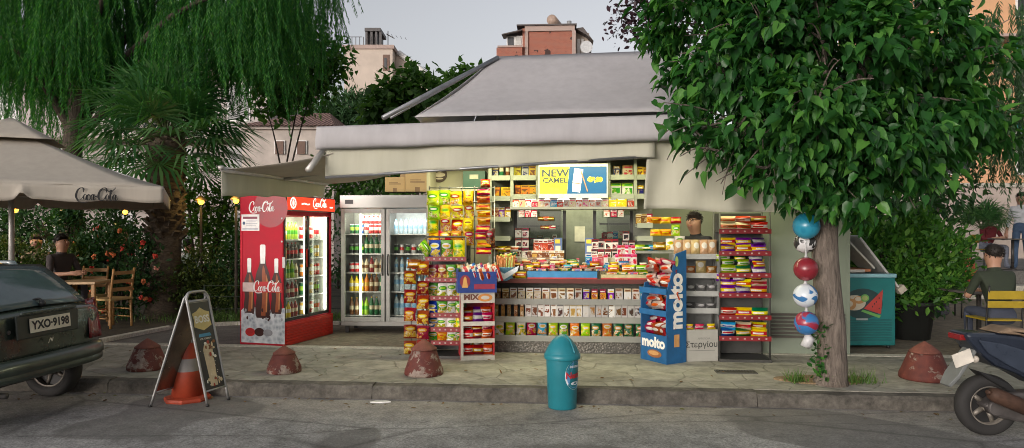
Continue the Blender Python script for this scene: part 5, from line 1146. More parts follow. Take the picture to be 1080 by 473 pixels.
row(KM, 'coffee_grey cig_white jar_navy cig_cream tobacco_red', posts[1]+.08, ku(589, .6), .62, 1.32, 'on the dim shelf behind the first window pane', G2, .004, .9)
row(KM, 'cig_red cig_white cig_blue cig_cream cig_white', ku(635, .6), posts[4]-.03, .62, 1.40, 'on the dim shelf behind the second window pane', G2, .004, .95)
row(KM, 'bar_dred bar_brown bar_red bar_white', ku(571, PV), ku(584, PV), PV+.05, kw(577, 242, PV), 'in the bunch dangling inside the service window', 'packs hanging under the bright row', .006, .45, .6)
for px, lab in ((588.5, 'tall blue cigarette stand left of the service window'), (621.5, 'tall blue cigarette stand right of the service window')):
    t = thing('cigarette_stand', lab, 'display stand', kworld(ku(px, .3), .3, CT+.26), KROT); ww = .052
    MB().bx(-ww, ww, 0, .05, 0, .25).build('body', [M('stand_blue', (.10, .16, .34), .4)], t); MB().bx(-ww*.6, ww*.6, -.02, -.001, .07, .15).build('pack', [M('stand_pack', (.66, .58, .45), .5)], t); MB().bx(-ww*.7, ww*.5, -.004, -.001, .18, .23).build('plate', [M('stand_yellow', (.75, .55, .04), .5)], t); MB().bx(-ww*.9, ww*.9, -.004, -.001, .0, .04).build('base', [white], t)
# bowl of lollies on winged holder
t = thing('lolly_stand', 'blue and white winged holder full of orange lolly sticks', 'lolly stand', kworld(ku(533, .0), .0, CT-.02), KROT)
mb = MB(); mb.lathe([(.07, .0), (.10, .03), (.135, .17), (.14, .175)], 20, 0); mb.build('tub', [M('tub_sky', (.16, .38, .55), .4)], t)
mb = MB()
for s in (-1, 1): mb.prism([(0, 0), (s*.16, .10), (s*.18, .17), (s*.05, .10), (0, .07)][::s], .01, 0, PL((0, -.15, .03), (1, 0, 0), (0, 0, 1)))
mb.build('wing', [M('wing_white', (.65, .70, .74), .4)], t)
mb = MB()
for i in range(70):
    a = RG.uniform(0, 2*PI); r = .115*math.sqrt(RG.random()); l = RG.uniform(.12, .17); mb.tube([(r*math.cos(a)*.9, r*math.sin(a)*.9, .12), (r*math.cos(a)*1.1, r*math.sin(a)*1.1, .15+l)], .008, 5, RG.choice([0, 0, 0, 1]))
mb.build('lolly_sticks', [M('lolly_orange', (.70, .30, .10), .4), M('lolly_green', (.50, .55, .15), .4)], t)['kind'] = 'stuff'
mb = MB()
for i in range(26):
    a = RG.uniform(0, 2*PI); r = .115*math.sqrt(RG.random()); mb.sphere((r*math.cos(a), r*math.sin(a), .30+RG.uniform(-.02, .03)), .017, RG.randrange(3), None, 8)
mb.build('lolly_heads', [M('lolly_lime', (.40, .55, .08), .4), M('lolly_white', (.70, .72, .70), .4), M('lolly_orange', (.7, .3, .1), .4)], t)['kind'] = 'stuff'
row(KM, 'sweet_dark bar_yellow sweet_dark', ku(523, .1), ku(545, .1), .17, CT+.28, 'heaped behind the lolly holder', G, .01, .8, .3)
row(KM, 'bar_brown bar_yellow bar_brown bar_white', ku(520, .05), ku(545, .05), .13, CT+.34, 'on the heap over the lolly holder', G, .02, .7, .6)
row(KM, 'bar_yellow bar_brown bar_yellow', ku(521, -.03), ku(555, -.03), -.03, CT+.02, 'lying before the lolly holder', G, .01, .8, .1)
t = thing('hanging_bag', 'dark brown bag hanging at the corner of the counter beside the orange bags', 'bag', kworld(ku(517, -.2), -.2, kw(517, 262, -.2)), KROT)
bagmesh('dark_bag', .12, .24, .08, PRINT('wrap_dark', COL['dbrown'], COL['dred'], COL['grey'], 0)); link('body', ME['dark_bag'], t); MB().tube([(0, 0, .23), (0, .0, .34)], .004, 5).build('strap', [black], t)
# --- display shelves above
G = 'goods on the upper display shelves'
b0, b1, b2, b3, b4, b5 = posts
row(KM, 'jar_navy bottle_dark bottle_beer', b0+.02, b1-.02, PV+.05, za, 'on the top shelf of the narrow end bay', G, .003, .9)
row(KM, 'tin_brown tin_orange', b0+.02, b1-.02, PV+.05, zb-.02, 'on the second shelf of the narrow end bay', G, .003, (.85, 1, 1))
row(KM, 'card_dark card_violet card_yellow', b0+.02, b1-.02, PV+.05, zd-.02, 'on the third shelf of the narrow end bay', G, .003, .95)
row(KM, 'coffee_yellow coffee_grey coffee_yellow', b1+.02, b2-.02, PV+.05, za, 'on the top shelf left of the lit advert', G, .003, 1.)
row(KM, 'tin_brown tin_orange tin_orange', b1+.02, b2-.02, PV+.05, zb, 'on the second shelf left of the lit advert', G, .002, (.75, 1, 1.05))
row(KM, 'jar_navy tea_tan', b3+.03, b4-.02, PV+.05, za, 'on the top shelf right of the lit advert', G, .003, .95)
row(KM, 'tea_lime tea_lime', b3+.02, b4-.02, PV+.05, zb, 'on the second shelf right of the lit advert', G, .003, 1.)
row(KM, 'coffee_yellow tin_orange', b4+.02, b5-.02, PV+.05, za, 'on the top shelf next to the curtain', G, .003, .85)
row(KM, 'jar_navy coffee_yellow', b4+.02, b5-.02, PV+.05, zb, 'on the second shelf next to the curtain', G, .003, .9)
row(KM, 'card_dark card_dark card_yellow', b4+.02, b5-.02, PV+.05, zd-.1, 'on the third shelf next to the curtain', G, .003, .9)
row(KM, 'cig_white cig_cream cig_white cig_red cig_cream cig_white cig_blue cig_red cig_white cig_cream cig_white cig_cream cig_white cig_white cig_cream', b1+.01, ku(641, PV), PV-.03, zc, 'in the bright row over the service window', 'cigarette packs over the service window', .002, 1, .03)
row(KM, 'cig_gold cig_gold cig_red', ku(642, PV), b4+.0, PV-.03, zc, 'at the bright row\'s curtain end', 'cigarette packs over the service window', .002, 1, .03)
for (p0, p1, where) in ((547, 567, 'hanging under the bright row left of the window'), (636, 658, 'hanging under the bright row right of the window')):
    row(KM, 'cig_white cig_red cig_white', ku(p0, PV), ku(p1, PV), PV-.05, zc-.125, where, 'packs hanging under the bright row', .002, .95, .05)
row(KM, 'bar_brown bar_red bar_brown', ku(568, PV), ku(583, PV), PV+.0, zc-.17, 'dangling in the service window', 'packs hanging under the bright row', .004, .5, .2)
# --- right of the counter: hanging bags and a small shelf
G = 'bags hanging beside the curtain'
v_ = .1
for (py, ks, wh) in ((236, 'puff_orange puff_gold puff_red', 'upper'), (249, 'puff_gold puff_orange crisp_green', 'middle')):
    row(KM, ks, ku(686, v_), ku(718, v_), v_, kw(700, py, v_), f'in the {wh} row hanging beside the curtain', G, .004, .7, .15)
row(KM, 'puff_dark sweet_white crisp_white', ku(690, 0), ku(722, 0), .0, kw(700, 264, 0), 'standing under the bags beside the curtain', G, .01, .85, .2)
kp('corner_shelf', MB().bx(ku(671, .1), ku(716, .1), .13, .36, kw(690, 265, .1)-.03, kw(690, 265, .1)), [shelfg])
row(KM, 'bar_lime bar_green bar_sky', ku(672, .1), ku(692, .1), .14, kw(690, 264.5, .1), 'on the corner shelf right of the counter', G, .01, .7, .2)
MB()
# --- wall of hanging crisps, left
gridm = M('hanger_wire', (.25, .25, .24), .4, .7)
hg = thing('hanging_rack', 'tall wire hanging rack covered with bags of crisps left of the counter', 'rack', kworld(ku(487, -.1), -.1, 0), KROT)
mb = MB()
for px in (452, 463, 473, 486, 500, 521): mb.tube([(ku(px, -.1)-ku(487, -.1), .05, .0 if px in (452, 521) else .7), (ku(px, -.1)-ku(487, -.1), .05, kw(px, 196, -.1))], .008, 6)
for py in (198, 213, 228, 244, 262): mb.tube([(ku(452, -.1)-ku(487, -.1), .04, kw(487, py, -.1)), (ku(521, -.1)-ku(487, -.1), .04, kw(487, py, -.1))], .006, 6)
mb.build('frame', [gridm], hg)
G = 'crisp bags on the hanging rack'
for i, (py, ks) in enumerate([(217, 'crisp_green crisp_green crisp_yellow crisp_gold'), (232, 'crisp_green crisp_lemon crisp_yellow crisp_yellow'), (246, 'crisp_lemon crisp_yellow crisp_red crisp_gold'), (259, 'crisp_gold crisp_red crisp_orange crisp_yellow')]):
    row(KM, ks, ku(452, -.1), ku(500, -.1), -.13-.01*i, kw(480, py, -.1), f'in the {["top","second","third","lowest"][i]} row of the hanging rack', G, .016, [(RG.uniform(.88, 1.08), 1.15, RG.uniform(.82, .98)) for _ in range(4)], .3)
for i in range(9):
    k = ['puff_red','puff_orange','puff_gold','puff_orange','puff_orange','puff_red','puff_red','puff_gold','puff_red'][i]
    good(k, f'{ORD[i]} snack bag from top, {NAME[k][2].split()[0]}, in the end column of the hanging rack', 'snack bags in the end column of the hanging rack', kworld(ku(510.5, -.15)+RG.uniform(-.008, .008), -.19, kw(510, 206.5+7.7*i, -.15)), KROT+RG.uniform(-.22, .22), (RG.uniform(.85, 1.0), .9, .68))
good('crisp_red', 'small red carton topping the end column of the hanging rack', 'snack bags in the end column of the hanging rack', kworld(ku(512, -.1), -.1, kw(512, 198, -.1)), KROT, (.8, .8, .5))
# --- red-lipped crisp rack
def shelfrack(label, name, u0, u1, y0, depth, tops, h, red, post, org, rz, dots=True, grey=False):
    t = thing(name, label, 'rack', org, rz); mb = MB()
    for x in (u0, u1):
        for y in (0, depth): mb.tube([(x, y, 0), (x, y, h if y else h)], .011, 6)
    mb.tube([(u0, 0, h), (u1, 0, h)], .011, 6); mb.tube([(u0, depth, h), (u1, depth, h)], .011, 6)
    mb.build('frame', [post], t)
    MB().bx(u0-.01, u1+.01, -.06, depth+.02, 0, .03).build('base', [post], t); MB().bx(u0+.012, u1-.012, depth-.009, depth-.003, .04, h-.03).build('gap_shade_panel', [post], t)  # dark panel added behind the shelves so the gaps look shaded
    for z in tops:
        s = MB().bx(u0+.012, u1-.012, .0, depth-.012, z-.012, z).build('shelf', [post], t)
        lp = MB(); lp.bx(u0-.01, u1+.01, -.028, -.012, z-.03, z+.025, 0)
        if dots:
            n = 7
            for i in range(n): lp.bx(u0+(u1-u0)*(i+.3)/n, u0+(u1-u0)*(i+.3)/n+.02, -.030, -.0282, z-.012, z+.006, 1)
        lp.build('price_strip', [red, M('price_tag', (.40, .30, .26), .6)], s)
    return t
stripred = M('strip_red', (.20, .012, .016), .4)
Yr = GY(377); q0, q1 = W(450, 377, Yr), W(491, 377, Yr-.05); org = Vector(((q0.x+q1.x)/2, (q0.y+q1.y)/2, PAV)); wr = (q1-q0).length; RM = Matrix.Translation(org) @ Matrix.Rotation(KROT, 4, 'Z')
rz_ = lambda py: CAMZ-(py-HZ)/F*Yr-PAV
tops = [rz_(p) for p in (273, 295, 314, 332, 347, 361)]
shelfrack('red-stripped shelf rack of crisps standing beside the hanging biscuit packs', 'crisp_rack', -wr/2, wr/2, 0, .34, tops, rz_(250), stripred, kdark, org, KROT)
G = 'crisp bags on the red-stripped rack'
for z, ks, s_, hh in zip(tops, ['crisp_blue crisp_dgreen crisp_lemon', 'crisp_brown crisp_brown crisp_dgreen crisp_lemon', 'crisp_dgreen crisp_white crisp_white crisp_dgreen', 'crisp_blue crisp_dgreen crisp_white crisp_dgreen', 'crisp_blue crisp_white crisp_white crisp_lemon', 'crisp_dgreen crisp_orange crisp_white crisp_dgreen'], ['top', 'second', 'third', 'fourth', 'fifth', 'lowest'], [1.1, .88, .85, .78, .66, .6]):
    row(RM, ks, -wr/2+.01, wr/2-.01, .05, z, f'on the {s_} shelf of the red-stripped rack', G, .006, (.85 if hh < 1 else 1., 1, hh), .1)
for px, pys, lab in ((432.5, (300, 320, 339, 357, 374), 'nearer the steel fridge'), (446, (290, 311, 326, 342, 358, 373), 'nearer the red-stripped rack')):
    for i, py in enumerate(pys):
        Yp = Yr-.06; p = W(px, py, Yp)
        good('cracker_pack', f'{ORD[i]} dark red cracker pack from top in the hanging strip {lab}', 'cracker packs on the hanging strips', p, KROT+RG.uniform(-.15, .15), (1.02, 1, 1.28))
st = thing('hanging_strip', 'two thin wire strips holding cracker packs beside the crisp rack', 'hanger', W(439, 377, Yr), KROT); st.location.z = PAV
MB().tube([(-.07, .05, .0), (-.07, .05, 1.05)], .008, 6).tube([(.075, .05, .0), (.075, .05, 1.2)], .008, 6).tube([(-.07, .05, .02), (.075, .05, .02)], .012, 6).build('wire', [gridm], st)
p = W(445, 266, Yr-.05); good('crisp_green', 'crumpled lime green bag lying on top of the cracker strips', 'lime bags over the cracker strips', p, .6, (1.3, 1, .6), Matrix.Rotation(.9, 4, 'Y'))
p = W(437, 283, Yr-.05); good('puff_dark', 'brown snack bag sticking out over the cracker strips', 'bag over the cracker strips', p, KROT, (.9, 1, .9))
# --- white and red cardboard display with blue tray
Yd = GY(380.5); q0, q1 = W(486, 381, Yd), W(521.5, 379, Yd+.06); wd_ = (q1-q0).length; dz_ = math.atan2(q1.y-q0.y, q1.x-q0.x)
cd = thing('card_display', 'white and red card display with three openings under a blue tray', 'display', (q0.x, q0.y, PAV), dz_); CDM = Matrix.Translation((q0.x, q0.y, PAV)) @ Matrix.Rotation(dz_, 4, 'Z')
dzz = lambda py: CAMZ-(py-HZ)/F*Yd-PAV
cw, cr = M('card_white', (.50, .47, .40), .6), M('card_red', (.45, .02, .03), .5); cb = M('card_blue', (.02, .05, .22), .45)
H1 = dzz(309); sh = [.05, dzz(359.5), dzz(341.5)]
mb = MB(); mb.bx(0, .012, 0, .34, 0, H1, 1).bx(wd_-.012, wd_, 0, .34, 0, H1, 1).bx(.0121, wd_-.0121, .33, .34, 0, H1, 1)
for z in sh: mb.bx(.0121, wd_-.0121, .0, .329, z-.012, z, 0)
mb.bx(-.002, wd_+.002, -.006, -.001, 0, sh[0]+.0, 0).bx(-.002, wd_+.002, -.006, -.001, sh[1]-.03, sh[1]+.02, 0).bx(-.002, wd_+.002, -.006, -.001, sh[2]-.03, sh[2]+.02, 0).bx(-.002, wd_+.002, -.006, -.001, dzz(320), H1, 0).bx(-.002, .03, -.005, -.0005, sh[0], dzz(320), 0)
P = PL((0, -.008, 0), (1, 0, 0), (0, 0, 1)); mb.text('MIX', .085, 2, P, (wd_*.30, H1-.055), .001, bold=.004, sx=1.15); mb.ell(wd_*.72, H1-.06, .085, .045, 3, P, .001); mb.ell(wd_*.72, H1-.06, .05, .022, 0, P, .002)
P2 = PL((-.002, .34, 0), (0, -1, 0), (0, 0, 1)); mb.poly([(0, .35), (.05, .35), (.34, H1), (0, H1)], 0, P2, .001)
mb.build('body', [cw, cr, M('print_brown', (.14, .05, .03), .5), M('print_orange', (.55, .22, .05), .5)], cd)
tr = MB(); T0, T1 = H1+.002, dzz(284)
tr.bx(-.04, wd_+.02, -.05, -.04, T0, T1-.03).bx(-.04, wd_+.02, .34, .35, T0, T1+.03).bx(-.04, -.03, -.04, .34, T0, T1).bx(wd_+.01, wd_+.02, -.04, .34, T0, T1).bx(-.03, wd_+.01, -.04, .34, T0, T0+.01)
P = PL((-.04, -.052, T0), (1, 0, 0), (0, 0, 1)); tr.ell(.085, .13, .06, .075, 1, P, .0); tr.poly([(.05, .06), (.12, .06), (.10, .17), (.085, .19), (.07, .17)], 2, P, .001); tr.poly([(.19, .04), (wd_+.04, .04), (wd_+.04, .10), (.19, .10)], 3, P, .0)
to = tr.build('tray', [cb, M('print_maroon2', (.25, .03, .04), .5), M('print_gold', (.65, .36, .10), .5), M('print_wine', (.30, .03, .06), .5)], cd)
for i, z in enumerate(sh):
    for r_ in range(2):
        row(CDM, 'bar_red bar_dred bar_red' if i != 2 else 'bar_dred bar_purple bar_red', .03, wd_-.02, .06+.1*r_, z+.003+r_*.055, f'in the {["lowest","middle","upper"][i]} opening of the card display, {["front","rear"][r_]}', 'packs in the card display', .01, (.78, 1, 1.15), .35)
for r_ in range(3):
    row(CDM, ['bar_white bar_blue bar_white bar_white bar_red', 'bar_cream bar_white bar_purple bar_white bar_red', 'bar_white bar_blue bar_red bar_white bar_cream'][r_], -.02, wd_+.01, .0+.11*r_, T1-.09+.02*r_, f'in the {["front","middle","rear"][r_]} rank of the blue tray', 'packs in the blue tray', .01, (1, 1, 1.1), .25, Matrix.Rotation(1.25, 4, 'Y'))
# --- blue croissant stand
BO = Vector((1.733, 7.76, PAV)); uL = Vector((-.5, .866, 0)); BR = math.atan2(-uL.y, -uL.x)   # local x runs from the far left end to the near corner
BM = Matrix.Translation(BO) @ Matrix.Rotation(BR, 4, 'Z')
bs = thing('croissant_stand', 'blue card croissant stand with white lettering and three heaped tiers', 'display', BO, BR)
bl = M('stand_card_blue', (.015, .11, .27), .5); BWd, BDp = .44, .30; bz = lambda py: CAMZ-(py-HZ)/F*7.85-PAV
mb = MB()
mb.prism([(0, 0), (BDp, 0), (BDp, bz(264)), (.14, bz(268)), (.08, bz(288)), (.03, bz(300)), (0, bz(318))], .012, 0, PL((-.012, 0, 0), (0, 1, 0), (0, 0, 1)))
mb.prism([(0, 0), (BDp, 0), (BDp, bz(296)), (.06, bz(300)), (0, bz(318))], .012, 0, PL((-BWd, 0, 0), (0, 1, 0), (0, 0, 1)))
mb.bx(-BWd+.0121, -.0121, BDp-.012, BDp, 0, bz(285)); mb.bx(-BWd+.0121, -.0121, 0, .012, 0, bz(354)); mb.bx(-BWd+.0121, -.0121, .0121, BDp-.0121, bz(358)-.01, bz(358))
for py in (306, 329): mb.bx(-BWd+.0121, -.0121, .0, BDp-.0121, bz(py)-.012, bz(py)); mb.bx(-BWd-.01, .005, -.012, -.001, bz(py)-.05, bz(py)+.015)
P = PL((0, -.003, 0), (1, 0, 0), (0, 0, 1)); zb_ = bz(362)
mb.text('molto', .16, 1, P, (-BWd/2, bz(363)), .0, bold=.008); mb.ell(-BWd/2+.02, bz(374.5), .12, .045, 2, P, .0); mb.ell(-BWd/2+.01, bz(373.8), .085, .025, 3, P, .001)
P = PL((.003, 0, 0), (0, 1, 0), (0, 0, 1)); mb.text('molto', .26, 1, P, (.15, bz(318)), .0, bold=.012, rot=PI/2); mb.poly([(.11, bz(366)), (.19, bz(366)), (.19, bz(353)), (.11, bz(353))], 3, P, .0); mb.ell(.15, bz(276), .025, .06, 4, P, .0)
mb.build('body', [bl, M('print_pure_white', (.80, .78, .72), .5), M('print_croissant', (.32, .13, .05), .5), M('print_croissant_light', (.60, .32, .12), .5), M('print_lime', (.45, .55, .15), .5)], bs)
G = 'croissant wrappers heaped on the blue stand'
for ti, (py, nm_, ks, n) in enumerate(((304, 'top', 'molten_red molten_white molten_red', 5), (328, 'middle', 'molten_white molten_white molten_red', 3), (356, 'lowest', 'molten_red molten_red molten_red', 3))):
    for r_ in range(n):
        x = (r_ % 3)*.04
        row(BM, ks if r_ % 2 == 0 else 'molten_white molten_red molten_white' if ti < 2 else ks, -BWd+.03, -.03, .06+.05*(r_ % 3), bz(py)+.01+.055*r_, f'in the {["lowest","second","third","fourth","topmost"][r_]} layer, blue stand\'s {nm_} tier', G, .02, 1.05, .5, Matrix.Rotation(RG.uniform(-.3, .3), 4, 'Y'))
# --- grey rack of croissants behind, card box in front
Yg = GY(378); q0, q1 = W(712, 378, Yg), W(757, 378, Yg-.03); wg = (q1-q0).length; GO = Vector(((q0.x+q1.x)/2, q0.y, PAV)); GM = Matrix.Translation(GO) @ Matrix.Rotation(KROT, 4, 'Z')
gz = lambda py: CAMZ-(py-HZ)/F*Yg-PAV
gt = [gz(p) for p in (269, 289, 308, 326)]
gr = thing('bakery_rack', 'grey shelf rack of bagged croissants beside the red-shelved wire rack', 'rack', GO, KROT)
MB().bx(-wg/2-.02, -wg/2, 0, .36, 0, 1.22).bx(wg/2, wg/2+.02, 0, .36, 0, 1.22).bx(-wg/2+.001, wg/2-.001, .34, .36, 0, 1.22).build('frame', [M('rack_grey', (.22, .23, .22), .5, .2)], gr)
for z in gt: MB().bx(-wg/2+.001, wg/2-.001, -.01, .339, z-.02, z).bx(-wg/2-.01, wg/2+.01, -.03, -.011, z-.05, z+.012).build('shelf', [M('rack_shelf_grey', (.36, .37, .35), .45, .2)], gr)
G = 'bakery bags on the grey rack'
row(GM, 'croissant_bag '*5, -wg/2, wg/2, .04, gt[0], 'on the top shelf of the grey bakery rack', G, .005, (.85, 1, 1.05), .12)
row(GM, 'croissant_dark croissant_dark croissant_bag croissant_dark', -wg/2, wg/2, .04, gt[1], 'on the second shelf of the grey bakery rack', G, .005, (.95, 1, .9), .12)
row(GM, 'roll_bag '*4, -wg/2, wg/2, .04, gt[2], 'on the third shelf of the grey bakery rack', G, .005, (.95, 1, .9), .12)
row(GM, 'roll_bag '*4, -wg/2, wg/2, .06, gt[3], 'on the lowest shelf of the grey bakery rack', G, .005, (.95, 1, .7), .12)
q0, q1 = W(722, 382, GY(382)), W(757.5, 381, GY(381)); wb = (q1-q0).length
bxz = math.atan2(q1.y-q0.y, q1.x-q0.x); bt = thing('cardboard_box', 'pale cardboard box with Greek lettering between the blue stand and wire rack', 'box', (q0.x, q0.y, PAV), bxz); bh = CAMZ-(348.5-HZ)/F*q0.y-PAV
MB().bx(0, wb, 0, .3, 0, bh).build('body', [M('box_pale', (.36, .355, .31), .7, var=.06)], bt, .004)
P = PL((0, -.002, 0), (1, 0, 0), (0, 0, 1)); mb = MB(); mb.text('Στεργίου', .092, 0, P, (wb/2, bh*.53), .0, bold=.001); mb.text('ΑΡΤΟΠΟΙΙΑ', .028, 1, P, (wb/2+.03, bh*.72), .0); mb.poly([(.05, bh*.34), (wb-.04, bh*.34), (wb-.04, bh*.355), (.05, bh*.355)], 1, P)
mb.build('lettering', [M('print_black', (.03, .03, .03), .6), M('print_mid_grey', (.16, .16, .15), .6)], bt)
row(Matrix.Translation((q0.x, q0.y, PAV)) @ Matrix.Rotation(bxz, 4, 'Z'), 'bar_yellow bar_red bar_yellow', 0, wb, .04, bh+.002, 'lying on the pale cardboard box', 'bars on the cardboard box', .01, .6, .1)
# --- red-shelved wire rack
Yw = GY(381); q0, q1 = W(759, 381, Yw), W(812, 381, Yw-.05); ww_ = (q1-q0).length; WO = Vector(((q0.x+q1.x)/2, (q0.y+q1.y)/2, PAV)); WM = Matrix.Translation(WO) @ Matrix.Rotation(KROT, 4, 'Z')
wz = lambda py: CAMZ-(py-HZ)/F*Yw-PAV
wt = [wz(p) for p in (244, 267, 290, 311, 334.5, 356.5)]
shelfrack('black wire rack with six red shelf fronts full of chocolate packs', 'chocolate_rack', -ww_/2, ww_/2, 0, .34, wt, wz(222), stripred, kdark, WO, KROT)
G = 'packs on the red-fronted wire rack'
WS = ['top', 'second', 'third', 'fourth', 'fifth', 'lowest']
for i, (ks, s2) in enumerate([('bar_cream bar_cream bar_red', 'bar_cream bar_red bar_dred'), ('bar_violet bar_yellow bar_violet', 'bar_yellow bar_violet bar_purple'), ('bar_lime bar_green bar_purple', 'bar_lime bar_lime bar_yellow'), ('bar_violet bar_purple bar_dred', 'bar_violet bar_yellow bar_cream'), ('bar_red bar_yellow bar_green', 'bar_orange bar_red bar_green'), ('bar_blue bar_green bar_yellow', 'bar_sky bar_cream bar_yellow')]):
    z = wt[i]
    row(WM, ks, -ww_/2+.02, ww_/2-.02, .06, z, f'at the front of the wire rack\'s {WS[i]} shelf', G, .008, (1.15, 1.1, 1.05), .45)
    if i != 4: row(WM, s2, -ww_/2+.02, ww_/2-.02, .08, z+.085, f'in layer two, wire rack\'s {WS[i]} shelf', G, .008, (1.1, 1.05, .9), .6)
    if i in (2, 3): row(WM, ks, -ww_/2-.03, ww_/2-.06, .08, z+.15, f'heaped on top of the wire rack\'s {WS[i]} shelf', G, .01, (.95, 1, .8), .45)
# --- boxes and things on top of the fridge, left wing
def carton(label, px0, px1, py0, py1, Y, dep, mt, rz=0., tape=True):
    a, b = W(px0, py1, Y), W(px1, py0, Y); w2 = b.x-a.x; h2 = b.z-a.z; t = thing('cardboard_box', label, 'box', a, rz)
    MB().bx(0, w2, 0, dep, 0, h2).build('body', [mt], t, .004)
    mb = MB(); mb.bx(w2*.40, w2*.60, -.002, -.0005, 0, h2*.25).bx(w2*.2, w2*.8, -.002, -.0005, h2*.5, h2*.56).bx(w2*.2, w2*.65, -.002, -.0005, h2*.62, h2*.66); mb.build('marking', [M('carton_print', (.20, .13, .06), .8)], t); return t
cart = M('carton', (.45, .32, .13), .8, var=.08)
carton('flat brown cardboard box on the steel fridge at its middle', 406, 427, 187, 202.5, 10.3, .3, cart)
carton('brown cardboard box on the steel fridge next to the crisps', 427.5, 453, 183, 202.5, 10.25, .3, cart)
carton('dark brown cardboard box standing behind the two on the steel fridge', 422, 452, 176, 190, 10.6, .2, M('carton_dark', (.30, .21, .10), .8))
kp('left_shelf', MB().bx(ku(456, .2), ku(515, .2), .18, .415, kw(480, 200, .2)-.02, kw(480, 200, .2)), [kcream])
t = thing('round_sign', 'round dark cup emblem board on the pale wall above the crisps', 'sign', kworld(ku(463.5, .4), .41, kw(463, 184.5, .4)), KROT)
mb = MB(); mb.lathe([(.10, 0), (.10, .008)], 24, 0, PL((0, 0, 0), (1, 0, 0), (0, 0, 1))); P = PL((0, -.009, 0), (1, 0, 0), (0, 0, 1)); mb.ell(0, .0, .075, .03, 1, P, .001); mb.ell(0, .045, .03, .015, 1, P, .001); mb.ell(0, -.05, .05, .012, 1, P, .001); mb.build('board', [M('sign_brown', (.07, .045, .035), .5), M('sign_cream', (.6, .52, .42), .5)], t)
a, b = kl(489, 199.5, .25), kl(512, 181, .25)
t = thing('storage_crate', 'dark green crate on the high shelf above the yellow crisps', 'crate', kworld(a[0], .2, a[1]+.001), KROT); mb = MB(); w2, h2 = b[0]-a[0], b[1]-a[1]
mb.bx(0, w2, 0, .012, 0, h2).bx(0, w2, .17, .182, 0, h2).bx(0, .012, .0121, .1699, 0, h2).bx(w2-.012, w2, .0121, .1699, 0, h2).bx(.0121, w2-.0121, .0121, .1699, 0, .01); mb.build('body', [M('crate_green', (.03, .09, .06), .5)], t)
MB().bx(w2*.3, w2*.7, -.004, -.0005, h2*.55, h2*.8).build('label', [M('crate_label', (.4, .4, .3), .6)], t)
# --- hanging balls by the trunk
def ballmat(name, c1, c2, sc, thr):
    m, nt, b, o = newmat(name); v = coord(nt); n1 = noise(nt, v, sc, 2, .4, 1.5)
    nt.links.new(ramp(nt, n1, [(thr-.015, c1), (thr+.015, c2)]), b.inputs['Base Color']); b.inputs['Roughness'].default_value = .25; return m
net = GLASS('clear_film', (.88, .9, .9), .12)
for i, (px, py, r, lab, mt, d) in enumerate([(850.5, 238.5, .128, 'plain teal ball hanging highest beside the tree trunk', ballmat('ball_teal', (.02, .22, .34), (.03, .27, .40), 3, .5), 0),
    (849, 256, .105, 'black and white ball hanging behind the teal one', ballmat('ball_pattern', (.03, .03, .03), (.62, .62, .62), 9, .5), .12), (850, 284, .115, 'dark red ball in clear film hanging in the middle', ballmat('ball_red', (.22, .02, .03), (.34, .05, .06), 3, .6), 0),
    (849.5, 312, .115, 'white and blue ball hanging below the dark red one', ballmat('ball_blue', (.04, .16, .36), (.58, .64, .68), 4, .48), 0), (850.5, 341, .115, 'blue and red swirled ball hanging lowest beside the tree trunk', ballmat('ball_swirl', (.30, .03, .06), (.04, .17, .40), 3.5, .5), 0)]):
    p = W(px, py, 6.68+d); t = thing('ball', lab, 'ball', p, i*1.3, 'balls hanging beside the tree trunk')
    MB().sphere((0, 0, 0), r, 0, None, 24).build('body', [mt], t)
    mb = MB(); mb.tube([(0, 0, r*.98), (.0, 0, r*1.15), (0, 0, r*1.0+.10)], [.02, .012, .004], 7); mb.tube([(0, 0, r*.95), (0, 0, r+.30)], .003, 5); mb.build('net_bag', [M('film_white', (.5, .5, .5), .3)], t)
p = W(851, 357, 6.68); t = thing('plastic_bag', 'crumpled clear bag end dangling under the lowest ball', 'plastic bag', p); mb = MB(); mb.tube([(0, 0, .06), (.02, 0, .0), (.0, .01, -.06), (.03, 0, -.09)], [.012, .05, .06, .02], 8); mb.build('body', [M('film_white', (.5, .5, .5), .3)], t)
# ------------------------------------------------------------------ bollards
def m_bollard():
    m, nt, b, o = newmat('worn_red_paint'); v = coord(nt); info = node(nt, 'ShaderNodeObjectInfo')
    vv = mixc(nt, 1., v, info.outputs['Location'], 'ADD'); n1 = noise(nt, vv, 7, 7, .75, .3); n2 = noise(nt, vv, 2.2, 3)
    f = ramp(nt, mth(nt, 'ADD', mth(nt, 'MULTIPLY', n1, .72), mth(nt, 'MULTIPLY', n2, .30)), [(.535, 0), (.56, 1)])
    c = mixc(nt, f, ramp(nt, noise(nt, vv, 12, 5), [(.3, (.075, .016, .012)), (.7, (.14, .032, .02))]), ramp(nt, noise(nt, vv, 20, 4), [(.3, (.16, .11, .09)), (.7, (.33, .27, .22))]))
    nt.links.new(c, b.inputs['Base Color']); b.inputs['Roughness'].default_value = .75; bump(nt, b, mixc(nt, .4, n1, f), .5, .006); return m
bolm = m_bollard(); boltop = M('faded_red_cap', (.155, .052, .035), .8, var=.35, scale=14, bmp=.2)
def bollard(px, py, r, h, label, cap, shape=0):
    p = W(px, py, GY(py)); t = thing('bollard', label, 'bollard', (p.x, p.y+.2, PAV), 0, 'squat red bollards along the pavement')
    rc = r*.62
    MB().lathe([(r*.97, 0), (r, .012), (r*.985, .05), (r*.93, .075), (rc*1.04, h*.66), (rc, h*.70)], 28).build('body', [bolm], t)
    MB().lathe([(rc*cap, h*.705), (rc*cap*.98, h*.74), (rc*.45, h*.90), (rc*.07, h*.995), (.004, h)], 28).build('cap', [boltop], t)
bollard(145, 393, .205, .33, 'red bollard with chipped white patches beside the parked car', 1.02)
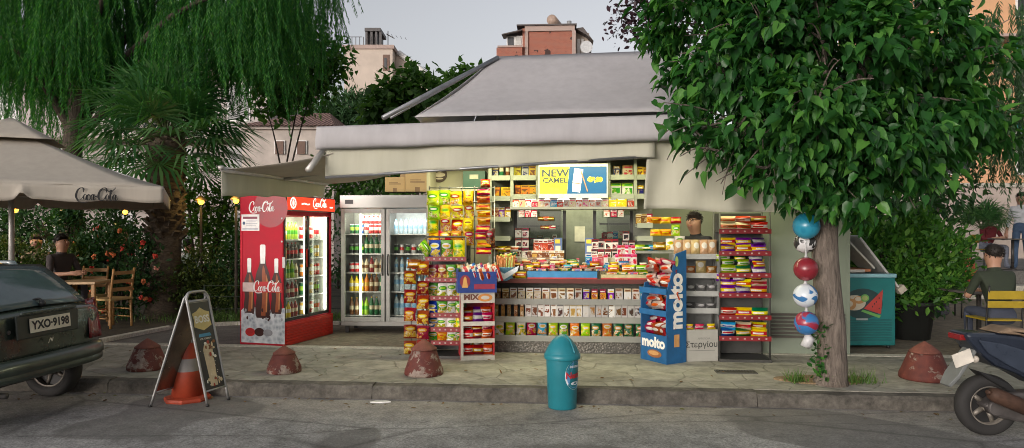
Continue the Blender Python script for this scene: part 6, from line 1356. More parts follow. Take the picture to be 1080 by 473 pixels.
bollard(293, 396.5, .18, .28, 'small plain red bollard standing before the red drinks fridge', 1.04)
bollard(444.5, 399, .205, .37, 'scraped red bollard with a broad pointed cap before the crisp rack', 1.08)
bollard(988, 404, .24, .38, 'big red bollard with a flaking pale top behind the scooter', .98)
# ------------------------------------------------------------------ bin
Yb = GY(433, 0); p = W(594, 433, Yb); bn = thing('litter_bin', 'turquoise plastic bin with a domed swing lid standing in the gutter', 'bin', (p.x, p.y+.12, 0))
tq = M('bin_turquoise', (.012, .175, .215), .42, var=.10, scale=5, coat=.1); tqd = M('bin_turquoise_lid', (.014, .20, .245), .4, var=.08, scale=5); s_ = F/Yb
h0 = (435-379)/s_*1.0
MB().lathe([(.128, 0), (.132, .008), (.150, h0*.96), (.152, h0)], 36).build('body', [tq], bn)
H = .71
lid = MB().lathe([(.165, h0-.03), (.168, h0-.025), (.168, h0+.012), (.160, h0+.018), (.156, h0+.03), (.132, h0+.08), (.092, h0+.138), (.055, h0+.172), (.02, h0+.188), (.002, h0+.190)], 36).build('lid', [tqd], bn)
mb = MB()      # raised rim of the swing flap on the right face of the dome
def dome(a, zz):
    pr = [(.156, .03), (.132, .08), (.092, .138), (.055, .172), (.02, .188)]
    for (r0_, z0_), (r1_, z1_) in zip(pr, pr[1:]):
        if z0_ <= zz <= z1_: r = r0_+(r1_-r0_)*(zz-z0_)/(z1_-z0_); break
    else: r = .02
    return Vector((r*math.sin(a), -r*math.cos(a), h0+zz))
path = [dome(.75, .035), dome(.78, .09), dome(.85, .14), dome(1.2, .18), dome(2.1, .18), dome(2.45, .14), dome(2.5, .09), dome(2.55, .035)]
mb.tube(spline(path, 4), .009, 6); mb.build('flap_rim', [tqd], lid)
mb = MB(); mb.ell(0, 0, .085, .105, 0, None, .0); mb.ell(0, 0, .074, .094, 1, None, .001); mb.poly([(-.078, -.03), (.078, -.03), (.078, .035), (-.078, .035)], 0, None, .002); mb.text('Nestlé', .062, 2, None, (0, -.004), .003, bold=.002); mb.text('ICE CREAM', .020, 0, None, (0, .058), .002, bold=.001); mb.ell(0, -.06, .04, .012, 0, None, .002)
mb.v = [p*1.3 for p in mb.v]; mb.wrap(lambda z: .132+.018*max(0, min(1, (z+.32)/h0)), .32, .001)
o = mb.build('sticker', [M('sticker_white', (.62, .66, .70), .4), M('sticker_blue', (.10, .26, .48), .4), M('sticker_red', (.50, .03, .04), .4)], bn); o.rotation_euler.z = .86
# ------------------------------------------------------------------ folding sign and cone
A1, A2_ = W(219, 429, GY(429, 0)), W(241, 422, GY(422, 0)); B1 = W(158.5, 429.5, GY(429.5, 0)); B2 = B1+(A2_-A1)
for q in (A1, A2_, B1, B2): q.z = 0
mid = (A1+A2_+B1+B2)/4; sg = thing('folding_sign', 'metal folding pavement sign with a dark ice cream poster standing over the cone', 'sign board', mid)
T1 = (A1+B1)/2-mid+Vector((.06, 0, 1.045)); T2 = (A2_+B2)/2-mid+Vector((.06, 0, 1.045)); alu = M('sign_aluminium', (.34, .34, .33), .5, .7)
def leaf(F1, F2, mt, name):
    F1, F2 = F1-mid, F2-mid; dv = (T2-T1).normalized(); mb = MB(); c1 = T1.lerp(F1, .04); c2 = T2.lerp(F2, .04)
    mb.tube(spline([F1, F1.lerp(T1, .5), c1], 4)+spline([T1.lerp(F1, .015)+dv*.02, T1.lerp(T2, .2)+Vector((0, 0, .012)), T1.lerp(T2, .8)+Vector((0, 0, .012)), T2.lerp(F2, .015)-dv*.02], 4)+spline([c2, F2.lerp(T2, .5), F2], 4), .013, 8)
    mb.tube([F1.lerp(T1, .13), F2.lerp(T2, .13)], .01, 6); mb.tube([F1.lerp(T1, .93), F2.lerp(T2, .93)], .01, 6); o = mb.build(name, [alu], sg)
    fb = MB(); 
    for f_ in (F1, F2): MB().tube([f_, f_+Vector((0, 0, .025))], .017, 8).build('foot', [black], o)
    return F1, F2
F1, F2 = leaf(A1, A2_, None, 'frame'); G1, G2 = leaf(B1, B2, None, 'frame')
def onleaf(F1, F2, flip):
    a, b, c = F1.lerp(T1, .13), F2.lerp(T2, .13), F2.lerp(T2, .925); d = F1.lerp(T1, .925); u = (b-a); v = (d-a); n = u.cross(v).normalized()
    M4 = Matrix((u, v, n)).transposed().to_4x4(); M4.translation = a; return M4
P = onleaf(F1, F2, 0)     # 0..1 in both directions
mb = MB(); mb.prism([(.04, 0), (.96, 0), (.96, 1), (.04, 1)], .006, 0, P, -.008)
mb.poly([(.05, .01), (.95, .01), (.95, .99), (.05, .99)], 1, P, .0005)
mb.poly([(.10, .72), (.25, .70), (.5, .67), (.75, .70), (.90, .72), (.86, .80), (.90, .87), (.70, .89), (.5, .93), (.3, .89), (.10, .87), (.14, .80)], 2, P, .002)
def ltxt(body, size, at, m, z, b=0.):
    v, f = textmesh(body, 1., 0., b); w_ = max(q.x for q in v)-min(q.x for q in v); h_ = max(q.y for q in v)-min(q.y for q in v)
    mb.add([(at[0]+q.x/w_*size[0], at[1]+q.y/h_*size[1], z) for q in v], f, m, P)
ltxt('BOSS', (.66, .085), (.5, .795), 3, .004, .03); mb.poly([(.2, .60), (.8, .60), (.75, .635), (.25, .635)], 4, P, .002)
ltxt('ICE CREAM', (.5, .018), (.5, .575), 3, .003)
mb.poly([(.34, .04), (.66, .04), (.72, .45), (.62, .52), (.38, .52), (.28, .45)], 5, P, .002)
for k in range(26): mb.ell(.5+RG.uniform(-.34, .34), RG.choice([RG.uniform(.05, .16), RG.uniform(.36, .54)]), RG.uniform(.03, .07), RG.uniform(.012, .03), RG.choice([5, 5, 3, 6, 7]), P, .0026+.0003*k, 9)
for k in range(16): mb.ell(RG.uniform(.1, .9), RG.uniform(.05, .5), .014, .006, 3, P, .0024, 8)
mb.build('poster_panel', [M('panel_grey', (.40, .40, .38), .4, .5), M('poster_black', (.03, .035, .035), .35), M('poster_gold', (.50, .40, .16), .4), M('poster_white', (.72, .70, .62), .4), M('poster_blue', (.05, .22, .36), .4), M('poster_cream', (.55, .45, .30), .4), M('poster_red', (.36, .05, .03), .4), M('poster_brown', (.20, .08, .03), .4)], sg)
P = onleaf(G1, G2, 1); mb = MB(); mb.prism([(.04, 0), (.96, 0), (.96, 1), (.04, 1)], .008, 0, P, -.004); mb.build('rear_panel', [M('panel_mirror', (.22, .17, .13), .22, .8, var=.2)], sg)
cp = W(193.5, 427, GY(424, 0)); cone = thing('traffic_cone', 'orange traffic cone with a grey band under the folding sign', 'cone', (cp.x-.005, cp.y+.10, 0), .2); cone.scale.z = 1.05
com = M('cone_orange', (.33, .045, .016), .6, var=.25, scale=8); 
MB().lathe([(.215, 0), (.22, .012), (.21, .032), (.15, .045)], 8, 0, None, False).build('base', [com], cone)
MB().lathe([(.148, .045, 0), (.115, .27, 1), (.098, .385, 0), (.052, .69, 0), (.038, .735, 0), (.03, .74, 0)], 28).build('body', [com, M('cone_grey_band', (.24, .225, .21), .5)], cone)
# ------------------------------------------------------------------ left parasol
ps = thing('parasol', 'large beige parasol with a vent cap and black script lettering behind the parked car', 'parasol', (-6.9, 9.3, PAV))
Yf = 8.3; q0 = W(172, 197, Yf); Zt, Zb = q0.z, W(172, 213.5, Yf).z; e1 = Vector((-.905, -.425, 0)); e2 = Vector((-.425, .905, 0)); SL = 3.7
ctr = Vector((q0.x, q0.y, 0))+e1*SL/2+e2*SL/2; ps.location = (ctr.x, ctr.y, PAV); Q = lambda a_, b_, z: e1*(a_-.5)*SL+e2*(b_-.5)*SL+Vector((0, 0, z-PAV))
apex = Vector((0, 0, 2.96-PAV)); sagp = lambda u, v: (0, 0, -.06*math.sin(PI*v)*(1-v)); cut = .84
c_ = [Q(0, 0, Zt), Q(1, 0, Zt), Q(1, 1, Zt), Q(0, 1, Zt)]
def scal(sg):
    def f(u, v):
        d = abs(u*SL-sg); k = math.exp(-(d/.055)**2); n_ = .008*math.sin(u*37)-.05*k*(1-v)
        return Vector((e2.x*n_, e2.y*n_, (.012*math.sin(u*31)+.08*k)*(1-v)))
    return f
for i in range(4):
    a, b = c_[i], c_[(i+1) % 4]
    cloth('canopy_panel', (b, a, a.lerp(apex, cut), b.lerp(apex, cut)), 14, 10, sagp, canvas3, ps)
    a2, b2 = [apex+(q-apex)*.30+Vector((0, 0, .09)) for q in (a, b)]; a3, b3 = [apex+Vector((0, 0, .17))+(q-apex)*.01 for q in (a, b)]
    cloth('vent_cap', (b2, a2, a3, b3), 6, 4, lambda u, v: (0, 0, 0), canvas3, ps)
    dn = Vector((0, 0, Zb-Zt)); cloth('valance', (b+dn, a+dn, a, b), 110, 4, scal(2.30 if i == 0 else 1.85), canvas3, ps)
pol = M('pale_pole', (.50, .49, .46), .4, .3)
MB().tube([(0, 0, 0), (0, 0, apex.z+.1)], .035, 12).lathe([(.28, 0), (.28, .06), (.06, .08)], 16).build('pole', [pol], ps)
for q in c_: MB().tube([q+Vector((0, 0, -.03)), apex+Vector((0, 0, -.08))], .016, 6).build('rib', [pol], ps)
mb = MB(); wordmark(mb, PL(Q(.245, 0, Zb+.005)-e2*.025, -e1, (0, 0, 1)), .44, 0); mb.build('lettering', [M('ink_black', (.02, .02, .02), .7)], ps)
p2 = thing('parasol', 'smaller pale parasol farther back in the garden under the large one', 'parasol', W(122, 300, 16.5), .3); p2.location.z = PAV
zt = W(0, 213, 16.5).z-PAV; mb = MB(); mb.lathe([(1.0, zt-.18), (1.01, zt-.02), (.55, zt+.2), (.05, zt+.42)], 8, 0, None, False); mb.build('canopy', [canvas3], p2); MB().tube([(0, 0, 0), (0, 0, zt+.4)], .03, 8).build('pole', [pol], p2)
# ------------------------------------------------------------------ garden lamps
glow = EM('warm_bulb', (1., .42, .05), 2.2)
def bulb(label, px, py, Y, r, post=False, pw=2.5):
    p = W(px, py, Y)
    if post:
        t = thing('garden_lamp', label, 'lamp', (p.x, Y, PAV)); z = p.z-PAV
        MB().tube([(0, 0, 0), (0, 0, z-.1)], [.028, .022], 8).build('post', [dbark], t); MB().lathe([(.02, z+.11), (.10, z+.03), (.095, z+.02)], 14).build('lamp_shade', [M('lamp_brass', (.30, .20, .08), .5, .4)], t)
        MB().sphere((0, 0, z), r, 0, None, 12).build('bulb', [glow], t)
    else:
        t = thing('hanging_bulb', label, 'lamp', p, 0, 'bulbs hung in the garden'); z = 0
        MB().sphere((0, 0, 0), r, 0, None, 12).build('bulb', [glow], t); MB().tube([(0, 0, r*.8), (0, 0, r+.06)], .02, 8).tube([(0, 0, r+.05), (.02, .02, 1.0)], .005, 5).build('socket', [black], t)
    l = bpy.data.lights.new('bulb_light', 'POINT'); l.energy = pw; l.color = (1, .68, .22); l.shadow_soft_size = r; o = bpy.data.objects.new('bulb_light', l); C.objects.link(o); o.parent = t; o.location = (0, -r-.12, z)
bulb('yellow garden lamp on a thin pale post among the leaves by the red fridge', 212, 213, 12.1, .055, True, 2.2)
bulb('yellow lamp half hidden behind the red fridge', 249, 212, 11.6, .05, True, 3)
bulb('yellow bulb under the parasol next to its pole', 15, 221, 12.5, .07, False, 10)
bulb('orange bulb under the parasol left of the lettering', 68, 226.5, 12.8, .055, False, 5)
bulb('orange bulb hanging highest under the parasol', 81, 218, 12.9, .06, False, 6)
bulb('small bulb under the parasol below the lettering', 132, 224, 12.6, .045, False, 3)
# ------------------------------------------------------------------ furniture
wood = M('honey_wood', (.36, .19, .06), .5, var=.25, scale=14); woodd = M('pale_wood', (.48, .33, .18), .5, var=.2)
def tchair(label, x, y, rz):
    t = thing('wooden_chair', label, 'chair', (x, y, PAV), rz, 'wooden garden chairs')
    for sx in (-.19, .19):
        MB().tube([(sx, -.19, 0), (sx*.97, -.19, .45)], .018, 8).build('leg', [wood], t); MB().tube(spline([(sx, .19, 0), (sx*.97, .18, .45), (sx*.97, .25, .92)], 4), .018, 8).build('leg', [wood], t)
    MB().bx(-.21, .21, -.21, .21, .43, .465).build('seat', [M('rush_seat', (.42, .28, .11), .8, scale=30)], t, .01)
    mb = MB()
    for z, yy in ((.60, .205), (.72, .222), (.85, .242)): mb.bx(-.18, .18, yy-.008, yy+.008, z-.025, z+.03)
    mb.build('backrest', [wood], t); mb = MB()
    for z in (.16, .28): mb.tube([(-.19, -.19, z), (.19, -.19, z)], .01, 6); mb.tube([(-.19, -.19, z), (-.19, .19, z)], .01, 6); mb.tube([(.19, -.19, z), (.19, .19, z)], .01, 6)
    mb.build('stretcher', [wood], t)
p = W(118, 345, 10.7); tchair('honey wooden chair turned sideways in full view beside the garden table', p.x, 10.7, -1.9)
p = W(90, 345, 11.0); tchair('honey wooden chair tucked behind the garden table', p.x, 11.1, .15)
p = W(92, 345, 10.5); tt = thing('garden_table', 'small wooden table between the two wooden chairs', 'table', (p.x-.08, 10.55, PAV), .1)
MB().bx(-.3, .3, -.3, .3, .70, .735).build('tabletop', [woodd], tt, .006)
for sx in (-.26, .26):
    for sy in (-.26, .26): MB().bx(sx-.025, sx+.025, sy-.025, sy+.025, 0, .699).build('leg', [wood], tt)
def ychair(label, x, y, rz, z=PAV):
    t = thing('metal_chair', label, 'chair', (x, y, z), rz, 'metal cafe chairs'); ym = M('yellow_slat', (.34, .24, .015), .45); dk = M('chair_frame', (.03, .03, .03), .4, .4)
    for sx in (-.2, .2):
        MB().tube([(sx, -.2, 0), (sx, -.2, .45)], .012, 6).build('leg', [dk], t); MB().tube(spline([(sx, .2, 0), (sx, .19, .45), (sx, .25, .86)], 4), .012, 6).build('leg', [dk], t)
    MB().bx(-.21, .21, -.21, .20, .44, .46).build('seat', [ym], t, .005); mb = MB()
    mb.bx(-.21, .21, .225, .24, .60, .68).bx(-.21, .21, .232, .247, .70, .80); mb.build('backrest', [ym], t, .005)
Y1 = 8.3; x1 = (1052-CX)/F*Y1; ychair('yellow slatted metal chair with a man seen from behind', x1-.03, Y1+.02, PI-.06)
def rtable(label, x, y, z=PAV, h=.72):
    t = thing('cafe_table', label, 'table', (x, y, z), 0, 'dark cafe tables'); dk = M('table_dark', (.05, .045, .04), .3)
    MB().bx(-.35, .35, -.35, .35, h-.03, h).build('tabletop', [M('table_glossy', (.12, .11, .10), .15)], t, .006); MB().tube([(0, 0, .02), (0, 0, h-.03)], .03, 8).lathe([(.24, 0), (.22, .02), (.03, .03)], 14).build('pedestal', [dk], t)
rtable('dark cafe table in front of the man on the yellow chair', x1+.35, Y1+.85); rtable('dark cafe table on the terrace before the man in maroon', 11.5, 15.9, .72)
# ------------------------------------------------------------------ ice chest
Yc = GY(368); e0, e1 = W(866, 368, Yc), W(944.5, 368, Yc); iw = e1.x-e0.x
ic = thing('ice_cream_chest', 'teal ice cream chest with a fruit picture and its grey lid propped open', 'freezer', (e0.x, Yc, PAV)); ih = CAMZ-(289-HZ)/F*Yc-PAV
teal = M('chest_teal', (.010, .145, .14), .4, var=.10, scale=4, coat=.1); idp = .62
MB().bx(0, iw, 0, idp, .04, ih-.05).build('cabinet', [teal], ic, .012); MB().bx(-.012, iw+.012, -.012, idp+.01, ih-.049, ih).build('rim', [M('chest_rim', (.22, .42, .46), .35)], ic, .008)
mb = MB(); z0 = .10
for i in range(9): mb.bx(.05, iw-.05, -.010, -.0005, z0+i*.032, z0+i*.032+.016)
mb.build('grille', [M('grille_teal', (.012, .10, .10), .45)], ic)
mb = MB()
for xx in (.06, iw-.06):
    for yy in (.06, idp-.06): mb.tube([(xx, yy, 0), (xx, yy, .04)], .025, 8)
mb.build('castor', [black], ic)
P = PL((0, -.0015, 0), (1, 0, 0), (0, 0, 1)); mb = MB(); cx, cz = iw*.56, ih*.60; k = iw/78.
mb.ell(cx, cz, 21*k, 16*k, 0, P); mb.poly([(cx-2*k, cz-8*k), (cx+17*k, cz-15*k), (cx+19*k, cz-12.5*k), (cx, cz-6*k)], 2, P, .002); mb.poly([(cx+1*k, cz-5*k), (cx+19*k, cz-11*k), (cx+21*k, cz+15*k)], 1, P, .002)
for q in ((10, -3), (14, 2), (17, -5), (12, 0), (17, 6)): mb.ell(cx+q[0]*k, cz+q[1]*k, .6*k, 1.*k, 3, P, .003, 8)
mb.ell(cx-9*k, cz+1*k, 12*k, 8*k, 4, P, .0025); mb.ell(cx-13*k, cz-.5*k, 6*k, 6*k, 5, P, .003); mb.ell(cx-4*k, cz+4*k, 6*k, 4*k, 5, P, .0032); mb.ell(cx-5*k, cz+5*k, 3.5*k, 2.2*k, 4, P, .004); mb.ell(cx-14*k, cz, 3.5*k, 3.2*k, 4, P, .0045); mb.ell(cx+2*k, cz+6*k, 4.5*k, 4*k, 2, P, .004); mb.ell(cx+2*k, cz+6*k, 3*k, 2.6*k, 6, P, .0045)
mb.poly([(cx-7*k, cz-18*k), (cx+5*k, cz-18*k), (cx+5*k, cz-15.5*k), (cx-7*k, cz-15.5*k)], 7, P, .004); mb.poly([(0.05, cz+6*k), (.16, cz+9*k), (.15, cz+11*k), (.05, cz+9*k)], 7, P, .002)
mb.build('picture', [M('pic_dark', (.02, .05, .05), .4), M('pic_red', (.42, .05, .04), .4), M('pic_rind', (.12, .32, .08), .4), M('pic_seed', (.03, .02, .02), .4), M('pic_cream', (.50, .45, .34), .4), M('pic_orange', (.42, .22, .08), .4), M('pic_kiwi', (.30, .36, .12), .4), M('pic_white', (.6, .6, .56), .4)], ic)
# glass tops inside, price sheets, propped lid
MB().bx(.05, iw-.05, .05, idp-.05, ih+.002, ih+.012).build('glass_top', [GLASS('chest_glass', (.8, .88, .88), .12)], ic)
lo, hi = W(953, 307, Yc), W(908, 249, Yc); dl = (hi-lo); ang = math.atan2(dl.z, -dl.x); L = dl.length
m4 = Matrix.Translation((lo.x-e0.x, 0, lo.z-PAV)) @ Matrix.Rotation(ang-PI, 4, 'Y').inverted() if False else PL((lo.x-e0.x, 0, lo.z-PAV), dl, (0, 1, 0))
mb = MB(); mb.bx(0, L, .05, idp-.12, -.016, .016, 0, m4); mb.build('lid', [M('lid_grey', (.50, .49, .46), .45, .1)], ic, .01)
MB().bx(-.02, .06, .0, .1, -.05, .05, 0, m4).build('lid_handle', [M('lid_cap', (.42, .38, .30), .5)], ic)
mb = MB(); q = m4 @ Vector((L, idp/2, .03)); mb.tube([(.45, .4, ih), (q.x-.14, .4, q.z-.02)], .012, 6); mb.build('stay', [alu], ic)
g2_ = MB(); lo2, hi2 = W(928, 284, Yc), W(889, 243, Yc); d2 = hi2-lo2; m5 = PL((lo2.x-e0.x, .12, lo2.z-PAV), d2, (0, 1, 0)); g2_.bx(0, d2.length, 0, idp-.2, -.012, .012, 0, m5); g2_.build('inner_lid', [M('inner_lid_cream', (.46, .46, .40), .4)], ic)
MB().bx(.28, iw*.72, .10, .5, ih+.02, ih+.055).build('price_board', [M('board_orange', (.45, .18, .08), .5)], ic); MB().bx(.26, iw*.62, .06, .09, ih+.015, ih+.05).build('price_card', [M('card_pale', (.5, .48, .42), .5)], ic)
# ------------------------------------------------------------------ scooter
SY = GY(459, 0); sp = W(1040, 459, SY); sc_ = thing('scooter', 'dark scooter with a dirty seat and rusty exhaust parked at the right edge', 'scooter', (sp.x, SY, 0), .0)
k = 1/(F/SY); sx = lambda px: (px-1040)*k; sz = lambda py: (427-py)*k+.245
navy = M('scooter_navy', (.016, .022, .036), .3, var=.25, scale=5, coat=.25); eng = M('engine_grey', (.11, .10, .095), .55, .5, var=.3); rust = M('rusty_exhaust', (.075, .040, .026), .7, .4, var=.4, scale=12, bmp=.3)
rimm = M('rim_grey', (.22, .20, .17), .5, .5, var=.3); seatm = M('dusty_seat', (.20, .14, .09), .8, var=.35, scale=7)
WX = Matrix.Rotation(PI/2, 4, 'X')
def wheel(t, x, R, w_, parent=None, rz=0.):
    wh = MB(); m = Matrix.Translation((x, 0, R)) @ Matrix.Rotation(rz, 4, 'Z') @ WX
    prof = [(R*.62, -w_*.36), (R*.70, -w_*.48), (R*.88, -w_*.5), (R*.97, -w_*.34), (R, 0), (R*.97, w_*.34), (R*.88, w_*.5), (R*.70, w_*.48), (R*.62, w_*.36)]
    wo_ = wh.lathe(prof, 36, 0, m, True, False).build('tyre', [rubber], t)
    rm = MB(); rm.lathe([(R*.58, -w_*.36), (R*.64, -w_*.38), (R*.64, w_*.38), (R*.58, w_*.36), (R*.58, -w_*.36)], 36, 0, m, True, False); rm.lathe([(R*.60, .0), (R*.60, .004)], 24, 1, m); rm.lathe([(R*.2, -w_*.4), (R*.22, -w_*.42), (R*.22, w_*.42), (R*.2, w_*.4)], 18, 0, m)
    for i in range(5):
        a = 2*PI*i/5; c, s = math.cos(a), math.sin(a); rm.tube([Vector((R*.18*c, R*.18*s, 0)), Vector((R*.6*c, R*.6*s, 0))], [.026, .018], 6, 0, m)
    rm.build('rim', [rimm, black], wo_); return wo_
wheel(sc_, 0, .245, .11); wheel(sc_, 1.24, .235, .10)
def sideprism(name, pts, y0, y1, mt, bev=.02, par=None, taper=None):
    mb = MB(); P = PL((0, y1, 0), (1, 0, 0), (0, 0, 1)); mb.prism([(sx(a), sz(b)) for a, b in pts], y1-y0, 0, P); return mb.build(name, [mt], par or sc_, bev)
body = sideprism('tail_fairing', [(1008, 350), (1016, 349.5), (1040, 350), (1066, 352.5), (1090, 360), (1120, 372), (1128, 392), (1110, 412), (1084, 404), (1062, 392), (1040, 384), (1024, 371), (1012, 358)], -.12, .12, navy, .03)
sideprism('side_panel', [(1020, 356), (1045, 360), (1085, 372), (1098, 392), (1080, 398), (1050, 382), (1030, 370)], -.142, -.1205, M('scooter_navy_panel', (.03, .04, .06), .3, coat=.2), .01)
sideprism('seat', [(1040, 349.5), (1055, 344), (1075, 346), (1100, 352), (1140, 356), (1150, 364), (1120, 371), (1090, 359.5), (1066, 352)], -.13, .13, seatm, .03)
sideprism('mudguard', [(1026, 390), (1036, 393), (1056, 402), (1072, 416), (1070, 420), (1052, 408), (1036, 399)], -.07, .07, black, .012)
sideprism('engine', [(1028, 425), (1050, 412), (1085, 410), (1120, 418), (1124, 440), (1085, 446), (1045, 438)], -.11, .02, eng, .025)
MB().lathe([(.055, -.13), (.06, -.11), (.06, -.06)], 18, 0, Matrix.Translation((0, 0, .245)) @ WX @ Matrix.Rotation(PI, 4, 'X')).build('hub', [eng], sc_)
mb = MB(); e = [Vector((sx(1027), -.19, sz(409))), Vector((sx(1032), -.19, sz(411))), Vector((sx(1070), -.185, sz(427))), Vector((sx(1084), -.17, sz(432))), Vector((sx(1100), -.14, sz(436)))]; mb.tube(e, [.042, .058, .058, .03, .02], 14); mb.lathe([(.016, -.01), (.016, .03)], 10, 0, Matrix.Translation(e[0]) @ Matrix.Rotation(-1.15, 4, 'Y')); mb.build('exhaust', [rust], sc_)
flap = PL((sx(1019), -.075, sz(374)), (sx(996)-sx(1019), 0, sz(408)-sz(374)), (0, 1, 0)); fl_ = MB(); fl_.prism([(-.06, 0), (.20, -.01), (.30, .02), (.30, .13), (.20, .16), (-.06, .15)], .03, 0, flap, -.015); fl_.build('plate_bracket', [M('flap_grey', (.16, .17, .165), .5)], sc_, .006)
pl_ = MB(); pm = PL((sx(1016)-.045, -.10, sz(386)), (.0, 1, 0), (-.55, 0, 1.0)); pm = PL((sx(1007), -.10, sz(380)+.03), (0.78, -.25, .40), (-.32, -.05, .85)); pl_.bx(-.07, .07, -.055, .055, -.006, .0, 0, pm)
for r_ in range(2): pl_.text(('ΑΗΖ', '734')[r_], .045, 1, pm, (0, .022-.045*r_), .002) if False else None
pl_.build('licence_plate', [M('plate_white', (.62, .58, .50), .5), MATS['ink_black']], sc_)
MB().sphere((sx(1024), -.05, sz(378)), .03, 0, None, 10).build('indicator', [M('indicator_clear', (.55, .5, .42), .2)], sc_); MB().bx(sx(1006), sx(1014), -.08, .08, sz(358), sz(352)).build('tail_light', [M('tail_red', (.20, .01, .01), .2)], sc_, .008)
# front half of the scooter (beyond the frame)
X_ = lambda m_: m_
mb = MB(); mb.bx(.55, 1.0, -.13, .13, .24, .33); mb.prism([(.98, .25), (1.10, .33), (1.20, .95), (1.12, 1.0), (1.02, .8), (.95, .35)], .30, 0, PL((0, .15, 0), (1, 0, 0), (0, 0, 1))); mb.build('front_fairing', [navy], sc_, .03)
MB().tube([(1.12, 0, .95), (1.17, .0, .6), (1.24, .06, .24)], .025, 8).build('fork', [eng], sc_); MB().tube([(1.02, -.33, 1.06), (1.08, -.12, 1.03), (1.08, .12, 1.03), (1.02, .33, 1.06)], .015, 8).build('handlebar', [black], sc_)
MB().sphere((1.2, 0, .78), .09, 0, None, 14, (.5, 1, .8)).build('headlight', [M('lamp_glass', (.6, .6, .58), .1)], sc_)
for s in (-1, 1):
    MB().tube([(1.05, s*.25, 1.05), (1.08, s*.33, 1.25)], .006, 6).sphere((1.08, s*.34, 1.28), .06, 0, None, 12, (.25, 1, .7)).build('mirror', [black], sc_)
MB().tube([(.35, -.1, .25), (.40, -.28, .02)], .012, 6).build('side_stand', [eng], sc_)
# ------------------------------------------------------------------ parked car
CP = Vector((-4.08, 6.11, 0)); car = thing('parked_car', 'dark green hatchback parked at the kerb on the left, seen from behind', 'car', CP, PI+KROT)
# local x runs forward, +y is the car's left (towards the street), rear face near x = 0
paint = M('car_dark_green', (.050, .066, .052), .28, .45, var=.15, scale=3, coat=.7); cglass = M('car_window', (.10, .14, .15), .06, 0, var=.1, spec=.8)
st_ = [ (.05, [(.60,.30),(.73,.34),(.785,.56),(.775,.86),(.735,.945),(0,.965)]), (.12, [(.62,.27),(.745,.32),(.80,.56),(.79,.86),(.745,.955),(0,.985)]), (.20, [(.62,.25),(.75,.31),(.805,.56),(.80,.87),(.735,.975),(0,1.0)]),
        (.52, [(.62,.22),(.76,.30),(.81,.56),(.805,.88),(.60,1.335),(0,1.365)]), (.66, [(.62,.22),(.76,.30),(.81,.56),(.805,.88),(.585,1.38),(0,1.405)]), (1.4, [(.62,.2),(.77,.29),(.81,.56),(.80,.89),(.575,1.415),(0,1.445)]), (2.0, [(.62,.2),(.77,.29),(.81,.56),(.80,.89),(.57,1.40),(0,1.435)]),
        (2.35, [(.62,.2),(.77,.29),(.81,.56),(.80,.89),(.60,1.33),(0,1.37)]), (2.95, [(.62,.2),(.77,.29),(.81,.56),(.79,.86),(.68,.93),(0,.96)]), (3.45, [(.62,.2),(.75,.29),(.79,.52),(.75,.74),(.62,.80),(0,.82)]), (3.72, [(.5,.24),(.62,.32),(.66,.5),(.62,.64),(.5,.70),(0,.72)])]
vs, fs = [], []; n = 11; zq = lambda z: z+.17*(1-z/.56) if z < .56 else .56+(z-.56)*.95
for x, pr in st_:
    pr = [(y, zq(z)) for y, z in pr]
    ring = [(x, -y, z) for y, z in pr]+[(x, y, z) for y, z in pr[:-1][::-1]]; vs += ring
for i in range(len(st_)-1):
    for j in range(n): a = i*n+j; b = i*n+(j+1) % n; fs.append((a, b, b+n, a+n))
fs.append(tuple(range(n-1, -1, -1))); fs.append(tuple((len(st_)-1)*n+j for j in range(n)))
mb = MB(); mb.add(vs, fs, 0, None, True); o = mb.build('body', [paint], car, 0, 2)
def gl(name, pts, mt, par=car, thick=.012, sub=0):
    mb = MB(); mb.add(pts, [tuple(range(len(pts)))], 0); o = mb.build(name, [mt], par); s = o.modifiers.new('s', 'SOLIDIFY'); s.thickness = thick; s.offset = 0; return o
# rear window: bowed grid just proud of the tailgate
def grid(name, a, b, c, d, bow, mt, nu=10, nv=6, par=car, thick=.01):
    a, b, c, d = map(Vector, (a, b, c, d)); vs, fs = [], []; nrm = (b-a).cross(d-a).normalized()
    for j in range(nv+1):
        for i in range(nu+1):
            u, v = i/nu, j/nv; vs.append(a.lerp(b, u).lerp(d.lerp(c, u), v)+nrm*(bow[0]*4*u*(1-u)+bow[1]*4*v*(1-v)))
    for j in range(nv):
        for i in range(nu): k_ = j*(nu+1)+i; fs.append((k_, k_+1, k_+nu+2, k_+nu+1))
    mb = MB(); mb.add(vs, fs, 0, None, True); o = mb.build(name, [mt], par); s = o.modifiers.new('s', 'SOLIDIFY'); s.thickness = thick; s.offset = 0; return o
rw = grid('rear_window', (.155, .66, .945), (.155, -.66, .945), (.535, -.555, 1.287), (.535, .555, 1.287), (.035, .025), cglass)
grid('window_seal', (.165, .70, .926), (.165, -.70, .926), (.56, -.585, 1.306), (.56, .585, 1.306), (.022, .018), M('seal_black', (.02, .02, .02), .5))
for s in (-1, 1):
    grid('side_window', (.75, s*.775, .93), (1.9, s*.785, .93), (1.85, s*.60, 1.34), (.85, s*.61, 1.34), (-.012*s, -.012*s), cglass); grid('side_window', (1.98, s*.785, .93), (2.75, s*.77, .93), (2.25, s*.615, 1.30), (1.95, s*.60, 1.34), (-.012*s, -.012*s), cglass)
    tl_ = grid('taillight', (.045, s*.735, .60), (.035, s*.555, .60), (.115, s*.60, .97), (.13, s*.74, .98), (-.01*s, .01*s), M('taillight_red', (.13, .009, .013), .15, coat=.5), 4, 6); 
    MB().sphere((.10, 0, 0), 0) if False else None
    wc = wheel(car, .52, .28, .165); wc.location.y = s*.69; wc2 = wheel(car, 3.02, .28, .165); wc2.location.y = s*.69
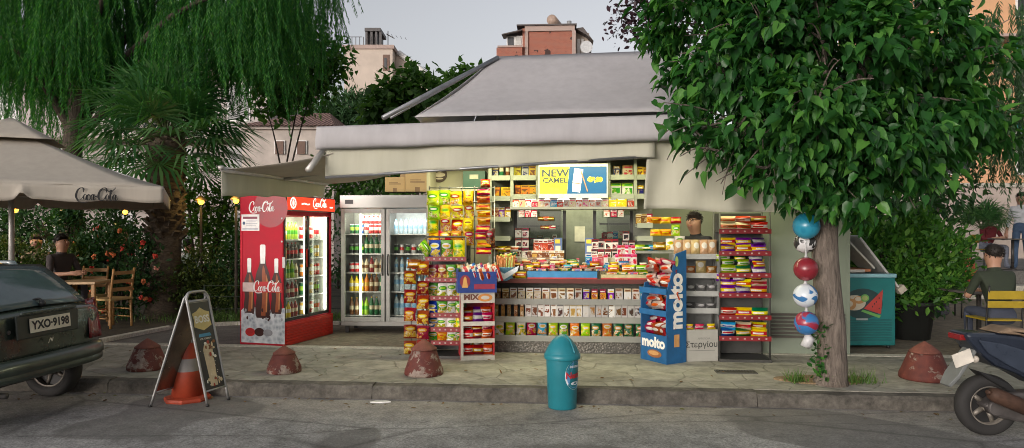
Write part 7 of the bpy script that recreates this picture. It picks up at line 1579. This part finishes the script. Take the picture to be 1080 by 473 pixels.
# bumper wraps the tail
mb = MB(); path = [(.75, .80), (.40, .815), (.16, .80), (.03, .70), (-.03, .45), (-.045, 0), (-.03, -.45), (.03, -.70), (.16, -.80), (.40, -.815), (.75, -.80)]; P_ = spline([(a, b, 0) for a, b in path], 5); sec = [(-.10, .42), (0, .385), (.018, .395), (.022, .43), (.016, .445), (.016, .455), (.03, .465), (.03, .50), (.012, .555), (-.06, .565)]
vs, fs = [], []
for i, q in enumerate(P_):
    t_ = (P_[min(i+1, len(P_)-1)]-P_[max(i-1, 0)]).normalized(); nn = Vector((t_.y, -t_.x, 0))
    for d_, z in sec: vs.append((q.x+nn.x*d_, q.y+nn.y*d_, z))
m_ = len(sec)
for i in range(len(P_)-1):
    for j in range(m_-1): fs.append((i*m_+j, i*m_+j+1, (i+1)*m_+j+1, (i+1)*m_+j))
mb.add(vs, fs, 0, None, True); bp = mb.build('bumper', [M('bumper_green', (.045, .062, .047), .35, .2, coat=.4, var=.2)], car)
pr = MB(); P = PL((.015, .36, .72), (0, -1, 0), (.08, 0, 1)); pr.prism([(0, 0), (.72, 0), (.72, .20), (0, .20)], .02, 0, P, .0); rec = pr.build('plate_recess', [M('recess_dark', (.018, .024, .02), .4)], car, .008)
P = PL((.004, .235, .765), (0, -1, 0), (.08, 0, 1)); pb = MB(); pb.prism([(0, 0), (.47, 0), (.47, .12), (0, .12)], .008, 0, P, .014); pb.text('YXO·9198', .098, 1, P, (.235, .058), .0235, bold=.004, sx=1.0); pb.build('licence_plate', [M('plate_cream', (.62, .57, .45), .5), MATS['ink_black']], car)
MB().bx(-.012, .02, -.32, .32, .925, .945).build('tailgate_lip', [paint], car, .008)
MB().tube(spline([(.10, -.05, .985), (.14, -.05, 1.03), (.18, .0, 1.02), (.20, .30, 1.02), (.21, .42, 1.0)][::1], 4), [.016]+[.011]*16, 6).sphere((.11, -.05, .99), .03, 0, None, 10).build('rear_wiper', [black], car)
bd = MB(); P = PL((.018, -.02, .665), (0, -1, 0), (.05, 0, 1)); bd.stroke([(-.03, -.02), (.0, .02), (.015, -.005), (.03, .025)], [.01, .014, .01], 0, P, .012); bd.build('badge', [M('chrome', (.6, .6, .6), .2, .9)], car)
MB().lathe([(.018, 0), (.018, .006)], 12, 0, PL((.018, .43, .80), (0, -1, 0), (0, 0, 1))).build('lock', [black], car)
MB().bx(.25, .5, -.68, .68, .30, .40).build('underside', [black], car); MB().tube([(.06, .4, .27), (.5, .4, .27)], .025, 10).build('exhaust', [eng], car)
ml_ = MB().bx(-.0, .004, -.30, -.18, .845, .865); ml_.build('model_badge', [MATS['chrome']], car).location.x = .012
# ------------------------------------------------------------------ people
skinm = M('skin', (.42, .23, .15), .55, var=.08); hairm = M('hair_dark', (.018, .013, .010), .6)
def person(label, loc, rz, shirt, pants, pose='sit', sc=1., hair=True, lean=0., arms='rest', sleeves=True, turn=0., nod=0.):
    """one continuous body grown over a skeleton; surfaces are picked by the nearest bone"""
    J = {}; E_ = []
    def j(n, p, r, par=None, mt=0):
        J[n] = (Vector(p), r, mt)
        if par: E_.append((par, n))
    seat = .50 if pose == 'sit' else .95
    lx = lean
    j('pelvis', (0, 0, seat), .135, None, 1); j('waist', (0, -lx*.35, seat+.17), .125, 'pelvis'); j('chest', (0, -lx*.8, seat+.38), .15, 'waist'); j('neckb', (0, -lx, seat+.50), .085, 'chest'); j('neck', (0, -lx-.01, seat+.56), .064, 'neckb', 2)
    hd = Vector((0, -lx-.03-.03*nod, seat+.665)); j('skull', hd, .108, 'neck', 2); j('crown', hd+Vector((0, .005-.02*nod, .085)), .098, 'skull', 2)
    for s, nme in ((-1, 'l'), (1, 'r')):
        j('sh'+nme, (s*.175, -lx*.95, seat+.46), .068, 'chest')
        if arms == 'forward': el, ha = (s*.25, -lx-.10, seat+.20), (s*.12, -lx-.36, seat+.22)
        elif arms == 'down': el, ha = (s*.245, -lx*.6+.03, seat+.18), (s*.26, -lx*.5-.08, seat-.06)
        elif arms == 'work': el, ha = (s*.24, -lx-.06, seat+.2), (s*.14, -lx-.30, seat+.10)
        else: el, ha = (s*.26, -lx*.7-.05, seat+.18), (s*.16, -lx-.28, seat+.06)
        el, ha = Vector(el), Vector(ha)
        j('up'+nme, J['sh'+nme][0].lerp(el, .5), .052, 'sh'+nme); j('el'+nme, el, .044, 'up'+nme, 0 if sleeves else 2); j('wr'+nme, el.lerp(ha, .92), .030, 'el'+nme, 2); d = (ha-el).normalized(); j('pa'+nme, ha+d*.05, .036, 'wr'+nme, 2)
        side = Vector((-s, 0, 0))
        for q in range(4):
            off = Vector((0, 0, (q-1.5)*.02)) if abs(d.z) < .7 else Vector(((q-1.5)*.02, 0, 0)); l_ = (.075, .085, .08, .062)[q]
            j(f'f{q}a'+nme, ha+d*.085+off, .0105, 'pa'+nme, 2); j(f'f{q}b'+nme, ha+d*(.085+l_*.55)+off+side*.012, .0095, f'f{q}a'+nme, 2); j(f'f{q}c'+nme, ha+d*(.08+l_*.9)+off+side*.034, .008, f'f{q}b'+nme, 2)
        j('ta'+nme, ha+d*.03+side*.03+Vector((0, 0, .02)), .012, 'pa'+nme, 2); j('tb'+nme, ha+d*.07+side*.045+Vector((0, 0, .03)), .010, 'ta'+nme, 2)
        j('hip'+nme, (s*.09, 0, seat-.02), .10, 'pelvis', 1)
        if pose == 'sit': kn, an = (s*.13, -.44, seat+.02), (s*.13, -.42, .09)
        else: kn, an = (s*.10, -.02, .50), (s*.11, .02, .09)
        kn, an = Vector(kn), Vector(an)
        j('th'+nme, J['hip'+nme][0].lerp(kn, .5), .078, 'hip'+nme, 1); j('kn'+nme, kn, .058, 'th'+nme, 1); j('ca'+nme, kn.lerp(an, .4), .052, 'kn'+nme, 1); j('an'+nme, an, .038, 'ca'+nme, 1); j('he'+nme, an+Vector((0, .02, -.045)), .040, 'an'+nme, 3); j('to'+nme, an+Vector((s*.02, -.17, -.055)), .034, 'an'+nme, 3)
    names = list(J); idx = {n_: i for i, n_ in enumerate(names)}
    me = bpy.data.meshes.new('body'); me.from_pydata([tuple(J[n_][0]) for n_ in names], [(idx[a], idx[b]) for a, b in E_], [])
    o = bpy.data.objects.new('tmp', me); C.objects.link(o); o.modifiers.new('k', 'SKIN'); sk = me.skin_vertices[0].data
    for n_ in names: r = J[n_][1]; sk[idx[n_]].radius = (r, r)
    sk[0].use_root = True; sb_ = o.modifiers.new('s', 'SUBSURF'); sb_.levels = sb_.render_levels = 2
    bpy.context.view_layer.update(); me2 = bpy.data.meshes.new_from_object(o.evaluated_get(bpy.context.evaluated_depsgraph_get())); bpy.data.objects.remove(o)
    for mt in (shirt, pants, skinm, black): me2.materials.append(mt)
    cps = np.array([J[n_][0][:] for n_ in names]); mids = np.array([((J[a][0]+J[b][0])/2)[:] for a, b in E_]); allp = np.r_[cps, mids]; mm = np.array([J[n_][2] for n_ in names]+[J[a][2] for a, b in E_])
    fc = np.array([p_.center[:] for p_ in me2.polygons]); ii = np.argmin(((fc[:, None, :]-allp[None])**2).sum(2), 1); me2.polygons.foreach_set('material_index', mm[ii].astype(np.int32)); me2.polygons.foreach_set('use_smooth', np.ones(len(fc), bool)); me2.update()
    t = thing('person', label, 'person', loc, rz); t.scale = (sc, sc, sc); link('body', me2, t)
    c = hd+Vector((0, 0, .045))
    fm = MB(); fm.sphere(c+Vector((0, -.10, -.012)), .016, 0, None, 8, (.8, 1, 1.5)); fm.sphere(c+Vector((-.088, .01, -.01)), .022, 0, None, 8, (.4, .8, 1.3)); fm.sphere(c+Vector((.088, .01, -.01)), .022, 0, None, 8, (.4, .8, 1.3)); fm.bx(-.024, .024, -.098, -.086, -.065, -.057, 2, Matrix.Translation(c))
    for s in (-1, 1): fm.sphere(c+Vector((s*.033, -.088, .012)), .009, 1, None, 8); fm.bx(s*.033-.013, s*.033+.013, -.098, -.09, .032, .036, 1, Matrix.Translation(c))
    fm.build('face', [skinm, hairm, M('lips', (.35, .12, .09), .5)], t)
    if hair:
        n_ = 700; u = unit(n_*2); u = u[(u[:, 2] > -.55) & ((u[:, 1] > -.35) | (u[:, 2] > .52))][:n_]; cc_ = np.array(c[:])+np.array([0, .018, .03])
        P_ = cc_+u*np.array([.093, .10, .096]); D_ = np.c_[u[:, 0]*.5, .45+u[:, 1]*.2+0*u[:, 0], -.55+0*u[:, 0]]+NR.normal(0, .35, u.shape)+u*.35
        t_ho = MB(); t_ho.sphere(c+Vector((0, .024, .034)), .094, 0, None, 18, (.97, 1.02, 1.0)); cap = t_ho.build('hair', [hairm], t)
        for v in cap.data.vertices:
            p_ = v.co-c
            if p_.y < -.02: v.co.z = max(v.co.z, c.z+.078)
            if p_.z < -.05: v.co.y = max(v.co.y, c.y+.035)
        link('hair_strands', leafmesh('strands', P_, D_, u, .028*NR.uniform(.6, 1.3, len(u)), SLIM, hairm, 1.2), cap)
    return t, c
fab = lambda n, c: M('cloth_'+n, c, .85, var=.2, scale=14, bmp=.1)
p = W(739, 250, 9.0); t, c = person('dark-haired shop assistant with glasses looking down inside the kiosk', (p.x, 9.05, PAV-.03), -.75, fab('black', (.02, .02, .022)), fab('jeans_dark', (.03, .035, .05)), 'stand', 1.0, lean=.10, arms='work', nod=1.)
gm_ = MB()
for s in (-1, 1): gm_.tube([(c.x+s*.033+.02*math.cos(a), c.y-.098, c.z+.012+.015*math.sin(a)) for a in [2*PI*i/10 for i in range(11)]], .003, 5)
gm_.tube([(c.x-.013, c.y-.1, c.z+.015), (c.x+.013, c.y-.1, c.z+.015)], .003, 5)
for s in (-1, 1): gm_.tube([(c.x+s*.055, c.y-.095, c.z+.015), (c.x+s*.09, c.y+.02, c.z+.015)], .003, 5)
gm_.build('glasses', [black], t)
person('man in a dark green shirt seated on the yellow chair, seen from behind', (x1+.05, Y1+.02, PAV-.02), PI-.1, fab('olive', (.025, .035, .02)), fab('jeans', (.05, .06, .09)), 'sit', 1.02, lean=.12, arms='forward', sleeves=False)
person('person in an orange top seated behind the man in dark green', ((1026-CX)/F*11.9, 11.9, PAV), -1.9, fab('orange_top', (.38, .11, .05)), fab('grey_pants', (.08, .08, .09)), 'sit', 1.0, lean=.1, arms='forward')
ychair('metal chair under the person in the orange top', (1026-CX)/F*11.9, 11.93, -1.9)
person('man in a maroon shirt seated at the raised terrace table', (11.35, 16.55, .72), .1, fab('maroon', (.16, .02, .025)), fab('jeans_light', (.18, .2, .25)), 'sit', 1.0, lean=.08, arms='forward'); ychair('metal chair under the man in maroon on the terrace', 11.35, 16.6, .1, .72)
person('person in a white shirt and blue jeans standing at the terrace edge', ((1077-CX)/F*15.9, 15.9, .72), -.9, fab('white_shirt', (.55, .56, .58)), fab('blue_jeans', (.05, .09, .16)), 'stand', 1.0, arms='down')
for (px, Y, z, rz, lab, sh) in ((60, 10.9, .12, 1.2, 'bare-armed person sitting behind the car by the parasol pole', (.05, .04, .04)), (40, 12.6, .1, .4, 'person in a pale top sitting behind the car', (.30, .22, .16)), (122, 13.2, .05, .3, 'dark-haired person sitting behind the flowering bush', (.05, .05, .06)),
                           (137, 15.2, .25, -.6, 'person in a red top seated behind the flowering bush', (.42, .04, .03)), (193, 13.6, .0, 2.4, 'person in a white and green top seated beyond the yellow-green bush', (.45, .55, .52)), (168, 15.5, .2, .5, 'person in a striped pale top seated far back by the palm', (.4, .4, .45))):
    x = (px-CX)/F*Y; person(lab, (x, Y, PAV+z), rz, fab('c%d' % px, sh), fab('dark_pants', (.04, .04, .05)), 'sit', 1.0, lean=.1, arms='forward', sleeves=px != 60); tchair('wooden chair under the '+' '.join(lab.split()[:9]), x, Y, rz)
